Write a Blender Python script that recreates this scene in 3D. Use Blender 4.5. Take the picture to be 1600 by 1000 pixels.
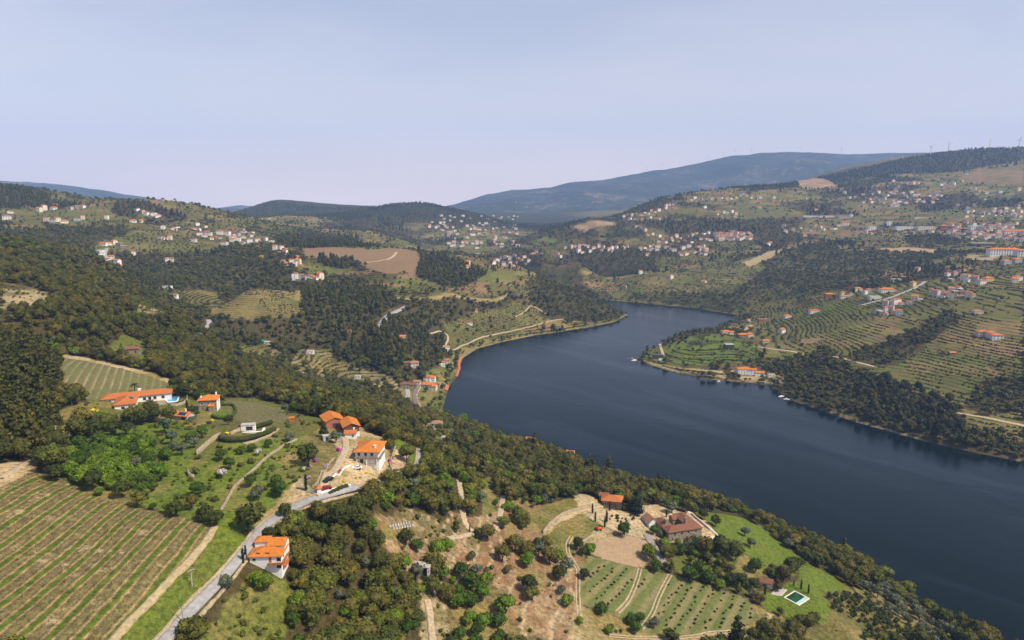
import bpy, bmesh, math, random
import numpy as np
from mathutils import Vector, Matrix

for o in list(bpy.data.objects):
    bpy.data.objects.remove(o)
scene = bpy.context.scene
COL = scene.collection
rnd = random.Random(7)
nrng = np.random.default_rng(11)

# ------------------------------------------------------------------ camera
CAM_Z, PITCH, FOC = 220.0, math.radians(10.1), 1600 * 24 / 36
cd = bpy.data.cameras.new('camera'); cam = bpy.data.objects.new('camera', cd); COL.objects.link(cam)
cd.lens, cd.sensor_width, cd.sensor_fit = 24, 36, 'HORIZONTAL'
cd.clip_start, cd.clip_end = 1.0, 60000
cam.location = (0, 0, CAM_Z)
cam.rotation_euler = (math.pi / 2 - PITCH, 0, 0)
scene.camera = cam

# ------------------------------------------------------------------ sky, sun, exposure
SUN_EL = math.radians(52)
sun_xy = Vector((0.90, -0.43)).normalized()
SUN_DIR = Vector((sun_xy.x * math.cos(SUN_EL), sun_xy.y * math.cos(SUN_EL), math.sin(SUN_EL)))
world = bpy.data.worlds.new('World'); scene.world = world
world.use_nodes = True
wn = world.node_tree.nodes; wn.clear()
sky = wn.new('ShaderNodeTexSky'); sky.sky_type = 'NISHITA'; sky.sun_disc = False
sky.sun_elevation = SUN_EL
sky.sun_rotation = math.atan2(SUN_DIR.x, SUN_DIR.y)
sky.altitude = 250; sky.air_density = 1.0; sky.dust_density = 2.5; sky.ozone_density = 1.2
bgn = wn.new('ShaderNodeBackground'); bgn.inputs['Strength'].default_value = 0.119
won = wn.new('ShaderNodeOutputWorld')
# thin high cirrus veil over the whole sky
wl = world.node_tree.links.new
tc = wn.new('ShaderNodeTexCoord'); mp_ = wn.new('ShaderNodeMapping'); wl(tc.outputs['Generated'], mp_.inputs[0])
mp_.inputs['Rotation'].default_value = (0, 0, math.radians(35)); mp_.inputs['Scale'].default_value = (1.2, 5.0, 9.0)
cn = wn.new('ShaderNodeTexNoise'); cn.inputs['Scale'].default_value = 1.3; cn.inputs['Detail'].default_value = 6; cn.inputs['Roughness'].default_value = .5; cn.inputs['Distortion'].default_value = .5; wl(mp_.outputs[0], cn.inputs['Vector'])
cr_ = wn.new('ShaderNodeMapRange'); cr_.inputs[1].default_value = .35; cr_.inputs[2].default_value = .75; cr_.inputs[3].default_value = .03; cr_.inputs[4].default_value = .17; wl(cn.outputs['Fac'], cr_.inputs[0])
# the paler air towards the horizon, the same all round
sx = wn.new('ShaderNodeSeparateXYZ'); wl(tc.outputs['Generated'], sx.inputs[0])
def wmath(op, a, b):
    m_ = wn.new('ShaderNodeMath'); m_.operation = op
    for k_, v_ in ((0, a), (1, b)):
        if isinstance(v_, (int, float)): m_.inputs[k_].default_value = v_
        else: wl(v_, m_.inputs[k_])
    return m_.outputs[0]
fz = wmath('MULTIPLY', wmath('EXPONENT', wmath('DIVIDE', wmath('MAXIMUM', sx.outputs[2], 0.0), -.175), 0.0), .86)
vm = wn.new('ShaderNodeMix'); vm.data_type = 'RGBA'; vm.inputs[7].default_value = (7.8, 6.55, 6.35, 1); vm.clamp_factor = True; wl(wmath('ADD', fz, cr_.outputs[0]), vm.inputs[0]); wl(sky.outputs[0], vm.inputs[6])
wl(vm.outputs[2], bgn.inputs[0])
world.node_tree.links.new(bgn.outputs[0], won.inputs[0])
sl = bpy.data.lights.new('sun', 'SUN'); so = bpy.data.objects.new('sun', sl); COL.objects.link(so)
sl.energy, sl.angle, sl.color = 4.8, math.radians(0.5), (1.0, 0.91, 0.73)
so.rotation_euler = (-SUN_DIR).to_track_quat('-Z', 'Y').to_euler()
so.location = (0, 0, 900)
vs = scene.view_settings
vs.view_transform, vs.look, vs.exposure, vs.gamma = 'Standard', 'None', 0.34, 1.0
vs.use_curve_mapping = False
cy = scene.cycles
cy.max_bounces, cy.diffuse_bounces, cy.glossy_bounces = 6, 3, 3
cy.transmission_bounces, cy.transparent_max_bounces, cy.volume_bounces = 3, 4, 1
cy.caustics_reflective = cy.caustics_refractive = False
cy.use_denoising = True
cy.use_adaptive_sampling = True
cy.adaptive_threshold = 0.012

# ------------------------------------------------------------------ number helpers
def smooth(a, b, x):
    t = np.clip((np.asarray(x, float) - a) / (b - a), 0, 1)
    return t * t * (3 - 2 * t)

def _hash(ix, iy, seed):
    n = (ix.astype(np.int64) * 374761393 + iy.astype(np.int64) * 668265263 + seed * 1442695041) & 0xFFFFFFFF
    n = ((n ^ (n >> 13)) * 1274126177) & 0xFFFFFFFF
    n = ((n ^ (n >> 16)) * 2246822519) & 0xFFFFFFFF
    return ((n ^ (n >> 15)) & 0xFFFFFF) / float(0xFFFFFF)

def vnoise(x, y, seed=0):
    x = np.asarray(x, float); y = np.asarray(y, float)
    ix = np.floor(x); iy = np.floor(y); fx = x - ix; fy = y - iy
    fx = fx * fx * (3 - 2 * fx); fy = fy * fy * (3 - 2 * fy)
    a = _hash(ix, iy, seed); b = _hash(ix + 1, iy, seed); c = _hash(ix, iy + 1, seed); d = _hash(ix + 1, iy + 1, seed)
    return (a + (b - a) * fx) * (1 - fy) + (c + (d - c) * fx) * fy

def fbm(x, y, seed=0, octaves=4, gain=0.5):
    s = 0.0; a = 1.0; n = 0.0
    x = np.asarray(x, float); y = np.asarray(y, float)
    for k in range(octaves):
        s = s + a * vnoise(x, y, seed + 17 * k); n += a; a *= gain
        x, y = x * 2.03 + y * 0.3, y * 2.03 - x * 0.3
    return s / n          # 0..1, mean 0.5

def cells(x, y, seed=0):
    """jittered cell pattern: per-cell random number and closeness to the cell border"""
    x = np.asarray(x, float); y = np.asarray(y, float)
    ix = np.floor(x); iy = np.floor(y)
    f1 = np.full(x.shape, 9.0); f2 = np.full(x.shape, 9.0); idv = np.zeros(x.shape)
    for dx in (-1, 0, 1):
        for dy in (-1, 0, 1):
            cx, cyy = ix + dx, iy + dy
            px = cx + 0.15 + 0.7 * _hash(cx, cyy, seed); py = cyy + 0.15 + 0.7 * _hash(cx, cyy, seed + 5)
            d = np.hypot(px - x, py - y); rv = _hash(cx, cyy, seed + 9)
            near = d < f1
            f2 = np.where(near, f1, np.minimum(f2, d)); idv = np.where(near, rv, idv); f1 = np.where(near, d, f1)
    return idv, f2 - f1

def in_poly(px, py, poly):
    px = np.asarray(px, float); py = np.asarray(py, float)
    r = np.zeros(px.shape, bool); n = len(poly)
    for i in range(n):
        x1, y1 = poly[i]; x2, y2 = poly[(i + 1) % n]
        c = ((y1 > py) != (y2 > py)) & (px < (x2 - x1) * (py - y1) / ((y2 - y1) or 1e-12) + x1)
        r ^= c
    return r

def line_dist(px, py, pts, closed=False):
    px = np.asarray(px, float); py = np.asarray(py, float)
    d = np.full(px.shape, 1e9); n = len(pts)
    for i in range(n if closed else n - 1):
        x1, y1 = pts[i][:2]; x2, y2 = pts[(i + 1) % n][:2]
        vx, vy = x2 - x1, y2 - y1; L = vx * vx + vy * vy or 1e-12
        t = np.clip(((px - x1) * vx + (py - y1) * vy) / L, 0, 1)
        d = np.minimum(d, np.hypot(px - x1 - t * vx, py - y1 - t * vy))
    return d

# ------------------------------------------------------------------ survey: photograph pixel -> direction -> place on the terrain
SP, CP = math.sin(PITCH), math.cos(PITCH)
def ray(u, v):
    a = (u - 800) / FOC; b = (v - 500) / FOC
    return np.array((a, CP - b * SP, -SP - b * CP))
def at_z(u, v, z):
    d = ray(u, v); t = (z - CAM_Z) / d[2]
    return d[0] * t, d[1] * t, z
def at_t(u, v, t):
    d = ray(u, v)
    return d[0] * t, d[1] * t, CAM_Z + d[2] * t

# heights read off the photograph: (u, v, z)
CTRL_Z = [
 # vineyard, road bank and woods in front
 (0,1000,122),(90,1000,120),(180,1000,118),(260,1000,112),(330,1000,106),(450,1000,97),(600,1000,85),(800,1000,64),(1000,1000,48),(1200,1000,36),(1400,1000,22),(1500,1000,10),
 (0,870,126),(150,870,123),(270,900,119),(330,835,120),(0,745,131),(100,755,127),(200,790,124),
 (330,930,111),(415,820,115),(400,890,111),(440,905,107),(500,772,116),(545,765,115),(450,800,113),
 (500,900,100),(600,850,98),(560,800,107),(650,900,84),(620,820,93),(700,850,78),(720,960,70),(640,960,80),
 # garden slope, villa, sheds, long house
 (300,780,120),(400,740,116),(340,700,118),(450,720,114),(380,672,117),(280,700,118),(200,700,118),(90,690,120),(480,690,111),
 (572,725,106),(525,735,109),(545,685,106),(512,662,105),(620,715,98),(655,705,92),(570,665,98),(550,650,95),(540,632,92),
 (205,640,111),(322,640,110),(285,655,112),(265,627,111),(400,645,104),(360,640,107),(190,605,113),(185,575,117),(100,557,122),(275,592,110),(100,640,120),
 (0,640,126),(40,690,124),(0,560,134),(0,500,142),
 (350,590,101),(430,620,93),(480,640,94),(470,610,80),
 # spur crest falling to the river
 (0,450,149),(100,440,146),(60,478,143),(200,472,128),(200,520,122),(290,503,104),(330,542,74),(300,560,104),(430,590,52),(400,577,66),(530,616,36),(500,620,62),(600,640,38),(640,645,14),
 (600,690,72),(640,670,60),(682,672,46),(720,690,44),(700,720,62),(760,700,40),(800,720,38),(740,760,66),(830,705,22),(885,722,14),
 (800,760,56),(870,750,40),(930,760,34),(957,752,22),(957,790,50),(910,770,50),(870,790,55),(850,830,60),(960,830,52),(1000,800,47),
 (1060,850,45),(1050,800,46),(1110,830,42),(1160,810,32),(1120,800,32),(1200,840,29),(1080,780,22),(1020,770,26),(1180,812,20),
 (1000,880,49),(1100,900,42),(1170,890,38),(1200,925,35),(1245,935,34),(1290,880,20),(1330,930,20),(1340,900,14),(1250,850,14),(1400,960,14),(1300,980,30),(900,900,58),(950,960,52),(850,950,62),(780,860,68),(1080,960,43),(1440,960,6),(1390,915,6),(1310,865,6),
 # village by the water, railway
 (650,625,7),(690,612,5),(660,605,9),(690,560,12),(700,535,14),(720,530,10),(650,580,24),(640,550,34),(600,600,20),(560,590,24),
 (580,565,34),(520,570,32),(470,560,42),(450,540,46),(420,560,46),(600,530,52),(560,500,64),(540,470,80),(500,500,66),(610,490,64),(640,480,64),(600,460,74),
 (690,500,40),(740,500,26),(700,460,66),(760,520,9),(800,480,28),(830,500,12),(860,470,34),(880,450,44),(930,465,26),(940,490,8),(960,488,6),(850,430,58),(905,432,24),
 (790,432,70),(700,420,86),(760,455,54),(660,455,70),
 (420,480,60),(330,500,58),(360,540,54),(300,470,74),(400,450,68),(480,460,74),(350,470,66),
 (600,405,105),(560,390,119),(480,395,118),(620,430,92),(650,395,110),(640,415,100),(500,420,98),(450,412,108),(420,430,92),(520,440,84),
 (300,420,95),(300,440,86),(200,430,92),(170,385,132),(250,385,128),(350,380,126),(430,385,122),(150,430,96),(370,420,96),(120,360,156),(250,350,158),(330,360,146),(180,345,172),
 (60,340,178),(60,370,150),(400,370,132),
 (560,384,121),(470,380,124),
 # right bank
 (1155,540,10),(1080,560,7),(1030,556,5),(1060,540,10),(1100,525,12),(1150,560,7),(1200,585,4),(1200,550,12),(1250,560,12),(1250,600,6),(1300,560,24),(1300,600,12),(1300,630,4),(1350,600,16),(1350,640,7),(1450,600,20),(1450,560,34),(1450,660,8),(1550,660,14),(1590,650,18),(1590,690,6),(1500,690,4),(1520,640,15),(1400,650,6),
 (1200,515,12),(1250,520,20),(1300,520,32),(1300,480,42),(1400,520,44),(1400,470,60),(1500,500,62),(1500,430,80),(1580,530,56),(1580,590,34),(1580,460,78),(1350,430,66),(1200,430,46),(1200,480,16),(1250,400,80),(1150,400,72),(1250,460,38),(1350,400,84),(1450,400,94),(1550,400,103),(1600,395,108),(1450,450,72),(1595,430,92),
 (1060,450,22),(1000,430,40),(1000,455,16),(900,410,62),(930,445,18),(1060,420,44),(950,400,66),(880,418,38),(1100,440,34),(1140,470,14),(1100,400,66),(860,395,70),
]
# farther ground and skylines: (u, v, distance along the view)
CTRL_T = [
 (50,330,1620),(0,330,1550),(100,312,1780),(0,290,1750),(40,300,1760),(160,316,1780),(220,321,1720),(270,335,1700),(300,347,1680),(330,340,2300),
 (440,352,1900),(380,345,2500),(430,340,2600),(420,358,2100),(500,352,2400),(560,360,2200),(600,370,2050),(640,380,2000),(690,395,2150),(740,400,2200),(800,392,2150),(740,380,2350),(700,350,2800),(780,350,2950),(720,365,2550),(640,350,2750),(560,340,2800),(820,380,2100),(840,372,2600),
 (380,329,3450),(405,319,3480),(430,313,3500),(455,318,3460),(480,326,3400),(530,334,3250),(580,327,3250),(610,321,3250),(640,318,3250),(670,320,3230),(700,326,3200),(760,339,3150),(810,352,3200),(350,337,3300),(300,340,3600),
 (840,378,2200),(880,352,2300),(915,345,2320),(960,345,2400),(1000,325,2500),(1060,305,2600),(1130,296,2700),(1200,292,2800),(1290,284,3000),(1380,268,3150),(1450,246,3300),(1520,235,3350),(1600,231,3350),(1700,235,3300),
 (900,370,2000),(960,375,1950),(1000,350,2200),(1060,340,2250),(1100,370,2000),(1130,310,2500),(1200,345,2150),(1200,370,1950),(1250,320,2400),(1300,350,2100),(1300,370,1950),(1300,300,2700),(1400,320,2350),(1450,350,1980),(1400,375,1800),(1500,380,1700),(1575,388,1640),(1600,350,1850),(1520,340,2020),(1500,300,2450),(1400,285,2750),(1480,265,2950),(1560,280,2600),(1600,260,2800),(1500,245,3200),(1600,310,2300),(1100,340,2230),(1050,360,2080),
]
# ground that the photograph does not show: (X, Y, Z)
CTRL_W = [
 (-100,60,118),(-60,60,108),(0,60,95),(60,80,78),(-200,60,128),(-330,100,140),(-330,260,140),(-420,420,140),(-600,300,165),(-600,600,170),(-750,800,180),(-500,850,135),(120,100,62),(180,120,45),(240,120,24),(0,-200,110),(-300,-200,150),(150,-200,60),(300,-200,15),
 (-350,900,100),(-600,1000,118),(-900,1100,120),(-420,960,70),(-200,800,40),(-1300,1200,170),(-1800,1700,260),(-1500,2300,200),(-900,2300,150),(-400,1650,100),(-250,2000,60),(-300,1750,70),(-800,3000,150),
 (-1200,3800,190),(-700,4300,150),(0,4300,110),(600,4000,130),(1500,4200,250),(-300,2600,70),(0,2500,50),(150,2100,40),(0,3600,100),(300,2700,100),
 (900,500,40),(800,300,30),(1100,700,70),(1400,1000,100),(1900,1300,160),(1300,300,60),(2400,1900,250),(2800,2500,330),(3000,3500,420),(2000,4200,400),(1300,100,50),(3500,1500,280),(3500,4800,400),(-3000,2500,250),(-3000,4800,180),(-2500,1200,250),(-1500,300,230),(-1500,-300,240),(2000,200,120),
]
# waterline
SHORE_NEAR = [(690,640),(695,622),(700,604),(713,590),(716,575),(722,560),(745,545),(790,533),(830,525),(880,518),(930,510),(960,503),(982,492)]
SHORE_HIDDEN = [(720,662),(760,677),(830,702),(900,727),(950,750),(1000,764),(1060,783),(1120,804),(1180,818),(1230,838),(1290,864),(1370,907),(1420,934),(1470,962),(1520,992),(1550,1012)]
SHORE_FAR = [(955,470),(1000,473),(1050,478),(1100,484),(1152,492),(1150,503),(1110,514),(1060,528),(1015,546),(995,560),(1020,572),(1060,583),(1100,592),(1160,597),(1200,602),(1222,614),(1240,627),(1290,643),(1340,660),(1400,677),(1450,690),(1520,706),(1600,722)]
xy0 = lambda p: at_z(p[0], p[1], 0.0)[:2]
RIVER = ([(-120, 1850), (-20, 1720), (70, 1560), (140, 1410)] + [xy0(p) for p in SHORE_NEAR[::-1]] + [xy0(p) for p in SHORE_HIDDEN]
         + [(330, 160), (430, -20), (640, -340), (1300, -340), (1000, 20), (760, 280)] + [xy0(p) for p in SHORE_FAR[::-1]] + [(160, 1570), (90, 1690), (10, 1800), (-90, 1920)])

def build_height():
    pts = [at_z(*c) for c in CTRL_Z] + [at_t(*c) for c in CTRL_T] + [tuple(map(float, c)) for c in CTRL_W]
    pts += [xy0(p) + (0.5,) for p in SHORE_NEAR[::2] + SHORE_HIDDEN[::2] + SHORE_FAR[::2]]
    P = np.array(pts); S = 1000.0
    X = P[:, :2] / S; Z = P[:, 2]; n = len(P)
    def ph(r2): return 0.5 * r2 * np.log(r2 + 1e-12)
    D = ((X[:, None] - X[None]) ** 2).sum(-1)
    # smoothing grows with the distance from the camera
    lam = 2e-5 * (0.2 + (P[:, 1] / 800.0) ** 2 * np.where(P[:, 1] > 1500, .15, 1))
    A = np.zeros((n + 3, n + 3)); A[:n, :n] = ph(D) + np.diag(lam)
    A[:n, n] = 1; A[:n, n + 1:] = X; A[n, :n] = 1; A[n + 1:, :n] = X.T
    w = np.linalg.solve(A, np.concatenate([Z, np.zeros(3)]))
    gx = np.arange(-3400, 3960, GS); gy = np.arange(-400, 5020, GS)
    G = np.zeros((len(gy), len(gx)))
    for j, yv in enumerate(gy):
        d = (gx[:, None] / S - X[None, :, 0]) ** 2 + (yv / S - X[None, :, 1]) ** 2
        G[j] = ph(d) @ w[:n] + w[n] + w[n + 1] * gx / S + w[n + 2] * yv / S
    return gx, gy, G
GS = 10.0
GX, GY, G0 = build_height()
_mx, _my = np.meshgrid(GX, GY)
# river: signed distance to the waterline (positive on land)
SD = np.full(G0.shape, 400.0)
_box = (_mx > -600) & (_mx < 1900) & (_my < 2500)
_sd = line_dist(_mx[_box], _my[_box], RIVER, True) * np.where(in_poly(_mx[_box], _my[_box], RIVER), -1, 1)
SD[_box] = np.clip(_sd, -400, 400)

def _cubic(G, x, y):
    fx = np.clip((np.asarray(x, float) - GX[0]) / GS, 1.001, len(GX) - 3.001); fy = np.clip((np.asarray(y, float) - GY[0]) / GS, 1.001, len(GY) - 3.001)
    ix = fx.astype(int); iy = fy.astype(int); fx = fx - ix; fy = fy - iy
    def wts(t):
        return (-0.5 * t + t * t - 0.5 * t ** 3, 1 - 2.5 * t * t + 1.5 * t ** 3, 0.5 * t + 2 * t * t - 1.5 * t ** 3, -0.5 * t * t + 0.5 * t ** 3)
    wx, wy = wts(fx), wts(fy); s = 0
    for j in range(4):
        r = 0
        for i in range(4):
            r = r + wx[i] * G[iy + j - 1, ix + i - 1]
        s = s + wy[j] * r
    return s
def _linear(G, x, y):
    fx = np.clip((np.asarray(x, float) - GX[0]) / GS, 0, len(GX) - 1.001); fy = np.clip((np.asarray(y, float) - GY[0]) / GS, 0, len(GY) - 1.001)
    ix = fx.astype(int); iy = fy.astype(int); fx = fx - ix; fy = fy - iy
    return (G[iy, ix] * (1 - fx) + G[iy, ix + 1] * fx) * (1 - fy) + (G[iy + 1, ix] * (1 - fx) + G[iy + 1, ix + 1] * fx) * fy

PADS = []          # levelled building platforms: (cx, cy, radius, z)
def height(x, y):
    x = np.asarray(x, float); y = np.asarray(y, float)
    h = _cubic(G0, x, y)
    sd = _linear(SD, x, y)
    far = smooth(500, 2600, y)
    h = h + (fbm(x / 90, y / 90, 3, 3) - 0.5) * (1.0 + 16 * far * (1 - .7 * smooth(2600, 3100, y))) * smooth(10, 120, sd)
    h = h + (fbm(x / 14, y / 14, 31, 2) - 0.5) * (0.5 + 2.0 * far) * smooth(3, 30, sd)
    h = h + (fbm(x / 5, y / 5, 37, 2) - .5) * .55 * (1 - far) * smooth(3, 30, sd)
    out = np.clip(h, 0.35 + 0.05 * np.clip(sd, 0, 60), np.where(sd > 300, 2000.0, 0.6 + 0.95 * np.clip(sd, 0, 400)))
    inn = np.maximum(-7.0, 0.35 + sd * 0.35)
    z = np.where(sd > 0, out, inn)
    for cx, cyy, r, pz in PADS:
        if x.ndim == 0:
            d = math.hypot(float(x) - cx, float(y) - cyy)
            if d > r * 1.7: continue
            k = float(smooth(r * 1.7, r, d)); z = z * (1 - k) + pz * k
        else:
            m = (np.abs(x - cx) < r * 1.7) & (np.abs(y - cyy) < r * 1.7)
            if m.any():
                d = np.hypot(x[m] - cx, y[m] - cyy); k = smooth(r * 1.7, r, d)
                z = z.copy() if z.ndim else z
                z[m] = z[m] * (1 - k) + pz * k
    return z
_TS = np.concatenate([np.geomspace(85, 700, 130), np.geomspace(703, 5200, 220)])
def place(u, v, lo=0, hi=1e9):
    """where the view through a pixel of the photograph first meets the ground (lo/hi limit the search along the view)"""
    d = ray(u, v); ts = _TS[(_TS >= lo) & (_TS <= hi)]
    for _ in range(2):
        b = CAM_Z + d[2] * ts - np.maximum(height(d[0] * ts, d[1] * ts), 0.0); k = np.nonzero(b < 0)[0]
        i = int(np.argmin(b)) if len(k) == 0 else int(k[0])
        if i == 0: t = ts[0]; break
        if len(k) == 0: t = ts[i]; ts = np.linspace(ts[max(i - 1, 0)], ts[min(i + 1, len(ts) - 1)], 14)
        else: t = ts[i - 1] + (ts[i] - ts[i - 1]) * b[i - 1] / (b[i - 1] - b[i]); ts = np.linspace(ts[i - 1], ts[i], 12)
    x, y = d[0] * t, d[1] * t
    return float(x), float(y), float(max(height(np.array([x]), np.array([y]))[0], 0))
def outline(pix, **k):
    return [place(u, v, **k)[:2] for u, v in pix]
def project(x, y, z):
    x, y, z = np.asarray(x, float), np.asarray(y, float), np.asarray(z, float) - CAM_Z
    dep = y * CP - z * SP; up = y * SP + z * CP
    dep = np.where(dep < 1, 1, dep)
    return 800 + FOC * x / dep, 500 - FOC * up / dep, dep
# ------------------------------------------------------------------ scene-graph helpers
def link(name, data, parent=None):
    o = bpy.data.objects.new(name, data); COL.objects.link(o)
    if parent is not None: o.parent = parent
    return o
def tag(o, label=None, cat=None, group=None, kind=None):
    if label: o['label'] = label
    if cat: o['category'] = cat
    if group: o['group'] = group
    if kind: o['kind'] = kind
    return o
def mesh_np(name, V, F, mats=(), smooth_=False, attrs=None):
    """mesh from numpy arrays; F is an (n,3) or (n,4) index array"""
    V = np.asarray(V, np.float32).reshape(-1, 3); F = np.asarray(F, np.int32)
    me = bpy.data.meshes.new(name); k = F.shape[1]
    me.vertices.add(len(V)); me.vertices.foreach_set('co', V.ravel())
    me.loops.add(F.size); me.loops.foreach_set('vertex_index', F.ravel())
    me.polygons.add(len(F)); me.polygons.foreach_set('loop_start', np.arange(0, F.size, k, dtype=np.int32))
    if smooth_: me.polygons.foreach_set('use_smooth', np.ones(len(F), bool))
    me.update(calc_edges=True)
    for m in mats: me.materials.append(m)
    for nm, (typ, arr) in (attrs or {}).items():
        a = me.attributes.new(nm, typ, 'POINT')
        a.data.foreach_set('color' if typ == 'FLOAT_COLOR' else ('vector' if typ == 'FLOAT_VECTOR' else 'value'), np.asarray(arr, np.float32).ravel())
    return me

class NT:
    """small wrapper that writes node trees"""
    def __init__(s, name, rough=0.9, spec=0.15):
        s.m = bpy.data.materials.new(name); s.m.use_nodes = True; s.t = s.m.node_tree; s.t.nodes.clear()
        s.out = s.n('ShaderNodeOutputMaterial'); s.p = s.n('ShaderNodeBsdfPrincipled')
        s.l(s.p.outputs[0], s.out.inputs[0])
        s.p.inputs['Roughness'].default_value = rough; s.p.inputs['Specular IOR Level'].default_value = spec
    def n(s, typ, **k):
        x = s.t.nodes.new(typ)
        for a, b in k.items(): setattr(x, a, b)
        return x
    def l(s, a, b): s.t.links.new(a, b)
    def val(s, sock, v):
        if isinstance(v, (int, float)): sock.default_value = v
        elif isinstance(v, (tuple, list)): sock.default_value = (*v, 1) if len(v) == 3 and sock.type == 'RGBA' else v
        else: s.l(v, sock)
    def math(s, op, a, b=0.0, c=None, clamp=False):
        x = s.n('ShaderNodeMath', operation=op, use_clamp=clamp); s.val(x.inputs[0], a); s.val(x.inputs[1], b)
        if c is not None: s.val(x.inputs[2], c)
        return x.outputs[0]
    def mix(s, f, a, b, mode='MIX'):
        x = s.n('ShaderNodeMix', data_type='RGBA', blend_type=mode); s.val(x.inputs['Factor'], f); s.val(x.inputs[6], a); s.val(x.inputs[7], b)
        return x.outputs[2]
    def ramp(s, f, stops, interp='LINEAR'):
        x = s.n('ShaderNodeValToRGB'); x.color_ramp.interpolation = interp; e = x.color_ramp.elements
        while len(e) < len(stops): e.new(0.5)
        for el, (p, c) in zip(e, stops):
            el.position = p; el.color = (*c, 1) if isinstance(c, (tuple, list)) else (c, c, c, 1)
        s.val(x.inputs[0], f); return x.outputs[0]
    def noise(s, scale, detail=3, rough=0.55, vec=None, dist=0.0):
        x = s.n('ShaderNodeTexNoise'); x.inputs['Scale'].default_value = scale; x.inputs['Detail'].default_value = detail
        x.inputs['Roughness'].default_value = rough; x.inputs['Distortion'].default_value = dist
        if vec is not None: s.l(vec, x.inputs['Vector'])
        return x.outputs['Fac']
    def geo(s): return s.n('ShaderNodeNewGeometry').outputs['Position']
    def obj(s): return s.n('ShaderNodeTexCoord').outputs['Object']
    def attr(s, name, out='Fac'): return s.n('ShaderNodeAttribute', attribute_name=name).outputs[out]
    def rand(s): return s.n('ShaderNodeObjectInfo').outputs['Random']
    def sep(s, v):
        x = s.n('ShaderNodeSeparateXYZ'); s.l(v, x.inputs[0]); return x.outputs
    def bump(s, h, strength=0.3, dist=0.1):
        x = s.n('ShaderNodeBump'); x.inputs['Strength'].default_value = strength; x.inputs['Distance'].default_value = dist
        s.l(h, x.inputs['Height']); s.l(x.outputs[0], s.p.inputs['Normal'])
    def base(s, c): s.val(s.p.inputs['Base Color'], c); return s.m

# ------------------------------------------------------------------ land cover, surveyed outline by outline
C = dict(grass=(.092, .105, .024), bright=(.090, .125, .018), dry=(.185, .148, .058), scrub=(.055, .050, .018), floor=(.058, .046, .020),
         soil=(.20, .125, .07), sand=(.38, .295, .19), plough=(.31, .22, .14), brown=(.19, .125, .07), olive=(.10, .092, .032), pale=(.29, .235, .14), red=(.165,.098,.058))
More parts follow.
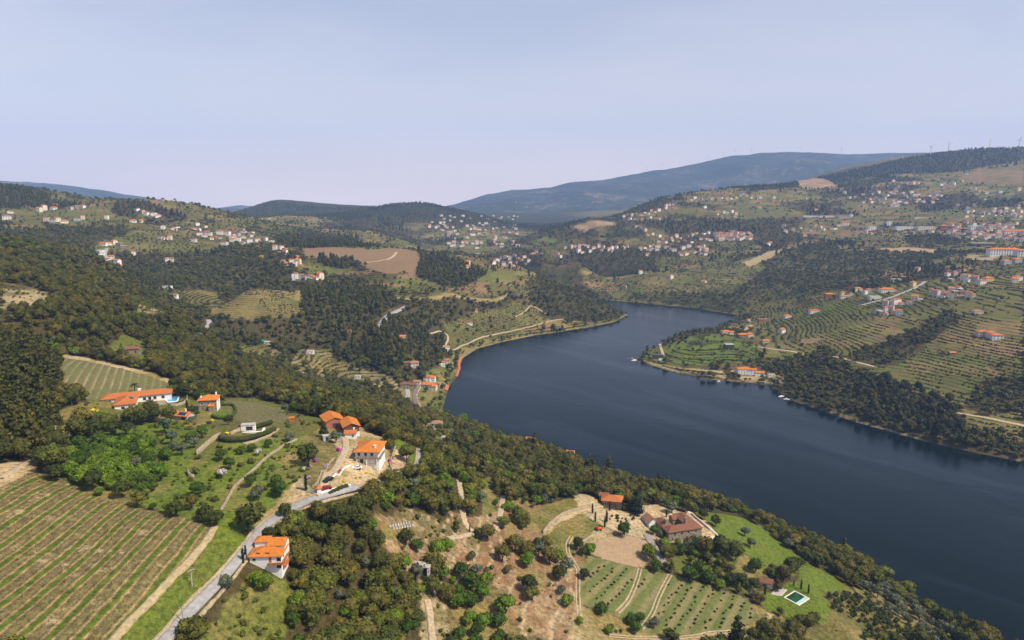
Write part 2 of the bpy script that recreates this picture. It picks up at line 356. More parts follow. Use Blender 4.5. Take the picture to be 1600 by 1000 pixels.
# name: (pixels, base colour, noise colour, tree density, kind of tree, edge softness in m)
AREAS = [
 # --- ground in front
 ('garden', [(296,655),(345,640),(350,622),(400,622),(446,634),(475,648),(512,655),(500,690),(420,700),(340,705),(296,700)], 'olive', 'grass', .02, 'shrub', 2),
 ('wood', [(-60,540),(60,543),(97,572),(100,640),(78,700),(0,722),(-80,735)], 'floor', 'scrub', 1.0, 'pine', 3),
 ('vineyard', [(0,762),(55,738),(110,752),(160,775),(215,795),(265,804),(320,818),(338,824),(325,848),(290,888),(250,924),(215,962),(178,1000),(140,1040),(-120,1040),(-120,800)], 'olive', 'dry', 0, None, .6),
 ('bank', [(338,824),(372,830),(385,845),(370,872),(330,930),(262,1000),(230,1040),(140,1040),(178,1000),(215,962),(250,924),(290,888),(325,848)], 'bright', 'grass', .0, None, .8),
 ('bank', [(0,762),(55,738),(60,720),(20,722),(-60,740)], 'dry', 'sand', .0, None, 1),
 ('roadside', [(392,905),(440,912),(470,930),(450,1000),(400,1040),(300,1040),(300,1000),(345,940)], 'grass', 'dry', .2, 'shrub', 2),
 ('garden', [(75,720),(120,690),(180,665),(230,660),(290,660),(340,665),(330,720),(300,790),(310,815),(265,800),(215,792),(160,772),(110,750)], 'bright', 'grass', .13, 'shrub', 2),
 ('thicket', [(92,748),(118,705),(160,692),(236,695),(262,720),(264,762),(205,790),(150,772)], 'grass', 'dry', .8, 'green', 2),
 ('garden', [(330,720),(345,690),(380,690),(430,668),(480,672),(500,700),(500,740),(485,770),(440,800),(400,830),(345,830),(310,812),(300,780)], 'bright', 'dry', .15, 'shrub', 2),
 ('garden', [(300,668),(340,668),(345,690),(330,715),(298,735)], 'grass', 'dry', .03, 'shrub', 1),
 ('roadside', [(485,770),(440,800),(400,832),(395,815),(440,775),(470,745)], 'dry', 'sand', .03, 'shrub', 1),
 ('garden', [(470,680),(500,668),(540,695),(540,730),(500,765),(478,760),(488,730)], 'dry', 'olive', .0, None, 1),
 ('yard', [(236,628),(300,625),(345,632),(350,655),(300,668),(270,660),(240,650),(150,660),(90,690),(95,640),(150,622)], 'dry', 'grass', .02, 'shrub', 1.5),
 ('field', [(96,556),(130,561),(180,572),(230,584),(280,600),(264,617),(180,618),(98,628),(92,600)], 'olive', 'dry', 0, None, .8),
 ('edge', [(96,552),(130,558),(180,569),(230,581),(283,598),(278,603),(230,586),(180,574),(130,563),(96,558)], 'sand', 'dry', 0, None, .6),
 ('glade', [(165,545),(190,522),(225,535),(245,560),(225,575),(185,565)], 'bright', 'grass', .06, 'shrub', 2),
 ('rows', [(352,626),(400,628),(440,638),(450,654),(425,664),(380,658),(356,645)], 'olive', 'dry', 0, None, .7),
 ('yard', [(335,640),(356,638),(362,652),(352,660),(332,656)], 'bright', 'grass', 0, None, .5),
 ('garden', [(400,664),(450,658),(490,650),(505,665),(480,680),(440,690)], 'olive', 'grass', .03, 'shrub', 1),
 ('yard', [(500,668),(545,660),(575,672),(605,690),(612,725),(595,745),(555,765),(505,775),(500,765),(530,735),(530,700)], 'dry', 'sand', 0, None, 1),
 ('yard', [(556,728),(598,722),(600,736),(575,742),(548,758),(530,762),(538,745)], 'sand', 'sand', 0, None, .5),
 ('plot', [(615,702),(637,702),(638,718),(630,733),(610,733),(614,715)], 'sand', 'plough', 0, None, .4),
 ('plot', [(622,684),(634,690),(637,702),(615,702)], 'bright', 'bright', 0, None, .4),
 ('bank', [(638,690),(650,705),(648,722),(640,730),(636,700)], 'bright', 'grass', 0, None, .6),
 ('clearing', [(580,800),(640,795),(690,815),(715,800),(735,805),(790,800),(850,800),(860,830),(905,852),(925,880),(905,940),(900,1000),(880,1040),(800,1000),(740,930),(700,900),(690,880),(640,905),(610,870),(590,840)], 'red', 'soil', .10, 'shrub', 3),
 ('wood', [(778,780),(800,775),(850,790),(862,850),(872,905),(830,930),(805,880),(790,830)], 'soil', 'dry', .30, 'oak', 3),
 ('wood', [(700,905),(760,900),(790,940),(800,1000),(740,1040),(700,1000)], 'floor', 'dry', .4, 'green', 3),
 ('clearing', [(655,905),(690,905),(700,960),(690,1040),(655,1040),(660,960)], 'soil', 'sand', .01, 'shrub', 2),
 ('glade', [(582,838),(600,820),(630,822),(622,850),(595,858)], 'dry', 'grass', 0, None, 2),
 ('glade', [(750,748),(772,745),(775,800),(755,808)], 'grass', 'dry', .04, 'oak', 2),
 ('lawn', [(856,836),(872,818),(903,803),(935,800),(942,815),(925,832),(908,852),(882,868),(860,858)], 'dry', 'grass', 0, None, 1),
 ('terrace', [(850,832),(870,808),(905,795),(936,792),(938,800),(903,803),(872,818),(856,836)], 'sand', 'dry', 0, None, .8),
 ('terrace', [(820,800),(850,790),(880,780),(925,778),(936,792),(905,795),(870,808),(848,830)], 'dry', 'grass', .03, 'olive', 1.5),
 ('yard', [(895,770),(925,775),(945,795),(990,800),(1000,790),(1030,788),(1048,795),(1068,800),(1105,815),(1122,838),(1100,852),(1060,848),(1020,842),(985,842),(945,822),(925,812),(905,795)], 'sand', 'pale', 0, None, .7),
 ('slope', [(940,822),(985,842),(1015,845),(1010,850),(960,836),(918,850),(905,852),(925,832)], 'dry', 'sand', 0, None, .8),
 ('plough', [(914,852),(945,839),(985,836),(1012,846),(1017,868),(1006,888),(975,882),(940,872),(920,864)], 'plough', 'plough', 0, None, .6),
 ('orchard', [(920,868),(960,878),(1006,890),(1050,898),(1110,915),(1172,938),(1184,966),(1150,986),(1080,994),(1000,988),(960,962),(905,945),(908,890)], 'grass', 'dry', 0, None, 1.2),
 ('verge', [(900,945),(960,962),(1000,988),(1080,994),(1150,986),(1184,966),(1200,975),(1170,1005),(1080,1040),(880,1040),(890,980)], 'dry', 'pale', .03, 'shrub', 1.5),
 ('lawn', [(1078,795),(1130,803),(1190,822),(1232,858),(1262,880),(1240,900),(1200,895),(1160,862),(1122,838),(1105,815)], 'bright', 'grass', .0, None, 2),
 ('lawn', [(1180,925),(1215,925),(1260,905),(1290,930),(1300,955),(1280,975),(1240,970),(1195,950)], 'bright', 'bright', 0, None, 1.5),
 ('lawn', [(1260,880),(1310,905),(1345,935),(1335,945),(1290,925),(1245,905)], 'bright', 'grass', .02, 'olive', 2),
 ('lawn', [(1300,955),(1345,975),(1360,1040),(1280,1040),(1240,985),(1280,975)], 'olive', 'dry', .02, 'shrub', 2),
 ('clearing', [(1184,966),(1170,940),(1190,950),(1240,972),(1240,990),(1200,990)], 'dry', 'soil', .03, 'shrub', 1),
 ('grove', [(1284,925),(1330,922),(1374,948),(1432,985),(1440,1010),(1360,1010),(1345,975),(1298,954)], 'olive', 'dry', 0, None, 1),
 ('bankside', [(1330,915),(1380,920),(1440,955),(1500,1000),(1440,1010),(1432,985),(1374,948),(1335,925)], 'olive', 'dry', .45, 'olive', 3),
 ('wood', [(1125,862),(1180,872),(1200,905),(1170,930),(1110,910),(1060,895),(1045,875),(1062,868)], 'grass', 'dry', .25, 'oak', 2),
 ('lawn', [(1160,862),(1200,895),(1180,915),(1150,890)], 'dry', 'grass', .1, 'olive', 2),
 # --- middle distance, this side
 ('rocks', [(0,440),(60,452),(90,470),(40,490),(0,480)], 'pale', 'scrub', .3, 'shrub', 4),
 ('rocks', [(200,470),(270,490),(275,505),(215,500)], 'pale', 'scrub', .5, 'shrub', 4),
 ('house', [(655,660),(700,662),(720,680),(700,692),(660,690)], 'pale', 'grass', .3, 'oak', 3),
 ('village', [(690,560),(715,560),(710,590),(695,610),(690,640),(712,660),(690,655),(660,640),(625,620),(625,605),(660,598)], 'grass', 'dry', .22, 'green', 3),
 ('shore', [(720,560),(745,545),(790,533),(830,525),(830,515),(790,520),(740,532),(705,550),(700,590)], 'grass', 'dry', .15, 'oak', 2),
 ('rural', [(670,510),(740,490),(800,475),(840,480),(860,500),(830,522),(760,530),(700,545),(680,535)], 'dry', 'grass', .26, 'oak', 5),
 ('terraces', [(440,565),(470,545),(520,545),(560,575),(620,595),(640,612),(600,612),(540,600),(480,590)], 'pale', 'grass', .12, 'oak', 4),
 ('terraces', [(470,555),(510,552),(560,585),(540,590),(490,575)], 'sand', 'dry', .05, 'shrub', 4),
 ('meadow', [(360,540),(420,538),(445,552),(430,568),(380,560)], 'bright', 'dry', .1, 'oak', 3),
 ('terraces', [(285,455),(330,450),(400,452),(470,455),(500,452),(510,465),(470,475),(465,495),(400,500),(335,495),(300,480)], 'olive', 'dry', .04, 'shrub', 5),
 ('rocks', [(460,455),(505,450),(510,462),(480,470),(462,468)], 'sand', 'dry', .05, 'shrub', 5),
 ('plough', [(470,388),(540,387),(590,390),(620,388),(652,393),(657,412),(650,430),(600,428),(562,413),(545,405),(480,403)], 'brown', 'brown', 0, None, 4),
 ('meadow', [(745,438),(780,422),(815,426),(820,436),(790,441)], 'bright', 'dry', 0, None, 4),
 ('meadow', [(480,405),(540,408),(560,425),(520,432),(470,420)], 'bright', 'olive', .06, 'oak', 5),
 ('cut', [(615,465),(700,458),(800,455),(800,460),(700,464),(618,470)], 'dry', 'pale', .0, None, 2),
 ('wood', [(472,455),(520,448),(600,448),(615,470),(600,495),(560,520),(500,530),(470,500)], 'floor', 'scrub', .95, 'pine', 4),
 ('wood', [(600,500),(680,490),(700,520),(690,570),(650,590),(600,580),(520,560),(520,535)], 'floor', 'scrub', .9, 'pine', 4),
 ('wood', [(650,470),(800,462),(800,475),(740,490),(660,505),(630,490)], 'floor', 'scrub', .75, 'oak', 4),
 ('wood', [(430,368),(560,370),(578,386),(470,388),(430,384)], 'floor', 'scrub', .95, 'pine', 4),
 ('wood', [(652,392),(700,402),(760,425),(745,440),(700,450),(650,432),(660,412)], 'floor', 'scrub', .95, 'pine', 4),
 ('wood', [(500,402),(545,404),(562,416),(530,420),(498,412)], 'floor', 'scrub', .9, 'pine', 4),
 ('wood', [(220,420),(300,425),(340,395),(420,398),(470,425),(460,448),(300,450),(230,445)], 'floor', 'scrub', .85, 'oak', 5),
 ('wood', [(820,440),(900,445),(980,478),(975,492),(930,505),(860,500),(830,470)], 'floor', 'scrub', .8, 'oak', 4),
 ('wood', [(0,290),(60,305),(130,318),(100,326),(40,322),(0,318)], 'floor', 'scrub', .95, 'pine', 6),
 ('wood', [(0,362),(100,362),(150,355),(195,352),(200,368),(120,380),(80,400),(0,395)], 'floor', 'scrub', .75, 'oak', 6),
 ('meadow', [(0,325),(60,328),(150,328),(175,335),(300,350),(380,362),(400,372),(330,395),(250,395),(160,395),(140,385),(200,365),(195,348),(100,355),(0,348)], 'olive', 'grass', .16, 'oak', 6),
 ('wood', [(180,318),(225,316),(295,340),(290,346),(230,332),(185,340),(172,330)], 'floor', 'scrub', .95, 'pine', 6),
 # --- right bank
 ('terraces', [(1178,500),(1240,480),(1300,470),(1390,445),(1450,438),(1600,405),(1600,645),(1500,652),(1440,625),(1400,600),(1300,562),(1200,560),(1160,530)], 'olive', 'grass', .12, 'oak', 6),
 ('terraces', [(960,440),(1060,425),(1180,400),(1200,420),(1150,460),(1060,452),(970,466)], 'olive', 'grass', .2, 'oak', 6),
 ('cape', [(1000,556),(1040,538),(1060,532),(1110,520),(1150,525),(1190,545),(1180,565),(1130,570),(1060,572),(1020,565)], 'bright', 'grass', .22, 'oak', 4),
 ('cape', [(1005,565),(1060,574),(1130,580),(1140,592),(1060,582),(1020,573)], 'dry', 'pale', .02, 'shrub', 2),
 ('cape', [(1140,578),(1230,585),(1235,600),(1160,596)], 'dry', 'pale', .06, 'oak', 2),
 ('meadow', [(1245,518),(1300,512),(1310,520),(1300,535),(1250,528)], 'bright', 'dry', 0, None, 3),
 ('plough', [(1250,530),(1290,528),(1275,536),(1255,538)], 'brown', 'plough', 0, None, 2),
 ('meadow', [(1280,475),(1330,472),(1345,485),(1290,488)], 'bright', 'grass', .0, None, 3),
 ('meadow', [(1410,460),(1450,452),(1450,463),(1415,466)], 'bright', 'bright', .0, None, 3),
 ('terraces', [(1330,505),(1390,500),(1410,520),(1380,545),(1310,545)], 'bright', 'brown', .05, 'shrub', 4),
 ('terraces', [(1395,570),(1450,560),(1540,565),(1550,590),(1500,620),(1440,610),(1390,590)], 'bright', 'olive', .04, 'shrub', 4),
 ('terraces', [(1470,500),(1600,500),(1600,560),(1540,560),(1480,540)], 'olive', 'brown', .08, 'shrub', 6),
 ('meadow', [(1500,640),(1600,630),(1600,690),(1560,680),(1505,672)], 'dry', 'olive', .08, 'shrub', 4),
 ('wood', [(1230,560),(1290,545),(1330,575),(1345,620),(1330,655),(1280,640),(1235,622),(1225,590)], 'floor', 'scrub', .95, 'oak', 3),
 ('wood', [(1345,590),(1400,600),(1460,625),(1505,640),(1500,700),(1420,682),(1335,658)], 'floor', 'scrub', 1.0, 'eucalypt', 3),
 ('wood', [(1500,685),(1600,700),(1600,722),(1520,706)], 'floor', 'scrub', .9, 'oak', 3),
 ('wood', [(1350,545),(1400,530),(1430,515),(1480,490),(1500,500),(1440,545),(1400,572),(1340,570),(1320,560)], 'floor', 'scrub', .6, 'oak', 4),
 ('wood', [(1535,595),(1600,590),(1600,640),(1545,650),(1510,640)], 'floor', 'scrub', .7, 'oak', 4),
 ('wood', [(1230,395),(1270,380),(1320,392),(1400,395),(1440,400),(1430,415),(1370,425),(1300,450),(1220,470),(1150,460),(1180,430)], 'scrub', 'olive', .7, 'oak', 6),
 ('wood', [(970,465),(1060,455),(1150,465),(1180,490),(1150,490),(1050,476)], 'grass', 'scrub', .7, 'oak', 4),
 ('wood', [(840,372),(860,355),(908,340),(912,350),(870,365),(850,380)], 'floor', 'scrub', 1.0, 'pine', 5),
 ('plough', [(890,356),(920,346),(962,346),(960,352),(915,360)], 'brown', 'plough', 0, None, 4),
 ('meadow', [(832,378),(850,372),(872,374),(865,382)], 'bright', 'bright', 0, None, 4),
 ('wood', [(1040,352),(1075,345),(1080,362),(1055,370),(1038,364)], 'floor', 'scrub', 1.0, 'pine', 5),
 ('quarry', [(1160,410),(1190,398),(1240,384),(1210,400),(1170,418)], 'plough', 'pale', .02, 'shrub', 4),
 ('quarry', [(1370,388),(1420,386),(1465,390),(1460,396),(1400,394)], 'pale', 'plough', .02, 'shrub', 4),
 ('quarry', [(1510,398),(1560,400),(1550,408),(1515,406)], 'pale', 'dry', .02, 'shrub', 4),
 ('wood', [(1130,292),(1200,284),(1290,273),(1380,256),(1450,240),(1520,233),(1600,234),(1600,250),(1480,270),(1400,272),(1300,285),(1180,300)], 'floor', 'scrub', .85, 'pine', 12),
 ('slope', [(1520,268),(1600,258),(1600,290),(1540,290),(1500,282)], 'brown', 'olive', .06, 'shrub', 10),
 ('slope', [(1230,286),(1300,286),(1310,292),(1250,294)], 'brown', 'plough', .03, 'shrub', 8),
 ('wood', [(1410,372),(1470,368),(1520,372),(1500,380),(1420,382)], 'floor', 'scrub', .9, 'oak', 5),
 ('wood', [(1430,322),(1480,318),(1490,328),(1440,332)], 'floor', 'scrub', .95, 'pine', 6),
]
PADS.extend((*p[:2], r_, p[2] + .1) for p, r_ in ((place(1245, 936), 9.0), (place(267, 625), 8.0), (place(1066, 828), 13.0)))
AREA_XY = []
for nm, pix, c1, c2, dens, kind, soft in AREAS:
    poly = outline(pix); a = np.array(poly)
    AREA_XY.append((nm, poly, a.min(0), a.max(0), np.array(C[c1]), np.array(C[c2]), dens, kind, soft))
KINDS = ['oak', 'pine', 'eucalypt', 'olive', 'shrub', 'green', 'holm']

# rows: (name, direction of the rows in plan, spacing, phase curve)
def cover(x, y, z, colour=True):
    """base colour, tree density 0..1, tree kind, row coordinate and mask, terrace mask at plan positions"""
    n = len(x)
    wobx = (fbm(x / 9, y / 9, 71, 3) - .5) ; woby = (fbm(x / 9, y / 9, 77, 3) - .5)
    far = smooth(780, 1000, y)
    big = fbm(x / 260, y / 260, 41, 3); mid = fbm(x / 70, y / 70, 43, 3)
    fine = fbm(x / 11, y / 11, 47, 3)
    idv, edge = cells(x / 52 + (mid - .5) * 1.6, y / 60 + z / 11, 51)
    # default: woods near by, a patchwork of small fields, hedges and woods farther off
    pal = np.array([C['grass'], C['olive'], C['dry'], C['scrub'], C['grass'], C['olive'], C['brown'], C['olive']])
    fcol = pal[np.minimum((idv * 8).astype(int), 7)]
    fcol = fcol * (1 - .35 * fine[:, None]) + np.array(C['dry']) * (.3 * fine[:, None])
    woodn = smooth(.49, .60, .62 * big + .38 * mid)
    hills = smooth(2750, 3000, y) * smooth(-1700, -1400, x) * (1 - smooth(250, 500, x))
    woodn = np.clip(woodn + hills * .9, 0, 1)
    fdens = np.where(edge < .09, .8, .10 + .16 * (idv > .55))
    dens = (1.0 * (1 - far) + far * np.clip(np.maximum(woodn * .85, fdens * .85), 0, 1))
    kind = np.where((far > .5) & (fbm(x / 150, y / 150, 59, 2) > .66), 1, 0)
    gp = fbm(x / 38, y / 38, 65, 3); dens = np.where((far < .5) & (gp < .36) & (y > 320), dens * .35, dens)
    dk = fbm(x / 45, y / 45, 63, 3) + smooth(380, 470, y) * .22 - .03
    kind = np.where((far < .5) & (dk > .52), 6, kind)
    wcol = np.array(C['floor'])[None] * (1 - mid[:, None] * .3) + np.array(C['scrub'])[None] * .3 * mid[:, None]
    base = fcol * (far * (1 - woodn))[:, None] + wcol * (1 - far * (1 - woodn))[:, None]
    base = base * (1 - .8 * hills[:, None]) + np.array((.030, .036, .018)) * .8 * hills[:, None]
    terr = far * (1 - woodn) * (1 - smooth(2300, 2700, y)) * .8
    rowm = np.zeros(n); rowc = np.zeros(n); rowk = np.zeros(n)
    for nm, poly, lo, hi, c1, c2, dn, kd, soft in AREA_XY:
        pad = soft * 2
        m = (x > lo[0] - pad) & (x < hi[0] + pad) & (y > lo[1] - pad) & (y < hi[1] + pad)
        if not m.any(): continue
        ii = np.nonzero(m)[0]
        k = in_poly(x[ii] + wobx[ii] * soft * 2.2, y[ii] + woby[ii] * soft * 2.2, poly)
        ii = ii[k]
        if len(ii) == 0: continue
        blend = smooth(.35, .65, .5 * fine[ii] + .5 * mid[ii])[:, None]
        base[ii] = c1 * (1 - blend) + c2 * blend
        dens[ii] = dn
        if nm in ('terraces', 'meadow', 'rural'): base[ii] = base[ii] * .5 + fcol[ii] * .5
        terr[ii] = 1.0 if nm in ('terraces', 'cape') else (.6 if nm in ('meadow', 'rural') else 0.0)
        rowm[ii] = 0
        if nm == 'clearing':
            b2 = smooth(.50, .60, fbm(x[ii] / 5, y[ii] / 5, 83, 4))[:, None]
            base[ii] = base[ii] * (1 - .45 * b2) + np.array(C['pale']) * .45 * b2
            b3 = smooth(.5, .62, fbm(x[ii] / 17, y[ii] / 17, 87, 3))[:, None]; base[ii] = base[ii] * (1 - .7 * b3) + np.array(C['olive']) * .7 * b3
            ed = ((z[ii] / 2.6 + 1.6 * fbm(x[ii] / 30, y[ii] / 30, 89, 2)) % 1 < .16)[:, None] & (fine[ii] > .4)[:, None]; base[ii] = np.where(ed, np.array(C['sand']) * .8, base[ii])
            kk = _hash(np.floor(x[ii] * 7), np.floor(y[ii] * 7), 5); kind[ii] = np.where(kk < .30, 0, np.where(kk < .45, 3, 4)); dens[ii] = .15
        if kd and nm != 'clearing': kind[ii] = KINDS.index(kd)
        if kd in ('pine', 'eucalypt') and nm == 'wood': kind[ii] = np.where(_hash(np.floor(x[ii] * 5), np.floor(y[ii] * 5), 3) < .35, 0, kind[ii])
        if nm == 'vineyard':
            rowm[ii] = 1; rowk[ii] = 0; rowc[ii] = (x[ii] + .00055 * (y[ii] - 165) ** 2 * (1 + .01 * (x[ii] + 95)) + 3.0 * (fbm(x[ii] / 60, y[ii] / 60, 5, 1) - .5)) / 5.6
        elif nm == 'field':
            rowm[ii] = 1; rowk[ii] = 1; rowc[ii] = (x[ii] * .94 + y[ii] * .42) / 4.2
        elif nm == 'rows':
            rowm[ii] = 1; rowk[ii] = 2; rowc[ii] = (x[ii] * .55 + y[ii] * .83) / 2.6
        elif nm == 'orchard':
            rowm[ii] = 1; rowk[ii] = 1.5; rowc[ii] = (x[ii] * .857 - y[ii] * .515) / 6.2
        elif nm == 'plough':
            rowm[ii] = 1; rowk[ii] = 3; rowc[ii] = (x[ii] * .5 + y[ii] * .87) / np.where(y[ii] > 700, 9.0, 1.2)
    sd = _linear(SD, x, y)
    shore = smooth(4, 1.0, sd) * (sd > -30) * smooth(.45, .62, fbm(x / 45, y / 45, 61, 2)) * .7
    base = base * (1 - shore[:, None]) + np.array(C['pale']) * .8 * shore[:, None]
    dens = np.where(sd < 1.2, 0, np.where((sd < 10) & (y > 380), np.maximum(dens, np.where((x > 215) & (y < 770), .95, .5)), dens))
    # bed of the river
    base = np.where((sd < 0)[:, None], np.array((.05, .05, .035)), base)
    return base, dens, kind, rowc, rowm, rowk, terr

# ------------------------------------------------------------------ terrain mesh: one sheet in patches of growing coarseness
def grid_patch(x0, x1, y0, y1, s, skirt=2.0):
    nx = int(round((x1 - x0) / s)) + 1; ny = int(round((y1 - y0) / s)) + 1
    xs = np.linspace(x0, x1, nx); ys = np.linspace(y0, y1, ny)
    X, Y = np.meshgrid(xs, ys); Z = height(X, Y)
    Zs = Z.copy(); Zs[0, :] -= skirt; Zs[-1, :] -= skirt; Zs[:, 0] -= skirt; Zs[:, -1] -= skirt
    idx = np.arange(nx * ny).reshape(ny, nx)
    F = np.stack([idx[:-1, :-1], idx[:-1, 1:], idx[1:, 1:], idx[1:, :-1]], -1).reshape(-1, 4)
    return np.stack([X, Y, Zs], -1).reshape(-1, 3), F, Z.ravel()
def build_terrain():
    S = [(-400, 400, 90, 470, 1.1, .5), (-760, 860, 468, 1010, 2.6, 1.0), (-1700, 1900, 1006, 1910, 5.2, 1.5), (-3300, 3800, 1900, 4980, 15, 6),
         (-760, 1300, -380, 92, 14, 2), (-760, -398, 88, 476, 7, 2), (398, 1300, 88, 476, 9, 2), (-1700, -755, -380, 1012, 18, 4), (855, 1900, 460, 1012, 10, 3), (1290, 3000, -380, 1012, 40, 6), (-3300, -1690, -380, 1912, 45, 8), (1890, 3800, 1000, 1912, 25, 6)]
    Vs, Fs, n = [], [], 0
    for a in S:
        v, f, zz = grid_patch(*a); v = np.concatenate([v, zz[:, None]], 1)
        Vs.append(v); Fs.append(f + n); n += len(v)
    V = np.concatenate(Vs); F = np.concatenate(Fs)
    base, dens, kind, rowc, rowm, rowk, terr = cover(V[:, 0], V[:, 1], V[:, 3])
    col = np.concatenate([base, np.ones((len(V), 1))], 1)
    return mesh_np('terrain', V[:, :3], F, smooth_=True, attrs={'cover': ('FLOAT_COLOR', col), 'rowc': ('FLOAT', rowc), 'rowm': ('FLOAT', rowm), 'rowk': ('FLOAT', rowk), 'terr': ('FLOAT', terr)})

def terrain_material():
    t = NT('ground_cover', 0.95, 0.08); g = t.geo()
    cov = t.attr('cover', 'Color')
    n1 = t.noise(.055, 5, .62, g); n2 = t.noise(.6, 4, .65, g); n3 = t.noise(2.6, 3, .6, g)
    # tufts: light straw and dark plant cover inside every parcel
    k = t.math('MULTIPLY_ADD', n2, .9, t.math('MULTIPLY', n3, .6))
    shade = t.ramp(k, [(.55, (.40, .43, .38)), (.74, (.92, .92, .90)), (.94, (1.6, 1.48, 1.3))])
    c = t.mix(1.0, cov, shade, 'MULTIPLY')
    c = t.mix(t.ramp(n1, [(.42, 0.), (.68, .35)]), c, t.mix(1.0, c, (1.35, 1.12, .75), 'MULTIPLY'))
    # rows
    rc = t.math('ADD', t.attr('rowc'), t.math('MULTIPLY_ADD', t.noise(.22, 4, .7, g), .16, -.08))
    fr = t.math('FRACT', rc); rk = t.attr('rowk'); rm = t.attr('rowm')
    vine = t.ramp(fr, [(0, (.062, .090, .014)), (.13, (.075, .105, .016)), (.18, (.17, .125, .055)), (.22, (.25, .18, .09)), (.26, (.17, .125, .055)), (.33, (.112, .092, .040)), (.42, (.126, .101, .043)), (.60, (.145, .120, .050)), (.72, (.102, .088, .037)), (.80, (.21, .155, .075)), (.84, (.25, .18, .09)), (.88, (.12, .10, .04)), (.94, (.07, .095, .016))])
    straw = t.ramp(t.noise(.14, 6, .75, g), [(.57, 0.), (.68, .7)])
    vine = t.mix(t.math('MULTIPLY', straw, t.ramp(fr, [(.2, 0.), (.27, 1.), (.9, 1.), (.97, 0.)])), vine, (.42, .32, .19))
    vine = t.mix(.5, vine, t.mix(1.0, vine, shade, 'MULTIPLY'))
    fld = t.ramp(fr, [(0, (.115, .105, .042)), (.35, (.15, .122, .058)), (.45, (.27, .21, .12)), (.58, (.27, .21, .12)), (.68, (.12, .105, .05))])
    fld = t.mix(t.ramp(t.noise(.035, 4, .6, g), [(.45, .1), (.62, .75)]), t.mix(.8, fld, (.115, .12, .045)), fld)
    orch = t.ramp(fr, [(0, (.095, .115, .034)), (.40, (.115, .125, .040)), (.55, (.175, .15, .07)), (.85, (.165, .145, .065)), (1, (.10, .118, .035))])
    thin = t.ramp(fr, [(0, (.05, .055, .02)), (.30, (.06, .06, .025)), (.42, (.17, .145, .07)), (.92, (.16, .14, .065)), (1, (.06, .06, .025))])
    pl = t.mix(1.0, t.mix(.35, cov, c), t.ramp(fr, [(0, (.78, .78, .78)), (.5, (1.12, 1.1, 1.08)), (1, (.78, .78, .78))]), 'MULTIPLY')
    r = t.mix(t.math('GREATER_THAN', rk, .75), vine, fld)
    r = t.mix(t.math('GREATER_THAN', rk, 1.25), r, orch); r = t.mix(t.math('GREATER_THAN', rk, 1.75), r, thin)
    r = t.mix(.5, r, t.mix(1.0, r, shade, 'MULTIPLY')); r = t.mix(t.math('GREATER_THAN', rk, 2.5), r, pl)
    c = t.mix(rm, c, r)
    # terrace walls and hedged banks along the contours
    z = t.sep(g)[2]
    tf = t.math('FRACT', t.math('ADD', t.math('MULTIPLY', z, .55), t.math('MULTIPLY_ADD', t.noise(.012, 3, .5, g), 1.4, -.7)))
    wall = t.ramp(tf, [(0, 1.), (.16, 1.), (.26, 0.), (.94, 0.), (1, 1.)])
    wall = t.math('MULTIPLY', wall, t.math('MULTIPLY', t.attr('terr'), t.ramp(t.noise(.03, 2, .5, g), [(.38, 0.), (.5, .9)])))
    c = t.mix(wall, c, (.035, .036, .018))
    t.base(c)
    t.bump(t.math('ADD', n2, t.math('MULTIPLY', n3, .5)), .55, .5)
    return t.m
terrain = link('hillside_terrain', build_terrain()); terrain.data.materials.append(terrain_material())
tag(terrain, 'grassy, wooded and terraced slopes of the river valley', kind='structure')

# ------------------------------------------------------------------ river
def water_material():
    t = NT('river_water', .08, .5); g = t.geo()
    px, py, _ = t.sep(g)     # coordinates along and across the current, for wind streaks
    cv = t.n('ShaderNodeCombineXYZ'); t.val(cv.inputs[0], t.math('MULTIPLY', t.math('MULTIPLY_ADD', px, .657, t.math('MULTIPLY', py, -.754)), .0035)); t.val(cv.inputs[1], t.math('MULTIPLY', t.math('MULTIPLY_ADD', px, .754, t.math('MULTIPLY', py, .657)), .022))
    streak = t.ramp(t.noise(1.0, 5, .6, cv.outputs[0], .5), [(.50, 0.), (.60, .55), (.64, 1.), (.70, .2)])
    calm = t.noise(.004, 3, .5, g, 1.0)
    t.base((.001, .005, .005))
    t.val(t.p.inputs['Specular IOR Level'], t.math('MULTIPLY_ADD', streak, .13, t.math('MULTIPLY_ADD', calm, .12, .07)))
    t.val(t.p.inputs['Roughness'], t.math('MULTIPLY_ADD', streak, .03, .08))
    t.p.inputs['IOR'].default_value = 1.33
    w = t.math('ADD', t.noise(.55, 3, .6, g), t.math('MULTIPLY', t.noise(.12, 2, .5, g), 1.6))
    b = t.n('ShaderNodeBump'); b.inputs['Distance'].default_value = .55
    t.l(w, b.inputs['Height']); t.val(b.inputs['Strength'], t.math('MULTIPLY_ADD', streak, -.06, t.math('MULTIPLY_ADD', calm, .12, .17))); t.l(b.outputs[0], t.p.inputs['Normal'])
    return t.m
wv = [(-500, -380, 0), (1500, -380, 0), (1500, 2100, 0), (-500, 2100, 0)]
river = link('river_water', mesh_np('river_water', wv, [[0, 1, 2, 3]])); river.data.materials.append(water_material())
tag(river, 'wide dark blue river winding through the valley', kind='structure')

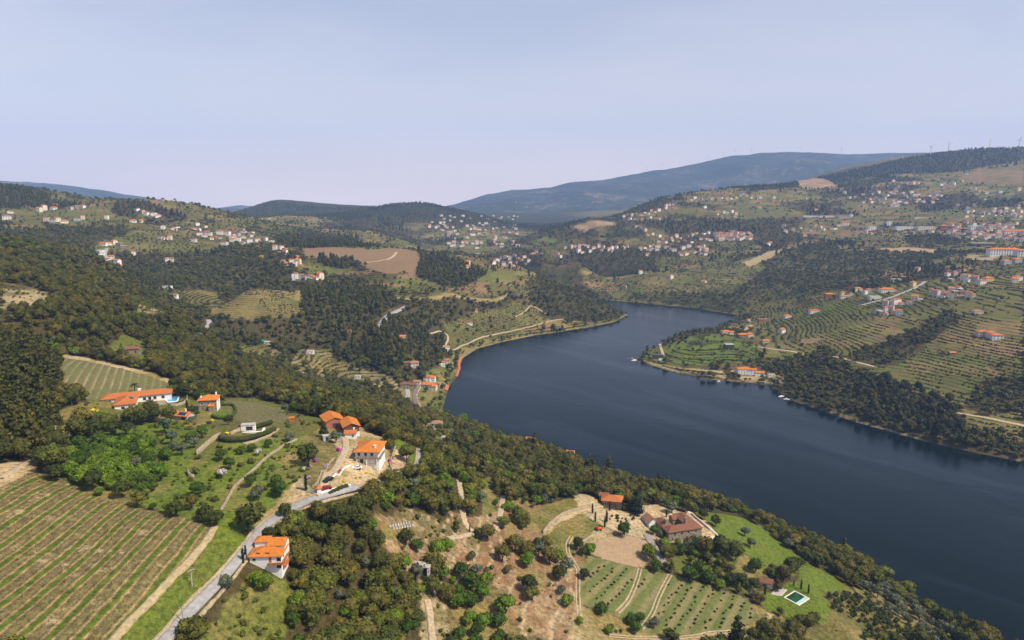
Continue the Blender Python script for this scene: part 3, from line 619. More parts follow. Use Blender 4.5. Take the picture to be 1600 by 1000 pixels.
# ------------------------------------------------------------------ far mountains
MOUNT = {}
def mountain(name, prof, dist, depth, label, seed, base_z=60, col1=(.030, .036, .026), col2=(.15, .115, .085)):
    """a ridge whose crest line follows the skyline points (u, v) at a distance"""
    pts = sorted((at_t(u, v, dist)[0], at_t(u, v, dist)[2]) for u, v in prof); y0 = dist * 1.0
    px = np.array([p[0] for p in pts]); pz = np.array([p[1] for p in pts])
    xs = np.linspace(px[0], px[-1], 260); s = np.linspace(-1, 1, 90)
    X, Sg = np.meshgrid(xs, s)
    crest = np.interp(X, px, pz)
    k = np.where(Sg < 0, 1 - np.abs(Sg) ** 1.15, 1 - Sg ** 1.5)
    Y = y0 * 1.02 + Sg * depth
    spur = (fbm(X / 900, Y / 900, seed, 5, .55) - .5)
    Z = base_z + (crest - base_z) * np.clip(k + spur * 1.7 * np.clip(1 - k, 0, .8), 0, 1) + (fbm(X / 160, Y / 160, seed + 3, 3) - .5) * 22
    idx = np.arange(X.size).reshape(X.shape)
    F = np.stack([idx[:-1, :-1], idx[:-1, 1:], idx[1:, 1:], idx[1:, :-1]], -1).reshape(-1, 4)
    t = NT(name, .95, .05); g = t.geo()
    n = t.noise(.0025, 6, .65, g); n2 = t.noise(.02, 4, .7, g)
    c = t.ramp(t.math('MULTIPLY_ADD', n2, .5, t.math('MULTIPLY', n, .6)), [(.42, col1), (.58, tuple(a * 1.3 for a in col1)), (.70, col2)])
    t.base(c)
    MOUNT[name] = (xs, y0 * 1.02, depth, Z)
    o = link('mountain_ridge', mesh_np(name, np.stack([X, Y, Z], -1), F, [t.m], True)); tag(o, label, kind='structure')
    return o
mountain('ridge_material', [(560,345),(660,330),(715,318),(760,304),(800,297),(860,293),(890,285),(940,281),(1020,267),(1060,262),(1140,244),(1190,239),(1230,237),(1270,239),(1310,241),(1380,240),(1440,239),(1500,242),(1600,244),(1800,250)], 7000, 2300, 'long blue mountain ridge with wind turbines on its crest', 91)
mountain('ridge_material_b', [(-300,268),(-100,276),(0,283),(50,284),(95,289),(130,295),(180,305),(215,314),(260,326),(330,345)], 6600, 1900, 'hazy mountain shoulder behind the upper left hill', 95)
mountain('ridge_material_c', [(-200,330),(230,331),(275,323),(310,328),(350,324),(372,321),(400,326),(470,333),(600,340),(760,342)], 8200, 1000, 'faint distant ridge low on the horizon', 99)
gv = []
pl_ = mesh_np('valley_floor', [(-11000, 4900, 40), (11000, 4900, 40), (11000, 9600, 40), (-11000, 9600, 40)], [[0, 1, 2, 3]])
vf = link('valley_floor', pl_); tm = NT('far_ground', .95, .05); vf.data.materials.append(tm.base(tm.ramp(tm.noise(.003, 5, .6, tm.geo()), [(.4, (.05, .055, .03)), (.65, (.12, .11, .06))]))); tag(vf, 'distant lowland beyond the hills', kind='structure')
# ------------------------------------------------------------------ plant building blocks
def ico(sub):
    bm = bmesh.new(); bmesh.ops.create_icosphere(bm, subdivisions=sub, radius=1.0)
    V = np.array([v.co[:] for v in bm.verts]); F = np.array([[v.index for v in f.verts] for f in bm.faces]); bm.free()
    return V, F
ICO1, ICO2 = ico(1), ico(2)
class Soup:
    """collects triangles and quads (as two triangles) for one mesh"""
    def __init__(s): s.V, s.F, s.n, s.a = [], [], 0, []
    def add(s, V, F, a=0.5):
        V = np.asarray(V, float).reshape(-1, 3); F = np.asarray(F)
        if F.shape[1] == 4: F = np.concatenate([F[:, [0, 1, 2]], F[:, [0, 2, 3]]])
        s.V.append(V); s.F.append(F + s.n); s.n += len(V); s.a.append(np.full(len(V), a) if np.isscalar(a) else a)
    def mesh(s, name, mats=(), smooth_=False):
        return mesh_np(name, np.concatenate(s.V), np.concatenate(s.F), mats, smooth_, {'clump': ('FLOAT', np.concatenate(s.a))})
def blob(sp, g, c, r, a, rough=.22, sub=ICO1):
    V = sub[0] * np.array(r) * (1 + rough * (g.random((len(sub[0]), 1)) * 2 - 1.2)); sp.add(V + c, sub[1], a)
def leaves(sp, g, c, r, n, size, a, droop=0.0):
    """small leaf sprays spread over and through an ellipsoid"""
    d = g.normal(size=(n, 3)); d /= np.linalg.norm(d, axis=1)[:, None]
    p = c + d * np.array(r) * (0.82 + .32 * g.random((n, 1)))
    nrm = d + g.normal(size=(n, 3)) * .55; nrm /= np.linalg.norm(nrm, axis=1)[:, None]
    t1 = np.cross(nrm, g.normal(size=(n, 3))); t1 /= np.linalg.norm(t1, axis=1)[:, None]; t2 = np.cross(nrm, t1)
    s1 = size * (.6 + .8 * g.random((n, 1))); s2 = s1 * (.5 + .4 * g.random((n, 1)))
    q = np.stack([p - t1 * s1 * .5, p - t2 * s2 * .5 + nrm * .12 * s1, p + t1 * s1 * .5 - np.array([0, 0, droop]) * s1, p + t2 * s2 * .5], 1).reshape(-1, 3)
    sp.add(q, np.arange(4 * n).reshape(-1, 4), np.repeat(np.clip(a + g.normal(size=n) * .13, 0, 1), 4))
def limb(sp, pts, r0, r1, sides=5, a=.5):
    pts = np.array(pts, float); n = len(pts); ang = np.arange(sides) * 2 * math.pi / sides; V = []
    for i, p in enumerate(pts):
        d = pts[min(i + 1, n - 1)] - pts[max(i - 1, 0)]; d = d / (np.linalg.norm(d) + 1e-9)
        u = np.cross(d, (0.3, 1, .1)); u /= np.linalg.norm(u) + 1e-9; w = np.cross(d, u); r = r0 + (r1 - r0) * i / (n - 1)
        V.append(p + r * (np.cos(ang)[:, None] * u + np.sin(ang)[:, None] * w))
    V = np.concatenate(V); F = []
    for i in range(n - 1):
        for k in range(sides): F.append((i * sides + k, i * sides + (k + 1) % sides, (i + 1) * sides + (k + 1) % sides, (i + 1) * sides + k))
    sp.add(V, np.array(F), a)

def leaf_material(name, stops, dark=.62, rough=.75):
    """crown colours: one stop of the ramp for each tree, light and dark clumps within it"""
    t = NT(name, rough, .12)
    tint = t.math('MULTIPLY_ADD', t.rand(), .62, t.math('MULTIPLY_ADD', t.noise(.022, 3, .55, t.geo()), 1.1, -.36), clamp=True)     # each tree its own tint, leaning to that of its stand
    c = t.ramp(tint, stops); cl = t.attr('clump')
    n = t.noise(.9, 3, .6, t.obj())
    k = t.math('MULTIPLY_ADD', cl, .75, t.math('MULTIPLY', n, .5))  # low clump values darken the cores: inner crown shade put into the colour
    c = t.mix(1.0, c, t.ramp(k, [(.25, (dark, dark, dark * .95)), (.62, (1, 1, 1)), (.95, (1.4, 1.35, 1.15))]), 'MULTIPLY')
    t.base(c); return t.m
def bark_material(name, c1, c2):
    t = NT(name, .95, .05); return t.base(t.ramp(t.noise(6, 3, .6, t.obj()), [(.35, c1), (.7, c2)]))
LM = dict(
 oak=leaf_material('oak_leaves', [(0, (0.048, 0.062, 0.010)), (.22, (0.064, 0.077, 0.013)), (.42, (0.089, 0.087, 0.015)), (.60, (0.121, 0.098, 0.020)), (.74, (0.091, 0.116, 0.015)), (.88, (0.139, 0.110, 0.022)), (1, (0.105, 0.139, 0.017))]),
 holm=leaf_material('holm_oak_leaves', [(0, (0.041, 0.048, 0.009)), (.4, (0.061, 0.063, 0.012)), (.7, (0.083, 0.075, 0.015)), (.88, (0.112, 0.088, 0.018)), (1, (0.087, 0.100, 0.016))]),
 far=leaf_material('hedgerow_leaves', [(0, (0.041, 0.049, 0.011)), (.3, (0.065, 0.072, 0.015)), (.6, (0.095, 0.090, 0.020)), (.85, (0.122, 0.108, 0.026)), (1, (0.105, 0.118, 0.022))]),
 pine=leaf_material('pine_needles', [(0, (0.035, 0.043, 0.010)), (.5, (0.053, 0.056, 0.012)), (1, (0.080, 0.072, 0.017))]),
 eucalypt=leaf_material('eucalypt_leaves', [(0, (0.033, 0.039, 0.010)), (.6, (0.051, 0.051, 0.014)), (1, (0.077, 0.064, 0.020))]),
 olive=leaf_material('olive_leaves', [(0, (.075, .088, .052)), (.5, (.095, .105, .065)), (1, (.085, .105, .055))]),
 bright=leaf_material('spring_leaves', [(0, (0.062, 0.120, 0.008)), (.5, (0.094, 0.150, 0.011)), (1, (0.130, 0.165, 0.015))]),
 green=leaf_material('dense_leaves', [(0, (0.031, 0.060, 0.007)), (.6, (0.047, 0.080, 0.008)), (1, (0.062, 0.095, 0.010))]),
 dark=leaf_material('dark_leaves', [(0, (0.029, 0.042, 0.008)), (1, (0.050, 0.056, 0.011))]),
 blue=leaf_material('grey_blue_leaves', [(0, (.060, .090, .055)), (1, (.080, .110, .065))]),
 cypress=leaf_material('cypress_leaves', [(0, (.014, .026, .010)), (1, (.024, .036, .014))]),
 shrub=leaf_material('shrub_leaves', [(0, (0.057, 0.068, 0.011)), (.3, (0.086, 0.105, 0.014)), (.6, (0.103, 0.094, 0.019)), (.85, (0.069, 0.099, 0.011)), (1, (0.137, 0.132, 0.028))]),
 blossom=leaf_material('pale_blossom', [(0, (.40, .36, .32)), (1, (.50, .44, .42))]),
 magenta=leaf_material('magenta_flowers', [(0, (.50, .02, .36)), (1, (.62, .05, .50))]),
 yellow=leaf_material('yellow_flowers', [(0, (.60, .42, .02)), (1, (.55, .45, .04))]),
 lilac=leaf_material('lilac_flowers', [(0, (.42, .22, .45)), (1, (.50, .36, .55))]),
)
BARK = bark_material('bark', (.055, .042, .030), (.13, .10, .075)); PALEBARK = bark_material('pale_bark', (.12, .10, .08), (.26, .22, .18))

def crown_round(g, R, H, base, lumps, n, size, flat=.8):
    sp = Soup(); mid = (H + base) / 2; hz = (H - base) / 2
    for i in range(lumps):
        d = g.normal(size=3); d /= np.linalg.norm(d); d[2] = abs(d[2]) * 1.1 - .35
        rr = (.55 + .45 * g.random())
        c = np.array([d[0] * R * .62 * rr, d[1] * R * .62 * rr, mid + d[2] * hz * .62])
        r = R * (.34 + .24 * g.random()); rv = (r, r, r * flat)
        a = g.random()
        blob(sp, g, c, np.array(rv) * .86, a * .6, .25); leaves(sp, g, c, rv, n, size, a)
    return sp
def crown_pine(g, R, H, base, tiers, n, size):
    sp = Soup()
    for i in range(tiers):
        f = i / max(tiers - 1, 1); z = base + (H - base) * (.1 + .85 * f); rr = R * (1 - .72 * f ** 1.3)
        for k in range(max(2, int(4 * (1 - f) + 1))):
            an = g.random() * 6.28; c = np.array([math.cos(an) * rr * .55, math.sin(an) * rr * .55, z + g.normal() * .3])
            r = rr * (.42 + .22 * g.random()) + .35; a = g.random()
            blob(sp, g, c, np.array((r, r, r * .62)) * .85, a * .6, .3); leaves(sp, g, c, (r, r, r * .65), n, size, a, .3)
    return sp
def crown_tall(g, R, H, base, lumps, n, size):
    sp = Soup()
    for i in range(lumps):
        f = (i + .5) / lumps; z = base + (H - base) * f; rr = R * (.55 + .5 * math.sin(math.pi * min(1, f * .9 + .12)))
        an = g.random() * 6.28; off = rr * .45 * g.random(); c = np.array([math.cos(an) * off, math.sin(an) * off, z])
        r = rr * (.5 + .25 * g.random()); a = g.random()
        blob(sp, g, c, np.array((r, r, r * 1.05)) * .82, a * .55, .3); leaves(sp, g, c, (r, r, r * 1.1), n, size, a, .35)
    return sp
def crown_cypress(g, R, H, n, size):
    sp = Soup()
    for i in range(7):
        f = (i + .5) / 7; r = R * (.55 + .6 * math.sin(math.pi * (f * .82 + .16))) * .9; c = np.array([g.normal() * .05, g.normal() * .05, .3 + (H - .5) * f])
        blob(sp, g, c, (r * .8, r * .8, H / 9), .3, .15); leaves(sp, g, c, (r, r, H / 8.5), n, size, .3 + .4 * g.random())
    return sp
def trunk_of(g, H, base, R, r0, mat, branches=4):
    sp = Soup(); lean = g.normal(size=2) * .25
    limb(sp, [(0, 0, -.6), (lean[0] * .3, lean[1] * .3, base * .6), (lean[0], lean[1], base + (H - base) * .45)], r0, r0 * .45, 6)
    for k in range(branches):
        an = g.random() * 6.28; e = R * (.45 + .2 * g.random())
        limb(sp, [(lean[0] * .5, lean[1] * .5, base * .75), (math.cos(an) * e * .5, math.sin(an) * e * .5, base + (H - base) * .2), (math.cos(an) * e, math.sin(an) * e, base + (H - base) * (.35 + .2 * g.random()))], r0 * .5, r0 * .16, 4)
    return sp.mesh('trunk', [mat])

PROTO = {}      # kind -> list of (crown mesh, trunk mesh or None, radius, height)
def proto(kind, cr, tr, R, H): PROTO.setdefault(kind, []).append((cr, tr, R, H))
def make_protos():
    for s in range(5):
        g = np.random.default_rng(100 + s); R = 3.3 + .5 * g.random(); H = 6.6 + 1.6 * g.random(); b = 1.3
        proto('oak', crown_round(g, R, H, b, 13, 80, .6).mesh('crown', [LM['oak']]), trunk_of(g, H, b + .5, R, .26, BARK), R, H)
        if s < 4: proto('holm', crown_round(g, R * .95, H * 1.05, b, 13, 76, .6, .95).mesh('crown', [LM['holm']]), trunk_of(g, H, b + .5, R, .26, BARK), R, H)
    for s in range(3):
        g = np.random.default_rng(140 + s); R = 3.4; H = 6.5 + g.random()
        proto('far', crown_round(g, R, H, .6, 7, 16, 1.5).mesh('crown', [LM['far']]), None, R, H)
        proto('farpine', crown_tall(g, 3.1, 7.8, .6, 8, 16, 1.5).mesh('crown', [LM['pine']]), None, 2.9, 8.5)
    for s in range(3):
        g = np.random.default_rng(180 + s); H = 11 + 2 * g.random()
        proto('pine', crown_pine(g, 2.9, H, 2.5, 6, 16, 1.0).mesh('crown', [LM['pine']]), trunk_of(g, H, 5, 1.5, .25, BARK, 2), 2.9, H)
        proto('eucalypt', crown_round(g, 3.3, 10.5 + s, 1.8, 17, 44, .85, 1.15).mesh('crown', [LM['eucalypt']]), trunk_of(g, 12, 5, 1.6, .24, PALEBARK, 3), 3.1, 11.5 + s)
    for s in range(3):
        g = np.random.default_rng(220 + s)
        proto('shrub', crown_round(g, 1.25, 1.7, .0, 6, 22, .42).mesh('crown', [LM['shrub']]), None, 1.25, 1.7)
        proto('rowbush', crown_round(g, 1.5, 1.5, .0, 5, 12, .8).mesh('crown', [LM['holm']]), None, 1.5, 1.5)
        for k, R, H, b, lu, n, sz in (('olive', 2.5, 4.6, 1.0, 10, 44, .55), ('bright', 2.6, 4.8, .3, 13, 64, .5), ('green', 2.7, 5.0, .3, 13, 64, .5), ('dark', 3.0, 6.0, .8, 12, 46, .70), ('blue', 2.5, 6.4, .6, 12, 46, .62), ('blossom', 2.0, 3.6, .7, 8, 40, .45)):
            proto(k, crown_round(g, R, H, b, lu, n, sz).mesh('crown', [LM[k]]), trunk_of(g, H, b + .4, R, .2, BARK), R, H)
        proto('citrus', crown_round(g, 1.6, 3.0, .25, 8, 34, .45, .95).mesh('crown', [LM['dark']]), trunk_of(g, 3, .5, 1.2, .12, BARK, 2), 1.6, 3.0)
        proto('bush', crown_round(g, .75, 1.1, .0, 5, 22, .3).mesh('crown', [LM['dark']]), trunk_of(g, 1.0, .2, .4, .06, BARK, 2), .75, 1.1)
        for k in ('magenta', 'yellow', 'lilac'):
            proto(k, crown_round(g, .95, 1.3, .0, 6, 24, .34).mesh('crown', [LM[k]]), trunk_of(g, 1.0, .2, .4, .05, BARK, 2), .95, 1.3)
    for s in range(2):
        g = np.random.default_rng(260 + s)
        proto('cypress', crown_cypress(g, .62, 6.0, 44, .34).mesh('crown', [LM['cypress']]), trunk_of(g, 3, .4, .3, .12, BARK, 1), .62, 6.0)
        proto('cedar', crown_pine(g, 4.6, 14, 1.2, 8, 44, .95).mesh('crown', [LM['cypress']]), trunk_of(g, 13, 3, 2.0, .4, BARK, 3), 4.6, 14)
make_protos()

def ordinal(n):
    a = 'first second third fourth fifth sixth seventh eighth ninth tenth eleventh twelfth thirteenth fourteenth fifteenth sixteenth seventeenth eighteenth nineteenth'.split(); t = {2: 'twent', 3: 'thirt', 4: 'fort', 5: 'fift', 6: 'sixt', 7: 'sevent', 8: 'eight', 9: 'ninet'}
    if n < 20: return a[n - 1]
    return t[n // 10] + 'ieth' if n % 10 == 0 else t[n // 10] + 'y-' + a[n % 10 - 1]
def ground_z(x, y): return float(height(np.array([x]), np.array([y]))[0])
NAME = dict(oak='oak_tree', holm='oak_tree', far='oak_tree', pine='pine_tree', farpine='pine_tree', eucalypt='eucalyptus_tree', olive='olive_tree', bright='leafy_tree', green='leafy_tree', dark='evergreen_tree', blue='grey_green_tree',
            blossom='blossom_tree', citrus='citrus_tree', bush='orchard_bush', cypress='cypress_tree', cedar='cedar_tree', shrub='shrub', magenta='flowering_shrub', yellow='flowering_shrub', lilac='flowering_shrub')
def plant(kind, x, y, label, group=None, s=1.0, sz=None, rot=None, var=None, cat='tree', z=None):
    ps = PROTO[kind]; cr, tr, R, H = ps[rnd.randrange(len(ps)) if var is None else var % len(ps)]
    r = link(NAME[kind], None); r.location = (x, y, ground_z(x, y) - .05 if z is None else z); r.rotation_euler = (0, 0, rnd.random() * 6.28 if rot is None else rot)
    r.scale = (s, s, s if sz is None else sz)
    if tr is None:      # a low shrub is one leafy body
        bpy.data.objects.remove(r); o = link(NAME[kind], cr); o.location = (x, y, ground_z(x, y) - .05); o.rotation_euler = (0, 0, rnd.random() * 6.28); o.scale = (s, s, s if sz is None else sz)
        return tag(o, label, cat, group)
    link('trunk', tr, r); link('crown', cr, r)
    return tag(r, label, cat, group)

# ------------------------------------------------------------------ masses too many to count: points carrying instanced plants
PROTO_COL = {}
def proto_collection(kind):
    if kind not in PROTO_COL:
        c = bpy.data.collections.new('plants_' + kind)
        for cr, tr, R, H in PROTO[kind]:
            if tr is None: me = cr
            else:
                bm = bmesh.new(); bm.from_mesh(cr); k = len(bm.faces); bm.from_mesh(tr); bm.faces.ensure_lookup_table()
                for f in bm.faces[k:]: f.material_index = 1
                me = bpy.data.meshes.new('plant'); bm.to_mesh(me); bm.free(); me.materials.append(cr.materials[0]); me.materials.append(tr.materials[0])
            c.objects.link(bpy.data.objects.new('plant_' + kind, me))
        PROTO_COL[kind] = c
    return PROTO_COL[kind]
def mass(name, kind, P, S, label, cat):
    """one stuff object: plants of a kind at points P (n,3) with scales S (n,3)"""
    n = len(P)
    if n == 0: return None
    me = bpy.data.meshes.new(name); me.vertices.add(n); me.vertices.foreach_set('co', np.asarray(P, np.float32).ravel())
    for nm, typ, arr in (('psc', 'FLOAT_VECTOR', S), ('prot', 'FLOAT', nrng.random(n) * 6.283), ('pidx', 'INT', nrng.integers(0, len(PROTO[kind]), n))):
        a = me.attributes.new(nm, typ, 'POINT'); a.data.foreach_set('vector' if typ == 'FLOAT_VECTOR' else 'value', np.asarray(arr, np.int32 if typ == 'INT' else np.float32).ravel())
    o = link(name, me); ng = bpy.data.node_groups.new('scatter_' + name, 'GeometryNodeTree')
    ng.interface.new_socket('Geometry', in_out='INPUT', socket_type='NodeSocketGeometry'); ng.interface.new_socket('Geometry', in_out='OUTPUT', socket_type='NodeSocketGeometry')
    N = ng.nodes.new; L = ng.links.new
    gi, go = N('NodeGroupInput'), N('NodeGroupOutput'); ci = N('GeometryNodeCollectionInfo'); ci.inputs['Collection'].default_value = proto_collection(kind); ci.inputs['Separate Children'].default_value = True
    ip = N('GeometryNodeInstanceOnPoints'); ip.inputs['Pick Instance'].default_value = True
    def na(nm, typ):
        a = N('GeometryNodeInputNamedAttribute'); a.data_type = typ; a.inputs['Name'].default_value = nm; return a.outputs['Attribute']
    cx = N('ShaderNodeCombineXYZ'); L(na('prot', 'FLOAT'), cx.inputs[2])
    mp = N('GeometryNodeMeshToPoints'); L(gi.outputs[0], mp.inputs[0])
    L(mp.outputs[0], ip.inputs['Points']); L(ci.outputs[0], ip.inputs['Instance']); L(na('pidx', 'INT'), ip.inputs['Instance Index']); L(cx.outputs[0], ip.inputs['Rotation']); L(na('psc', 'FLOAT_VECTOR'), ip.inputs['Scale'])
    L(ip.outputs[0], go.inputs[0])
    md = o.modifiers.new('scatter', 'NODES'); md.node_group = ng
    return tag(o, label, cat, kind='stuff')
# ------------------------------------------------------------------ surfaces for made things
def flat_mat(name, c, var=.25, scale=2.0, rough=.85, spec=.2, bump=0.0):
    t = NT(name, rough, spec); n = t.noise(scale, 4, .6, t.geo())
    lo = tuple(a * (1 - var) for a in c); hi = tuple(min(a * (1 + var), .95) for a in c)
    t.base(t.ramp(n, [(.3, lo), (.7, hi)]))
    if bump: t.bump(n, bump, .1)
    return t.m
def tile_mat(name, c, c2):
    t = NT(name, .8, .15); p = t.sep(t.obj())
    w = t.n('ShaderNodeTexWave', wave_type='BANDS', bands_direction='X'); w.inputs['Scale'].default_value = 1.3; w.inputs['Distortion'].default_value = .6; t.l(t.obj(), w.inputs['Vector'])
    n = t.noise(.9, 5, .7, t.geo()); n2 = t.noise(5, 2, .6, t.geo())
    col = t.ramp(t.math('MULTIPLY_ADD', n2, .4, t.math('MULTIPLY', n, .6)), [(.35, c2), (.6, c)])
    t.base(t.mix(.35, col, t.mix(1.0, col, w.outputs['Color'], 'MULTIPLY'))); t.bump(w.outputs['Fac'], .4, .06)
    return t.m
def stone_mat(name, c1, c2):
    t = NT(name, .95, .08); v = t.n('ShaderNodeTexVoronoi'); v.inputs['Scale'].default_value = 1.6; t.l(t.geo(), v.inputs['Vector'])
    c = t.mix(t.noise(.7, 4, .6, t.geo()), c1, c2); c = t.mix(1.0, c, t.ramp(t.sep(v.outputs['Color'])[0], [(0, (.65, .65, .65)), (1, (1.2, 1.18, 1.15))]), 'MULTIPLY')
    t.base(c); t.bump(v.outputs['Distance'], .5, .1); return t.m
M = dict(
 asphalt=flat_mat('asphalt', (.27, .258, .255), .2, .7), dirt=flat_mat('packed_earth', (.37, .285, .185), .35, .9), straw=flat_mat('straw_track', (.33, .26, .14), .3, .9), cobble=flat_mat('grey_cobble', (.23, .20, .185), .35, 1.2),
 verge=flat_mat('gravel_verge', (.30, .24, .15), .4, 1.1), rut=flat_mat('bare_rut', (.34, .26, .165), .3, .8), concrete=flat_mat('concrete', (.36, .33, .30), .25, .8), white=flat_mat('white_render', (.72, .70, .66), .08, .5), cream=flat_mat('cream_render', (.66, .58, .46), .08, .5),
 dull=flat_mat('dusty_white_render', (.56, .53, .48), .12, .5), yellow=flat_mat('yellow_render', (.66, .50, .24), .08, .5), pink=flat_mat('pink_render', (.60, .44, .38), .08, .5), grey=flat_mat('grey_render', (.40, .40, .40), .1, .5), stone=stone_mat('granite_wall', (.30, .25, .19), (.20, .17, .13)), drystone=stone_mat('dry_stone', (.36, .29, .20), (.22, .18, .13)),
 brownw=flat_mat('brown_boards', (.12, .065, .045), .2, 1), tile=tile_mat('new_orange_tile', (.64, .215, .040), (.40, .125, .030)), tile2=tile_mat('weathered_orange_tile', (.52, .17, .05), (.36, .115, .045)), tile3=tile_mat('old_brown_tile', (.24, .105, .065), (.165, .070, .045)), tile4=tile_mat('pale_old_tile', (.38, .22, .13), (.26, .14, .085)),
 glass=flat_mat('dark_window_glass', (.02, .023, .028), .1, 1, .12, .5), redpaint=flat_mat('red_paint', (.30, .03, .025), .1, 2, .5), darkmetal=flat_mat('dark_metal', (.05, .05, .055), .1, 2, .4, .5), steel=flat_mat('grey_steel', (.35, .36, .37), .1, 2, .45, .5),
 solar=flat_mat('solar_cells', (.012, .02, .06), .15, 3, .15, .6), bluepool=flat_mat('pool_water', (.03, .30, .62), .08, .5, .08, .5), greenpool=flat_mat('green_pool_water', (.010, .050, .016), .1, .5, .1, .5), palepool=flat_mat('pale_pool_step', (.34, .50, .48), .1, .5, .15, .5), turq=flat_mat('turquoise_pool', (.12, .50, .52), .1, .5, .1, .5),
 rust=flat_mat('red_walkway', (.40, .12, .07), .15, 1), ballast=flat_mat('railway_ballast', (.16, .12, .10), .25, 1), wood=flat_mat('weathered_wood', (.19, .14, .10), .25, 2), carblack=flat_mat('black_car_paint', (.015, .015, .018), .1, 2, .2, .6), carred=flat_mat('red_car_paint', (.22, .012, .016), .1, 2, .2, .6), carwhite=flat_mat('white_car_paint', (.72, .72, .72), .05, 2, .25, .5), rubber=flat_mat('rubber', (.02, .02, .02), .1, 2), orange=flat_mat('orange_paint', (.65, .12, .03), .1, 2, .5), turbine=flat_mat('turbine_white', (.80, .80, .80), .03, 1),
 green=flat_mat('green_sheet', (.03, .22, .10), .1, 1), redbrick=flat_mat('red_brick_render', (.34, .12, .08), .12, .6),
)
CLEAR = []; CLEAR_LINES = []
def spline(pts, step):
    P = np.array(pts, float); n = len(P)
    if n < 3:
        k = max(2, int(np.linalg.norm(P[-1] - P[0]) / step) + 1); return P[0] + (P[-1] - P[0]) * np.linspace(0, 1, k)[:, None]
    out = []
    for i in range(n - 1):
        p0, p1, p2, p3 = P[max(i - 1, 0)], P[i], P[i + 1], P[min(i + 2, n - 1)]
        k = max(2, int(np.linalg.norm(p2 - p1) / step))
        for t in np.linspace(0, 1, k, endpoint=False):
            out.append(.5 * ((2 * p1) + (-p0 + p2) * t + (2 * p0 - 5 * p1 + 4 * p2 - p3) * t * t + (-p0 + 3 * p1 - 3 * p2 + p3) * t ** 3))
    out.append(P[-1]); return np.array(out)
def ribbon_mesh(name, pts, width, mat, off=.16, step=2.5, ragged=.0, shift=0.0, thick=.35):
    L = spline([p[:2] for p in pts], step); n = len(L)
    T = np.gradient(L, axis=0); T /= np.linalg.norm(T, axis=1)[:, None] + 1e-9; N = np.stack([-T[:, 1], T[:, 0]], 1)
    w = np.full(n, width / 2)
    cols = np.array([-1, -.5, 0, .5, 1.0]); V = np.zeros((n, 7, 3))
    for j, c in enumerate(cols):
        r = 1 + ragged * (nrng.random(n) - .5)
        q = L + N * (shift + c * w * r)[:, None]
        V[:, j + 1, :2] = q; V[:, j + 1, 2] = np.maximum(height(q[:, 0], q[:, 1]), 0) + off
    zc = V[:, 1:6, 2].max(1); V[:, 1:6, 2] = .35 * V[:, 1:6, 2] + .65 * zc[:, None]   # nearly level across
    V[:, 0] = V[:, 1]; V[:, 6] = V[:, 5]; V[:, 0, 2] -= thick + .5; V[:, 6, 2] -= thick + .5
    idx = np.arange(n * 7).reshape(n, 7); F = np.stack([idx[:-1, :-1], idx[:-1, 1:], idx[1:, 1:], idx[1:, :-1]], -1).reshape(-1, 4)
    return mesh_np(name, V, F[:, ::-1], [mat])
def way(name, pix, width, mat, label, step=2.5, ragged=.0, off=.16, clear=1.0, world=None, twin=False, verge=False, **k):
    pts = world if world is not None else [place(u, v, **k) for u, v in pix]
    if twin:      # a pair of wheel ruts
        bm = bmesh.new()
        for s_ in (-.72, .72):
            m_ = ribbon_mesh('rut', pts, .62, mat, .06, step, ragged, shift=s_); bm.from_mesh(m_); bpy.data.meshes.remove(m_)
        me = bpy.data.meshes.new(name); bm.to_mesh(me); bm.free(); me.materials.append(mat)
    else: me = ribbon_mesh(name, pts, width, mat, off, step, ragged)
    if verge:      # dusty strips beside the asphalt
        bm = bmesh.new()
        for s_ in (-1, 1):
            m_ = ribbon_mesh('verge', pts, .8, M['verge'], .05, 1.3, .6, shift=s_ * (width / 2 + .3)); bm.from_mesh(m_); bpy.data.meshes.remove(m_)
        vm_ = bpy.data.meshes.new('road_verge'); bm.to_mesh(vm_); bm.free(); vm_.materials.append(M['verge'])
        tag(link('road_verge', vm_), 'dusty gravel verge along the ' + label.split(' road')[0] + ' road', kind='structure')
    o = link(name, me); tag(o, label, kind='structure')
    CLEAR_LINES.append(([tuple(p) for p in spline([p[:2] for p in pts], 8)], width / 2 + clear)); return o, pts
def wall_line(name, pix, h, th, mat, label, cat='wall', cap=None, step=2.0, clear=.6, world=None, sink=.8, group=None):
    pts = world if world is not None else [place(u, v) for u, v in pix]
    L = spline([p[:2] for p in pts], step); n = len(L); T = np.gradient(L, axis=0); T /= np.linalg.norm(T, axis=1)[:, None] + 1e-9; N = np.stack([-T[:, 1], T[:, 0]], 1)
    z = height(L[:, 0], L[:, 1]); V = np.zeros((n, 4, 3))
    hh = h * (1 + (nrng.random(n) - .5) * (.12 if mat is M['drystone'] or mat is M['stone'] else 0))
    for j, (s, up) in enumerate(((-1, 0), (-1, 1), (1, 1), (1, 0))):
        V[:, j, :2] = L + N * (s * th / 2); V[:, j, 2] = z + (hh if up else -sink)
    idx = np.arange(n * 4).reshape(n, 4); F = [np.stack([idx[:-1, j], idx[1:, j], idx[1:, j + 1], idx[:-1, j + 1]], -1) for j in range(3)]
    F = np.concatenate(F + [np.array([[0, 1, 2, 3]]), np.array([idx[-1][::-1]])])
    o = link(name, mesh_np(name, V, F, [mat])); tag(o, label, cat, group); CLEAR_LINES.append(([tuple(p) for p in L[::3]] + [tuple(L[-1])], th / 2 + clear)); return o
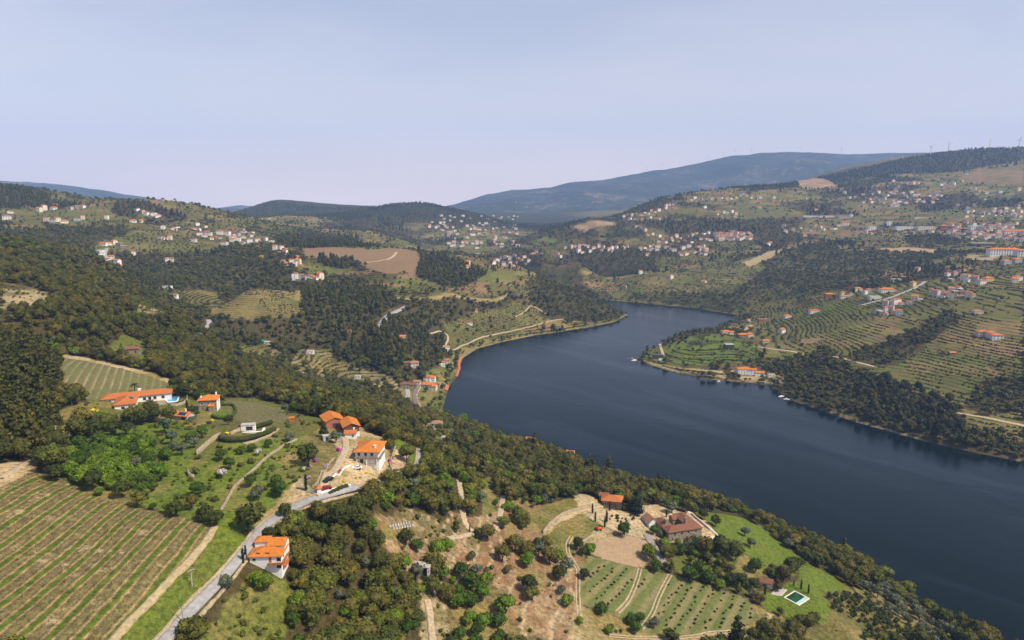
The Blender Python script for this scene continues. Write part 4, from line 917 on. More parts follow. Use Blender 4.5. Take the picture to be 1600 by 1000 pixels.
def sheet(name, pix, mat, label, off=.14, n=14, world=None):
    """a made surface laid over the ground: a four-cornered outline"""
    q = np.array(world if world is not None else outline(pix)); u, v = np.meshgrid(np.linspace(0, 1, n), np.linspace(0, 1, n))
    P = (q[0] * ((1 - u) * (1 - v))[..., None] + q[1] * (u * (1 - v))[..., None] + q[2] * (u * v)[..., None] + q[3] * ((1 - u) * v)[..., None])
    Z = height(P[..., 0], P[..., 1]) + off; V = np.concatenate([P, Z[..., None]], -1)
    rim = np.ones((n, n), bool); rim[1:-1, 1:-1] = False; V[rim, 2] -= .5
    idx = np.arange(n * n).reshape(n, n); F = np.stack([idx[:-1, :-1], idx[:-1, 1:], idx[1:, 1:], idx[1:, :-1]], -1).reshape(-1, 4)
    o = link(name, mesh_np(name, V, F, [mat])); return tag(o, label, kind='structure')

# ------------------------------------------------------------------ roads, tracks, railway, walkway
way('road', [(225,1035),(268,992),(300,955),(340,914),(375,872),(395,845),(415,822),(440,804),(470,788),(500,777),(530,769),(550,764),(558,762.5)], 2.7, M['asphalt'], 'pale grey asphalt road curving up past the white house', clear=2.0, verge=True)
way('road', [(558,762.5),(580,758),(612,750),(640,734),(656,714),(653,697),(640,684),(612,672),(580,667),(558,660),(550,648),(541,634)], 2.7, M['asphalt'], 'grey road looping through the trees behind the villa', clear=.2, verge=True)
way('dirt_track', [(336,823),(325,842),(300,873),(252,922),(212,962),(178,1000),(150,1030)], 2.0, M['straw'], 'straw coloured track along the edge of the vineyard', 1.6, .45, clear=.8)
way('dirt_track', [(0,748),(30,730),(62,714),(85,697),(104,685),(122,676)], 2.4, M['dirt'], 'pale dirt track climbing through the trees to the long house gate', 1.6, .35, clear=1.5)
way('driveway', [(492,774),(497,768),(508,752),(520,737),(530,722),(538,706),(540,692),(536,682),(531,676)], 3.0, M['dirt'], 'pale gravel driveway from the gate up to the villa and barns', 1.5, .2, clear=1.2)
way('dirt_track', [(717,752),(721,780),(723,805),(731,824),(748,832),(767,830),(779,815),(783,792),(786,775)], 2.7, M['dirt'], 'pale dirt track bending through the thinned oaks', 1.6, .4, clear=1.5)
way('dirt_track', [(700,842),(720,838),(748,832)], 2.0, M['dirt'], 'short dirt spur off the bend in the oak track', 1.6, .5, clear=1)
way('dirt_track', [(668,940),(672,965),(676,1000),(680,1030)], 2.4, M['dirt'], 'dirt path cut through the wood at the bottom of the slope', 1.6, .4, clear=1.2)
way('cobbled_lane', [(1010,836),(1016,846),(1022,856),(1028,868),(1036,878),(1044,885)], 4.0, M['cobble'], 'grey cobbled lane running down beside the stone manor', 1.5, .1, clear=1)
way('dirt_track', [(893,838),(887,850),(888,864),(895,877),(903,890),(903,908),(903,930),(905,963)], 2.4, M['rut'], 'wheel-rutted track between the red slope and the orchard', 1.6, .5, twin=True, clear=.8)
way('dirt_track', [(1000,888),(997,900),(992,915),(982,937),(964,957)], 1.6, M['rut'], 'thin wheel track across the upper orchard', 1.6, .6, twin=True, clear=.6)
way('dirt_track', [(1047,898),(1036,918),(1028,935),(1018,960),(1002,982)], 1.6, M['rut'], 'thin wheel track dividing the orchard rows', 1.6, .6, twin=True, clear=.6)
way('dirt_track', [(950,992),(1000,996),(1060,996),(1105,990),(1160,984)], 2.0, M['rut'], 'dirt track along the lower edge of the orchard', 1.6, .5, twin=True, clear=.6)
way('lane', [(318,525),(321,515),(327,506),(325,500)], 6.0, M['asphalt'], 'short bend of asphalt lane above the side valley', 3, lo=780)
way('lane', [(592,512),(597,503),(606,494),(618,488),(634,480)], 7.0, M['asphalt'], 'asphalt lane emerging from the pine wood on the spur', 3)
way('lane', [(636,626),(637,614),(635,604)], 5.0, M['asphalt'], 'asphalt lane entering the riverside village', 3)
rw, rpts = way('railway_bed', [(655,601),(650,610),(648,620),(651,632),(660,643),(672,651)], 6.0, M['ballast'], 'dark railway track bed curving behind the riverside village', 3)
for s in (-.75, .75):
    o = link('rail', ribbon_mesh('rail', rpts, .12, M['steel'], .34, 3, shift=s), rw)
wall_line('railway_wall', [(658,603),(653.5,612),(651.5,621),(655,632),(664,643),(674,650)], 1.2, .6, M['cream'], 'pale retaining wall along the outside of the railway curve')
way('river_road', [(702,548),(722,540),(745,530),(775,522),(800,517),(830,510),(858,502),(885,498)], 2.6, M['dirt'], 'pale lane running along the left bank above the water', 4)
way('lane', [(672,522),(685,518),(697,522),(700,530),(694,540)], 2.6, M['dirt'], 'short lane looping down to the white riverside house', 3)
way('lane', [(805,495),(822,485),(830,478),(845,485),(852,490)], 2.4, M['dirt'], 'thin track zigzagging over the far headland', 4)
way('walkway', [(697,612),(699,603)], 4.0, M['rust'], 'short red walkway beside the riverside houses', 2, off=.7)
way('walkway', [(713,589),(715,582),(717.5,575),(716.5,568),(721,559)], 3.4, M['rust'], 'red waterside walkway zigzagging round the left bank', 2, off=.7)
way('lane', [(1178,541),(1205,545),(1240,550),(1290,557),(1330,564),(1366,573)], 5.0, M['dirt'], 'pale lane crossing the terraces behind the low headland', 4)
way('lane', [(1415,627),(1450,634),(1505,647),(1550,655),(1605,667)], 5.0, M['dirt'], 'pale lane crossing the slope above the eucalyptus grove', 4)
way('lane', [(1345,477),(1380,468),(1402,461),(1430,450),(1445,440)], 5.5, M['asphalt'], 'grey lane climbing through the upper village on the right bank', 4)
way('lane', [(1160,520),(1168,512),(1175,508)], 4.5, M['dirt'], 'short lane dropping to the orange-roofed houses on the headland', 4)
way('lane', [(1030,538),(1033,546),(1036,556)], 4.0, M['dirt'], 'short lane down to the dark boathouse on the headland tip', 3)
way('lane', [(167,388),(164,397),(168,404),(174,410)], 6.0, M['asphalt'], 'small winding road through the hamlet on the left hill', 5)
way('lane', [(556,412),(590,408),(612,402),(619,394)], 5.0, M['dirt'], 'pale track slanting across the bare brown vineyard', 6)
# ------------------------------------------------------------------ building blocks for houses
def root_at(name, x, y, z, rot, label, cat, group=None, clear=6.0, k=1.0):
    r = link(name, None); r.scale = (k, k, k); r.location = (x, y, z); r.rotation_euler = (0, 0, rot); CLEAR.append((x, y, clear)); return tag(r, label, cat, group)
def bm_obj(name, parts, mat, parent, loc=(0, 0, 0), rot=0.0):
    """one mesh from (verts, faces) pieces"""
    V, F, n = [], [], 0
    for v, f in parts:
        V += [tuple(map(float, p)) for p in v]; F += [tuple(i + n for i in q) for q in f]; n += len(v)
    me = bpy.data.meshes.new(name); me.from_pydata(V, [], F); me.materials.append(mat); me.update()
    o = link(name, me, parent); o.location = loc; o.rotation_euler = (0, 0, rot); return o
BOXF = [(0, 2, 3, 1), (4, 5, 7, 6), (0, 1, 5, 4), (2, 6, 7, 3), (0, 4, 6, 2), (1, 3, 7, 5)]
def box(x0, x1, y0, y1, z0, z1):
    return [(x, y, z) for z in (z0, z1) for y in (y0, y1) for x in (x0, x1)], BOXF
def gable_walls(w, d, h, rh, z0=-2.5):
    v, f = box(-w / 2, w / 2, -d / 2, d / 2, z0, h)
    v = v + [(-w / 2, 0, h + rh), (w / 2, 0, h + rh)]
    return v, f + [(4, 8, 6), (5, 7, 9)]
def gable_roof(w, d, h, rh, over=.5, th=.22):
    """ridge along x"""
    a = w / 2 + over; b = d / 2 + over; s = rh / (d / 2); e = h - s * over + .06
    top = h + rh + .1
    v = [(-a, -b, e), (a, -b, e), (a, 0, top), (-a, 0, top), (-a, b, e), (a, b, e)]; v += [(x, y, z + th) for x, y, z in v]
    f = [(6, 7, 8, 9), (9, 8, 11, 10), (0, 3, 2, 1), (3, 4, 5, 2), (0, 1, 7, 6), (4, 10, 11, 5), (0, 6, 9, 3), (3, 9, 10, 4), (1, 2, 8, 7), (2, 5, 11, 8)]
    return v, f
def hip_roof(w, d, h, rh, over=.55, th=.2):
    a = w / 2 + over; b = d / 2 + over; e = h + .02; top = h + rh
    r = max(a - b, 0); q = max(b - a, 0)
    v = [(-a, -b, e), (a, -b, e), (a, b, e), (-a, b, e), (-a, -b, e + th), (a, -b, e + th), (a, b, e + th), (-a, b, e + th), (-r, -q, top + th), (r, q, top + th)]
    if r >= q: f = [(4, 5, 9, 8), (6, 7, 8, 9), (5, 6, 9), (7, 4, 8)]
    else: f = [(4, 5, 8), (5, 6, 9, 8), (6, 7, 9), (7, 4, 8, 9)]
    return v, f + [(3, 2, 1, 0), (0, 1, 5, 4), (1, 2, 6, 5), (2, 3, 7, 6), (3, 0, 4, 7)]
def add_window(root, x, y, z, face, w=1.1, h=1.2, framed=True, mat=None, name='window'):
    """face: 0 front (-y), 1 right (+x), 2 back, 3 left; the pane sits a little proud of the wall inside its frame"""
    ang = face * math.pi / 2
    pane = bm_obj(name, [box(-w / 2, w / 2, -.03, .05, -h / 2, h / 2)], mat or M['glass'], root, (x, y, z), ang)
    if framed:
        t = .12; fr = [box(-w / 2 - t, w / 2 + t, -.07, .06, h / 2, h / 2 + t), box(-w / 2 - t, w / 2 + t, -.10, .06, -h / 2 - t, -h / 2), box(-w / 2 - t, -w / 2, -.07, .06, -h / 2, h / 2), box(w / 2, w / 2 + t, -.07, .06, -h / 2, h / 2)]
        bm_obj('frame', fr, M['white'] if mat is None else M['stone'], pane)
    return pane
def chimney(root, x, y, z0, z1, mat, s=.7):
    return bm_obj('chimney', [box(x - s / 2, x + s / 2, y - s / 2, y + s / 2, z0, z1), box(x - s / 2 - .1, x + s / 2 + .1, y - s / 2 - .1, y + s / 2 + .1, z1, z1 + .15)], mat, root)
def volume(root, w, d, h, roof, rh, wall_m, roof_m, loc=(0, 0, 0), rot=0.0, over=.5, z0=-2.5):
    if roof == 'gable': wl, rf = gable_walls(w, d, h, rh, z0), gable_roof(w, d, h, rh, over)
    elif roof == 'hip': wl, rf = box(-w / 2, w / 2, -d / 2, d / 2, z0, h), hip_roof(w, d, h, rh, over)
    else: wl, rf = box(-w / 2, w / 2, -d / 2, d / 2, z0, h), box(-w / 2 - .15, w / 2 + .15, -d / 2 - .15, d / 2 + .15, h + .005, h + .35)
    a = bm_obj('wall', [wl], wall_m, root, loc, rot); b = bm_obj('roof', [rf], roof_m, root, loc, rot)
    return a, b
def spot(u, v): return place(u, v)

# ------------------------------------------------------------------ the white house below the road
x, y, z = spot(414, 893)
R = root_at('white_house', x, y + 4, z + .4, math.radians(3), 'two-storey white house with bright orange tiled roofs below the road', 'house', clear=7.5, k=.80)
volume(R, 11.6, 8.6, 5.2, 'hip', 1.5, M['white'], M['tile'], (0, 0, 0), over=.6, z0=-4)
volume(R, 6.4, 5.6, 7.0, 'gable', 1.6, M['white'], M['tile'], (2.7, 3.6, 0), over=.45)
volume(R, 4.9, 4.2, 7.9, 'hip', 1.1, M['white'], M['tile'], (-3.2, 3.9, 0), over=.4)
for dx in (-2.6, .8):
    dm = bm_obj('dormer', [gable_walls(1.0, 1.2, 6.35, .35, 5.2)], M['tile2'], R, (dx, -2.9, 0)); bm_obj('dormer_roof', [gable_roof(1.0, 1.2, 6.35, .35, .15, .1)], M['tile'], dm)
    add_window(R, dx, -3.52, 6.1, 0, .6, .5, False)
bm_obj('balcony', [box(1.0, 6.5, -5.6, -4.31, 2.35, 2.55), box(1.0, 6.6, -5.75, -5.6, 2.35, 3.25), box(5.81, 6.6, -4.31, 3.0, 2.35, 2.55), box(6.6, 6.75, -5.75, 3.0, 2.35, 3.25)], M['tile2'], R)
bm_obj('balcony_skirt', [box(5.81, 6.9, -3.0, 2.5, -.4, .7)], M['tile2'], R)
add_window(R, 1.7, -4.31, 3.8, 0, 1.0, 2.1, False, M['tile2'], 'door')
add_window(R, 4.9, -4.31, 3.9, 0, 1.6, 1.5); add_window(R, -4.2, -4.31, 4.0, 0, 1.2, 1.0); add_window(R, 4.9, -4.31, 1.2, 0, 1.7, 1.6)
add_window(R, 5.81, -1.5, 3.9, 1, 1.2, 1.4); add_window(R, 5.81, 1.6, 3.9, 1, 1.0, 1.2); add_window(R, 5.81, -1.5, 1.2, 1, 1.2, 1.4)

# ------------------------------------------------------------------ villa with its barns
x, y, z = spot(570, 727)
R = root_at('villa', x + 1.0, y + 7.5, z + .2, math.radians(-2), 'two-storey villa with a broad orange hip roof above the gravel yard', 'house', clear=11, k=.92)
volume(R, 11.0, 13.5, 5.9, 'hip', 2.6, M['white'], M['tile'], over=1.0, z0=-4)
bm_obj('balcony', [box(-5.5, 5.5, -8.0, -6.76, 2.9, 3.1), box(-5.5, 5.5, -8.1, -8.0, 2.9, 3.9), box(5.51, 6.6, -8.0, 2, 2.9, 3.1), box(6.6, 6.7, -8.1, 2, 2.9, 3.9)], M['stone'], R)
for dx in (-4.6, 0, 4.9): bm_obj('pillar', [box(dx - .2, dx + .2, -8.0, -7.6, -3, 2.9)], M['white'], R)
for dx in (-3.8, -.6, 2.4): add_window(R, dx, -6.76, 4.7, 0, 1.3, 1.5)
add_window(R, 2.6, -6.76, 1.2, 0, 2.6, 2.2, True, M['white'], 'garage_door'); add_window(R, -2.6, -6.76, 1.3, 0, 1.6, 2.0, False, None, 'door')
for dy in (-4, 0, 4): add_window(R, 5.51, dy, 4.7, 1, 1.3, 1.4)
add_window(R, 5.51, -2, 1.4, 1, 1.3, 1.4)
chimney(R, 3.4, -4.4, 6.5, 8.3, M['white'], .9)
volume(R, 5.5, 5.0, 3.4, 'flat', 0, M['white'], M['concrete'], (-6.0, 6.0, 0)); volume(R, 5.6, 3.0, 4.2, 'gable', .8, M['white'], M['tile2'], (-5.6, 10.2, 0), over=.3)
x, y, z = spot(550, 686)
R = root_at('annex', x - 1, y + 2, z, math.radians(8), 'small white annex with a red tiled roof between villa and barns', 'house', clear=5)
volume(R, 5.2, 4.4, 2.9, 'gable', .8, M['white'], M['tile2']); add_window(R, 1.2, -2.2, 1.6, 0, .9, 1.0); chimney(R, 1.6, .4, 3.3, 4.6, M['white'])
x, y, z = spot(541, 680)
R = root_at('barn', x + .5, y + 6, z - .4, math.radians(112), 'brown boarded barn with orange roof nearest the villa', 'barn', clear=7)
volume(R, 11.0, 7.4, 4.6, 'gable', 1.6, M['brownw'], M['tile'], over=.7); bm_obj('plinth', [box(-5.56, -5.45, -3.75, 3.75, -2.5, 1.6)], M['white'], R); add_window(R, -2, -3.71, 2.0, 0, 2.4, 2.4, False, M['darkmetal'], 'door')
x, y, z = spot(512, 668)
R = root_at('barn', x + 1, y + 5, z - .4, math.radians(118), 'farther barn with orange roof and a dark shrub at its gable', 'barn', clear=7)
volume(R, 11.5, 9.0, 4.0, 'gable', 1.7, M['redbrick'], M['tile'], over=.6); add_window(R, -5.75, 0, 1.6, 3, 2.2, 2.2, False, M['darkmetal'], 'door')
x, y, z = spot(509, 688)
R = root_at('garden_shed', x, y, z, .5, 'small grey stone hut with dark doorway under the pine', 'shed', clear=3)
volume(R, 2.6, 2.4, 2.2, 'flat', 0, M['grey'], M['concrete']); add_window(R, .2, -1.2, 1.0, 0, .9, 1.8, False, None, 'door')
x, y, z = spot(456, 659)
R = root_at('garden_shed', x, y, z, .3, 'tiny shed with rusty orange walls at the vineyard end', 'shed', clear=3)
volume(R, 2.6, 2.2, 2.0, 'gable', .5, M['tile2'], M['tile2'], over=.15)

# ------------------------------------------------------------------ long house, stone house, pool house, pool
x, y, z = spot(207, 634)
R = root_at('long_house', x - 1, y + 7, z - .1, math.radians(24), 'long low white house with weathered orange roof in front of the bare field', 'house', clear=18)
volume(R, 33, 7.6, 3.4, 'hip', 1.9, M['white'], M['tile2'], (0, 3, 0), over=.7); volume(R, 9.5, 15, 3.5, 'hip', 2.2, M['white'], M['tile2'], (-4.5, -7.5, 0), over=.7)
for dx in (3.5, 6.0, 8.5, 12.5, -13, -15): add_window(R, dx, -.81, 1.7, 0, 1.5, 1.6)
add_window(R, -5.5, -15.0, 1.7, 0, 1.6, 1.4); add_window(R, -2.5, -15.0, 1.4, 0, 1.0, 2.1, False, M['wood'], 'door')
for dy in (-12, -8, -4.5): add_window(R, .26, dy, 1.7, 1, 1.3, 1.4)
chimney(R, 1.0, 4.2, 4.6, 6.2, M['white'], 1.5)
bm_obj('solar_panel', [([(-2.6, -9.6, 4.80), (-1.0, -9.6, 4.80 - .72), (-1.0, -7.6, 4.80 - .72), (-2.6, -7.6, 4.80), (-2.6, -9.6, 5.65), (-1.0, -9.6, 4.95), (-1.0, -7.6, 4.95), (-2.6, -7.6, 5.65)], [(3, 2, 1, 0), (4, 5, 6, 7), (0, 1, 5, 4), (1, 2, 6, 5), (2, 3, 7, 6), (3, 0, 4, 7)])], M['solar'], R)
x, y, z = spot(321, 642)
R = root_at('stone_house', x, y + 5, z, math.radians(12), 'square two-storey stone house with orange roof beside the hedged lawn', 'house', clear=8)
volume(R, 9.0, 8.4, 5.4, 'hip', 1.9, M['stone'], M['tile'], over=.6); volume(R, 2.6, 2.2, 2.7, 'gable', .6, M['stone'], M['tile'], (2.2, -5.2, 0), over=.25)
bm_obj('side_wall', [box(4.505, 4.56, -4.2, 4.2, -1, 5.38)], M['white'], R)
add_window(R, -2.6, -4.2, 3.8, 0, 1.0, 1.2); add_window(R, .4, -4.2, 3.8, 0, 1.0, 1.2); add_window(R, -2.4, -4.2, 1.1, 0, 1.1, 2.0, False, M['wood'], 'door'); add_window(R, 4.57, 1, 3.6, 1, 1.0, 1.2)
chimney(R, 3.2, 2.8, 5.6, 7.6, M['white']); chimney(R, -3.4, -1.5, 5.7, 7.1, M['white'], .6)
x, y, z = spot(283, 656)
R = root_at('pool_house', x, y + 2.5, z - .2, math.radians(-14), 'low grey hut with orange roof carrying a dark solar panel', 'shed', clear=5)
volume(R, 8.4, 5.4, 2.3, 'gable', 1.3, M['grey'], M['tile'], over=.5); add_window(R, 2.0, -2.7, 1.1, 0, 2.2, 1.8, False)
sl_ = 1.3 / 2.7
bm_obj('solar_panel', [([(-1.2, -2.6, 2.62), (3.0, -2.6, 2.62), (3.0, -.7, 2.62 + 1.9 * sl_), (-1.2, -.7, 2.62 + 1.9 * sl_), (-1.2, -2.6, 2.75), (3.0, -2.6, 2.75), (3.0, -.7, 2.75 + 1.9 * sl_), (-1.2, -.7, 2.75 + 1.9 * sl_)], [(3, 2, 1, 0), (4, 5, 6, 7), (0, 1, 5, 4), (1, 2, 6, 5), (2, 3, 7, 6), (3, 0, 4, 7)])], M['solar'], R)
chimney(R, .6, 1.2, 3.0, 4.6, M['white'], .6)
def pool(name, pix, z_off, water, label, steps=None, rim=.8, deck=None):
    q = outline(pix); cx = sum(p[0] for p in q) / 4; cyy = sum(p[1] for p in q) / 4; zt = sum(ground_z(*p) for p in q) / 4 + z_off
    r = link(name, None); r.location = (cx, cyy, zt); tag(r, label, 'swimming pool'); L = [(p[0] - cx, p[1] - cyy) for p in q]
    def ins(p, k): return tuple(a * (1 - k / math.hypot(*p)) for a in p)
    inn = [ins(p, rim * 1.4) for p in L]
    V = [(*p, .06) for p in L] + [(*p, .06) for p in inn] + [(*p, -3.0) for p in L] + [(*p, -1.5) for p in inn]
    F = []
    for i in range(4):
        j = (i + 1) % 4; F += [(i, j, 4 + j, 4 + i), (8 + i, 8 + j, j, i), (4 + i, 4 + j, 12 + j, 12 + i)]
    bm_obj('coping', [(V, F)], M['white'] if deck is None else deck, r)
    bm_obj('pool_water', [([(*p, -.12) for p in inn], [(0, 1, 2, 3)])], water, r)
    if steps is not None:
        i, j, f = steps; a, b = np.array(inn[i]), np.array(inn[j]); c, d = np.array(inn[(i - 1) % 4]), np.array(inn[(j + 1) % 4]); A = [a, b, b + (d - b) * f, a + (c - a) * f]
        bm_obj('shallow_step', [([(*(p * .985), -.06) for p in A], [(0, 1, 2, 3)])], M['palepool'], r)
    CLEAR.append((cx, cyy, 9)); return r
pool('swimming_pool', [(262, 629.5), (278, 627.5), (281, 619.5), (254, 622.5)], .25, M['bluepool'], 'bright blue swimming pool beside the long house')
sheet('terrace', [(244, 634), (262, 632), (256, 622), (246, 622)], M['drystone'], 'stone terrace between long house and blue pool')
wall_line('terrace_wall', [(264, 634), (278, 634), (292, 627), (292, 621)], 1.4, .5, M['drystone'], 'rough stone wall below the blue pool')
bm = spot(261, 619); o = root_at('pool_shelter', bm[0], bm[1], bm[2], .15, 'dark low shelter behind the blue pool', 'shed', clear=4)
volume(o, 5.0, 2.2, 2.0, 'flat', 0, M['brownw'], M['darkmetal']); add_window(o, 0, -1.1, .9, 0, 3.6, 1.6, False)
wall_line('garden_wall', [(186, 660), (198, 655), (210, 649.5), (222, 650)], 1.5, .5, M['drystone'], 'pale stone garden wall below the long house')
x, y, z = spot(386, 674)
R = root_at('garden_pavilion', x, y + 2, z, math.radians(10), 'white flat-roofed pavilion with dark opening above the long hedge', 'pavilion', clear=6)
volume(R, 5.8, 3.0, 2.5, 'flat', 0, M['white'], M['concrete']); add_window(R, .6, -1.5, 1.2, 0, 2.8, 1.7, False); bm_obj('terrace_edge', [box(-6, 7, -4.2, -3.4, -1.5, .35), box(6.2, 7, -3.4, 1, -1.5, .35)], M['white'], R)  # dark pane painted in place of the shaded opening
wall_line('garden_wall', [(360, 680), (370, 675), (380, 671)], 1.6, .4, M['drystone'], 'stone wall joining the white pavilion')
wall_line('retaining_wall', [(308, 711), (320, 700), (332, 690), (344, 683)], 2.2, .6, M['drystone'], 'tan stone retaining wall curving up the garden slope')
wall_line('retaining_wall', [(293, 738), (296, 745), (303, 748)], 1.6, .6, M['drystone'], 'short tan stone wall end low on the garden slope')
wall_line('terrace_wall', [(346, 796), (362, 768), (382, 747), (398, 733), (412, 719), (430, 706), (448, 695), (464, 687)], .8, .8, M['drystone'], 'long low stone terrace wall slanting across the green garden')
wall_line('terrace_wall', [(380, 694), (400, 690), (420, 682), (436, 671)], .9, .5, M['drystone'], 'low stone wall in front of the long dark hedge')
# gate and walls by the road
def pillar(pix, label):
    x, y, z = spot(*pix); r = root_at('gate_pillar', x, y, z, .3, label, 'gate pillar', clear=1.2)
    bm_obj('post', [box(-.7, .7, -.7, .7, -.5, 2.2)], M['white'], r); bm_obj('cap', [hip_roof(1.6, 1.6, 2.2, .8, .25, .1)], M['tile'], r)
pillar((499, 771), 'white gate pillar with an orange tiled cap beside the road')
a, b = spot(480.5, 770), spot(496, 772)
r = root_at('entrance_gate', a[0], a[1], a[2], math.atan2(b[1] - a[1], b[0] - a[0]), 'low grey metal gate across the driveway entrance', 'gate', clear=1)
gl = math.hypot(b[0] - a[0], b[1] - a[1]); bm_obj('gate_frame', [box(0, gl, -.05, .05, 1.1, 1.2), box(0, gl, -.05, .05, .15, .25), box(0, .1, -.05, .05, 0, 1.2), box(gl - .1, gl, -.05, .05, 0, 1.2)], M['steel'], r)
for i in range(12): bm_obj('bar', [box(gl * (i + .5) / 12 - .05, gl * (i + .5) / 12 + .05, -.03, .03, .25, 1.1)], M['steel'], r)
wall_line('roadside_wall', [(501, 772.5), (515, 768), (530, 763.5), (548, 759.5)], .9, .35, M['white'], 'white wall along the road right of the gate pillar')
wall_line('driveway_wall', [(512, 751), (524, 742.5), (535, 735), (548, 728)], .7, .35, M['cream'], 'cream wall stepping up beside the villa driveway')
wall_line('driveway_wall', [(487, 762), (500, 745), (513, 728), (522, 717)], .8, .35, M['drystone'], 'pale wall along the slope side of the driveway')
wall_line('plot_wall', [(613, 735), (609, 725), (613, 712), (618, 698)], .8, .4, M['drystone'], 'low wall bordering the bare tan plot')
for uv_ in ((512, 778), (530, 773), (546, 769)): CLEAR.append((*spot(*uv_)[:2], 5.0))
# ruined concrete shelter
x, y, z = spot(656, 899)
R = root_at('concrete_shelter', x, y + 2.5, z - .2, math.radians(-12), 'open concrete shelter with black interior dug into the cleared slope', 'shelter', clear=5)
bm_obj('wall', [box(-3.6, -3.3, -2.6, 2.4, -1.5, 2.6), box(3.3, 3.6, -2.6, 2.4, -1.5, 2.6), box(-3.3, 3.3, 2.1, 2.4, -1.5, 2.6)], M['concrete'], R); bm_obj('roof', [box(-3.7, 3.7, -1.4, 2.5, 2.605, 2.9)], M['concrete'], R); bm_obj('floor_slab', [box(-3.3, 3.3, -2.6, 2.1, -1.5, .05)], M['darkmetal'], R)  # floor coloured near-black to paint in the shade inside
add_window(R, 3.6, -1.3, 1.5, 1, .8, 1.3, False)

# ------------------------------------------------------------------ stone manor round a courtyard, chapel, farmhouse
x, y, z = spot(1067, 843)
PADS_Z = z
rot = math.radians(17)
R = root_at('stone_manor', x - 1.5, y + 8.6, z - .3, rot, 'stone manor with brown tiled roofs around an open courtyard', 'house', clear=17, k=1.12)
CLEAR.append((x - 2, y - 4, 12)); CLEAR.append((x - 11, y + 2, 9))
Wm, Dm, wing, hh = 17.4, 16.0, 5.6, 4.8
volume(R, Wm, wing, hh, 'hip', 1.7, M['stone'], M['tile3'], (0, -Dm / 2 + wing / 2, 0), over=.45)
volume(R, Dm - wing, wing, hh - .003, 'hip', 1.68, M['stone'], M['tile3'], (Wm / 2 - wing / 2 + .004, wing / 2, 0), math.pi / 2, over=.44)
volume(R, Dm - wing - 1.5, 5.0, hh - .006, 'hip', 1.6, M['stone'], M['tile3'], (-Wm / 2 + 2.5, wing / 2 - .75, 0), math.pi / 2, over=.43)
volume(R, 5.6, 4.0, hh - .4, 'gable', 1.2, M['stone'], M['tile3'], (3.2, Dm / 2 - 2.2, 0), over=.3)
for dx in (-5.4, -1.8, 1.6, 5.6): add_window(R, dx, -Dm / 2, 3.7, 0, .8, .9, False)
for dx in (-6.6, 5.0): add_window(R, dx, -Dm / 2, 1.5, 0, .6, .7, False)
add_window(R, 1.0, -Dm / 2, .9, 0, 1.2, 1.9, True, M['redpaint'], 'door')
for dy in (-5, -1, 3): add_window(R, -Wm / 2, dy, 3.3, 3, .8, 1.0, False)
for dy in (-4, 0, 4): add_window(R, Wm / 2 + .01, dy, 3.3, 1, .8, 1.0, False)
chimney(R, -6.2, -1.0, 5.2, 8.0, M['stone'], 1.3); chimney(R, 3.4, -2.6, 5.4, 8.0, M['stone'], 1.1)
x, y, z = spot(1018, 828)
R = root_at('chapel', x, y + 4.2, z - .1, math.radians(107), 'small white chapel with pale tiled gable roof beside the manor', 'chapel', clear=6)
volume(R, 7.6, 5.2, 4.2, 'gable', 1.9, M['white'], M['tile4'], over=.35); add_window(R, -3.8, 0, 1.2, 3, 1.2, 2.2, True, M['wood'], 'door'); add_window(R, -1.5, 2.6, 2.6, 2, .7, 1.3); add_window(R, 1.5, 2.6, 2.6, 2, .7, 1.3)
bm_obj('gable_cross', [box(-3.75, -3.6, -.08, .08, 6.1, 7.3), box(-3.75, -3.6, -.4, .4, 6.75, 6.9)], M['stone'], R)
volume(R, 3.2, 3.4, 3.2, 'gable', .9, M['stone'], M['tile3'], (5.0, -1.0, 0), over=.25)
x, y, z = spot(958, 792)
R = root_at('farmhouse', x, y + 4, z, math.radians(-12), 'low stone farmhouse with orange hip roof above the cypress garden', 'house', clear=9)
CLEAR.append((x, y - 4, 9))
volume(R, 11.0, 8.0, 3.2, 'hip', 2.0, M['stone'], M['tile2'], over=.6); volume(R, 5.5, 4.5, 2.8, 'gable', 1.0, M['stone'], M['tile3'], (-5.0, 5.4, 0), over=.3)
for dx in (-3.4, 0, 3.4): add_window(R, dx, -4.0, 1.6, 0, .9, 1.1)
add_window(R, 5.5, 0, 1.3, 1, 1.0, 2.0, False, M['wood'], 'door')
wall_line('garden_wall', [(1071, 801), (1081, 804), (1096, 817), (1110, 829), (1122, 840), (1109, 843), (1097, 846)], 1.2, .5, M['cream'], 'pale boundary wall angling round the yard behind the manor')
wall_line('retaining_wall', [(1026, 847), (1033, 856), (1040, 863), (1050, 861)], 2.2, .5, M['stone'], 'dark stone retaining wall between lane and manor terrace')
wall_line('retaining_wall', [(1098, 851), (1108, 850), (1121, 845)], 1.8, .5, M['drystone'], 'stone wall under the corner of the manor yard')
wall_line('terrace_wall', [(849, 834), (858, 822), (872, 810), (890, 801), (908, 796), (925, 793)], 1.7, .7, M['drystone'], 'grey dry-stone wall curving round the half-moon lawn')
wall_line('terrace_wall', [(906, 850), (925, 838), (945, 832), (965, 834), (985, 838)], .9, .6, M['drystone'], 'low stone edge above the ploughed plot')
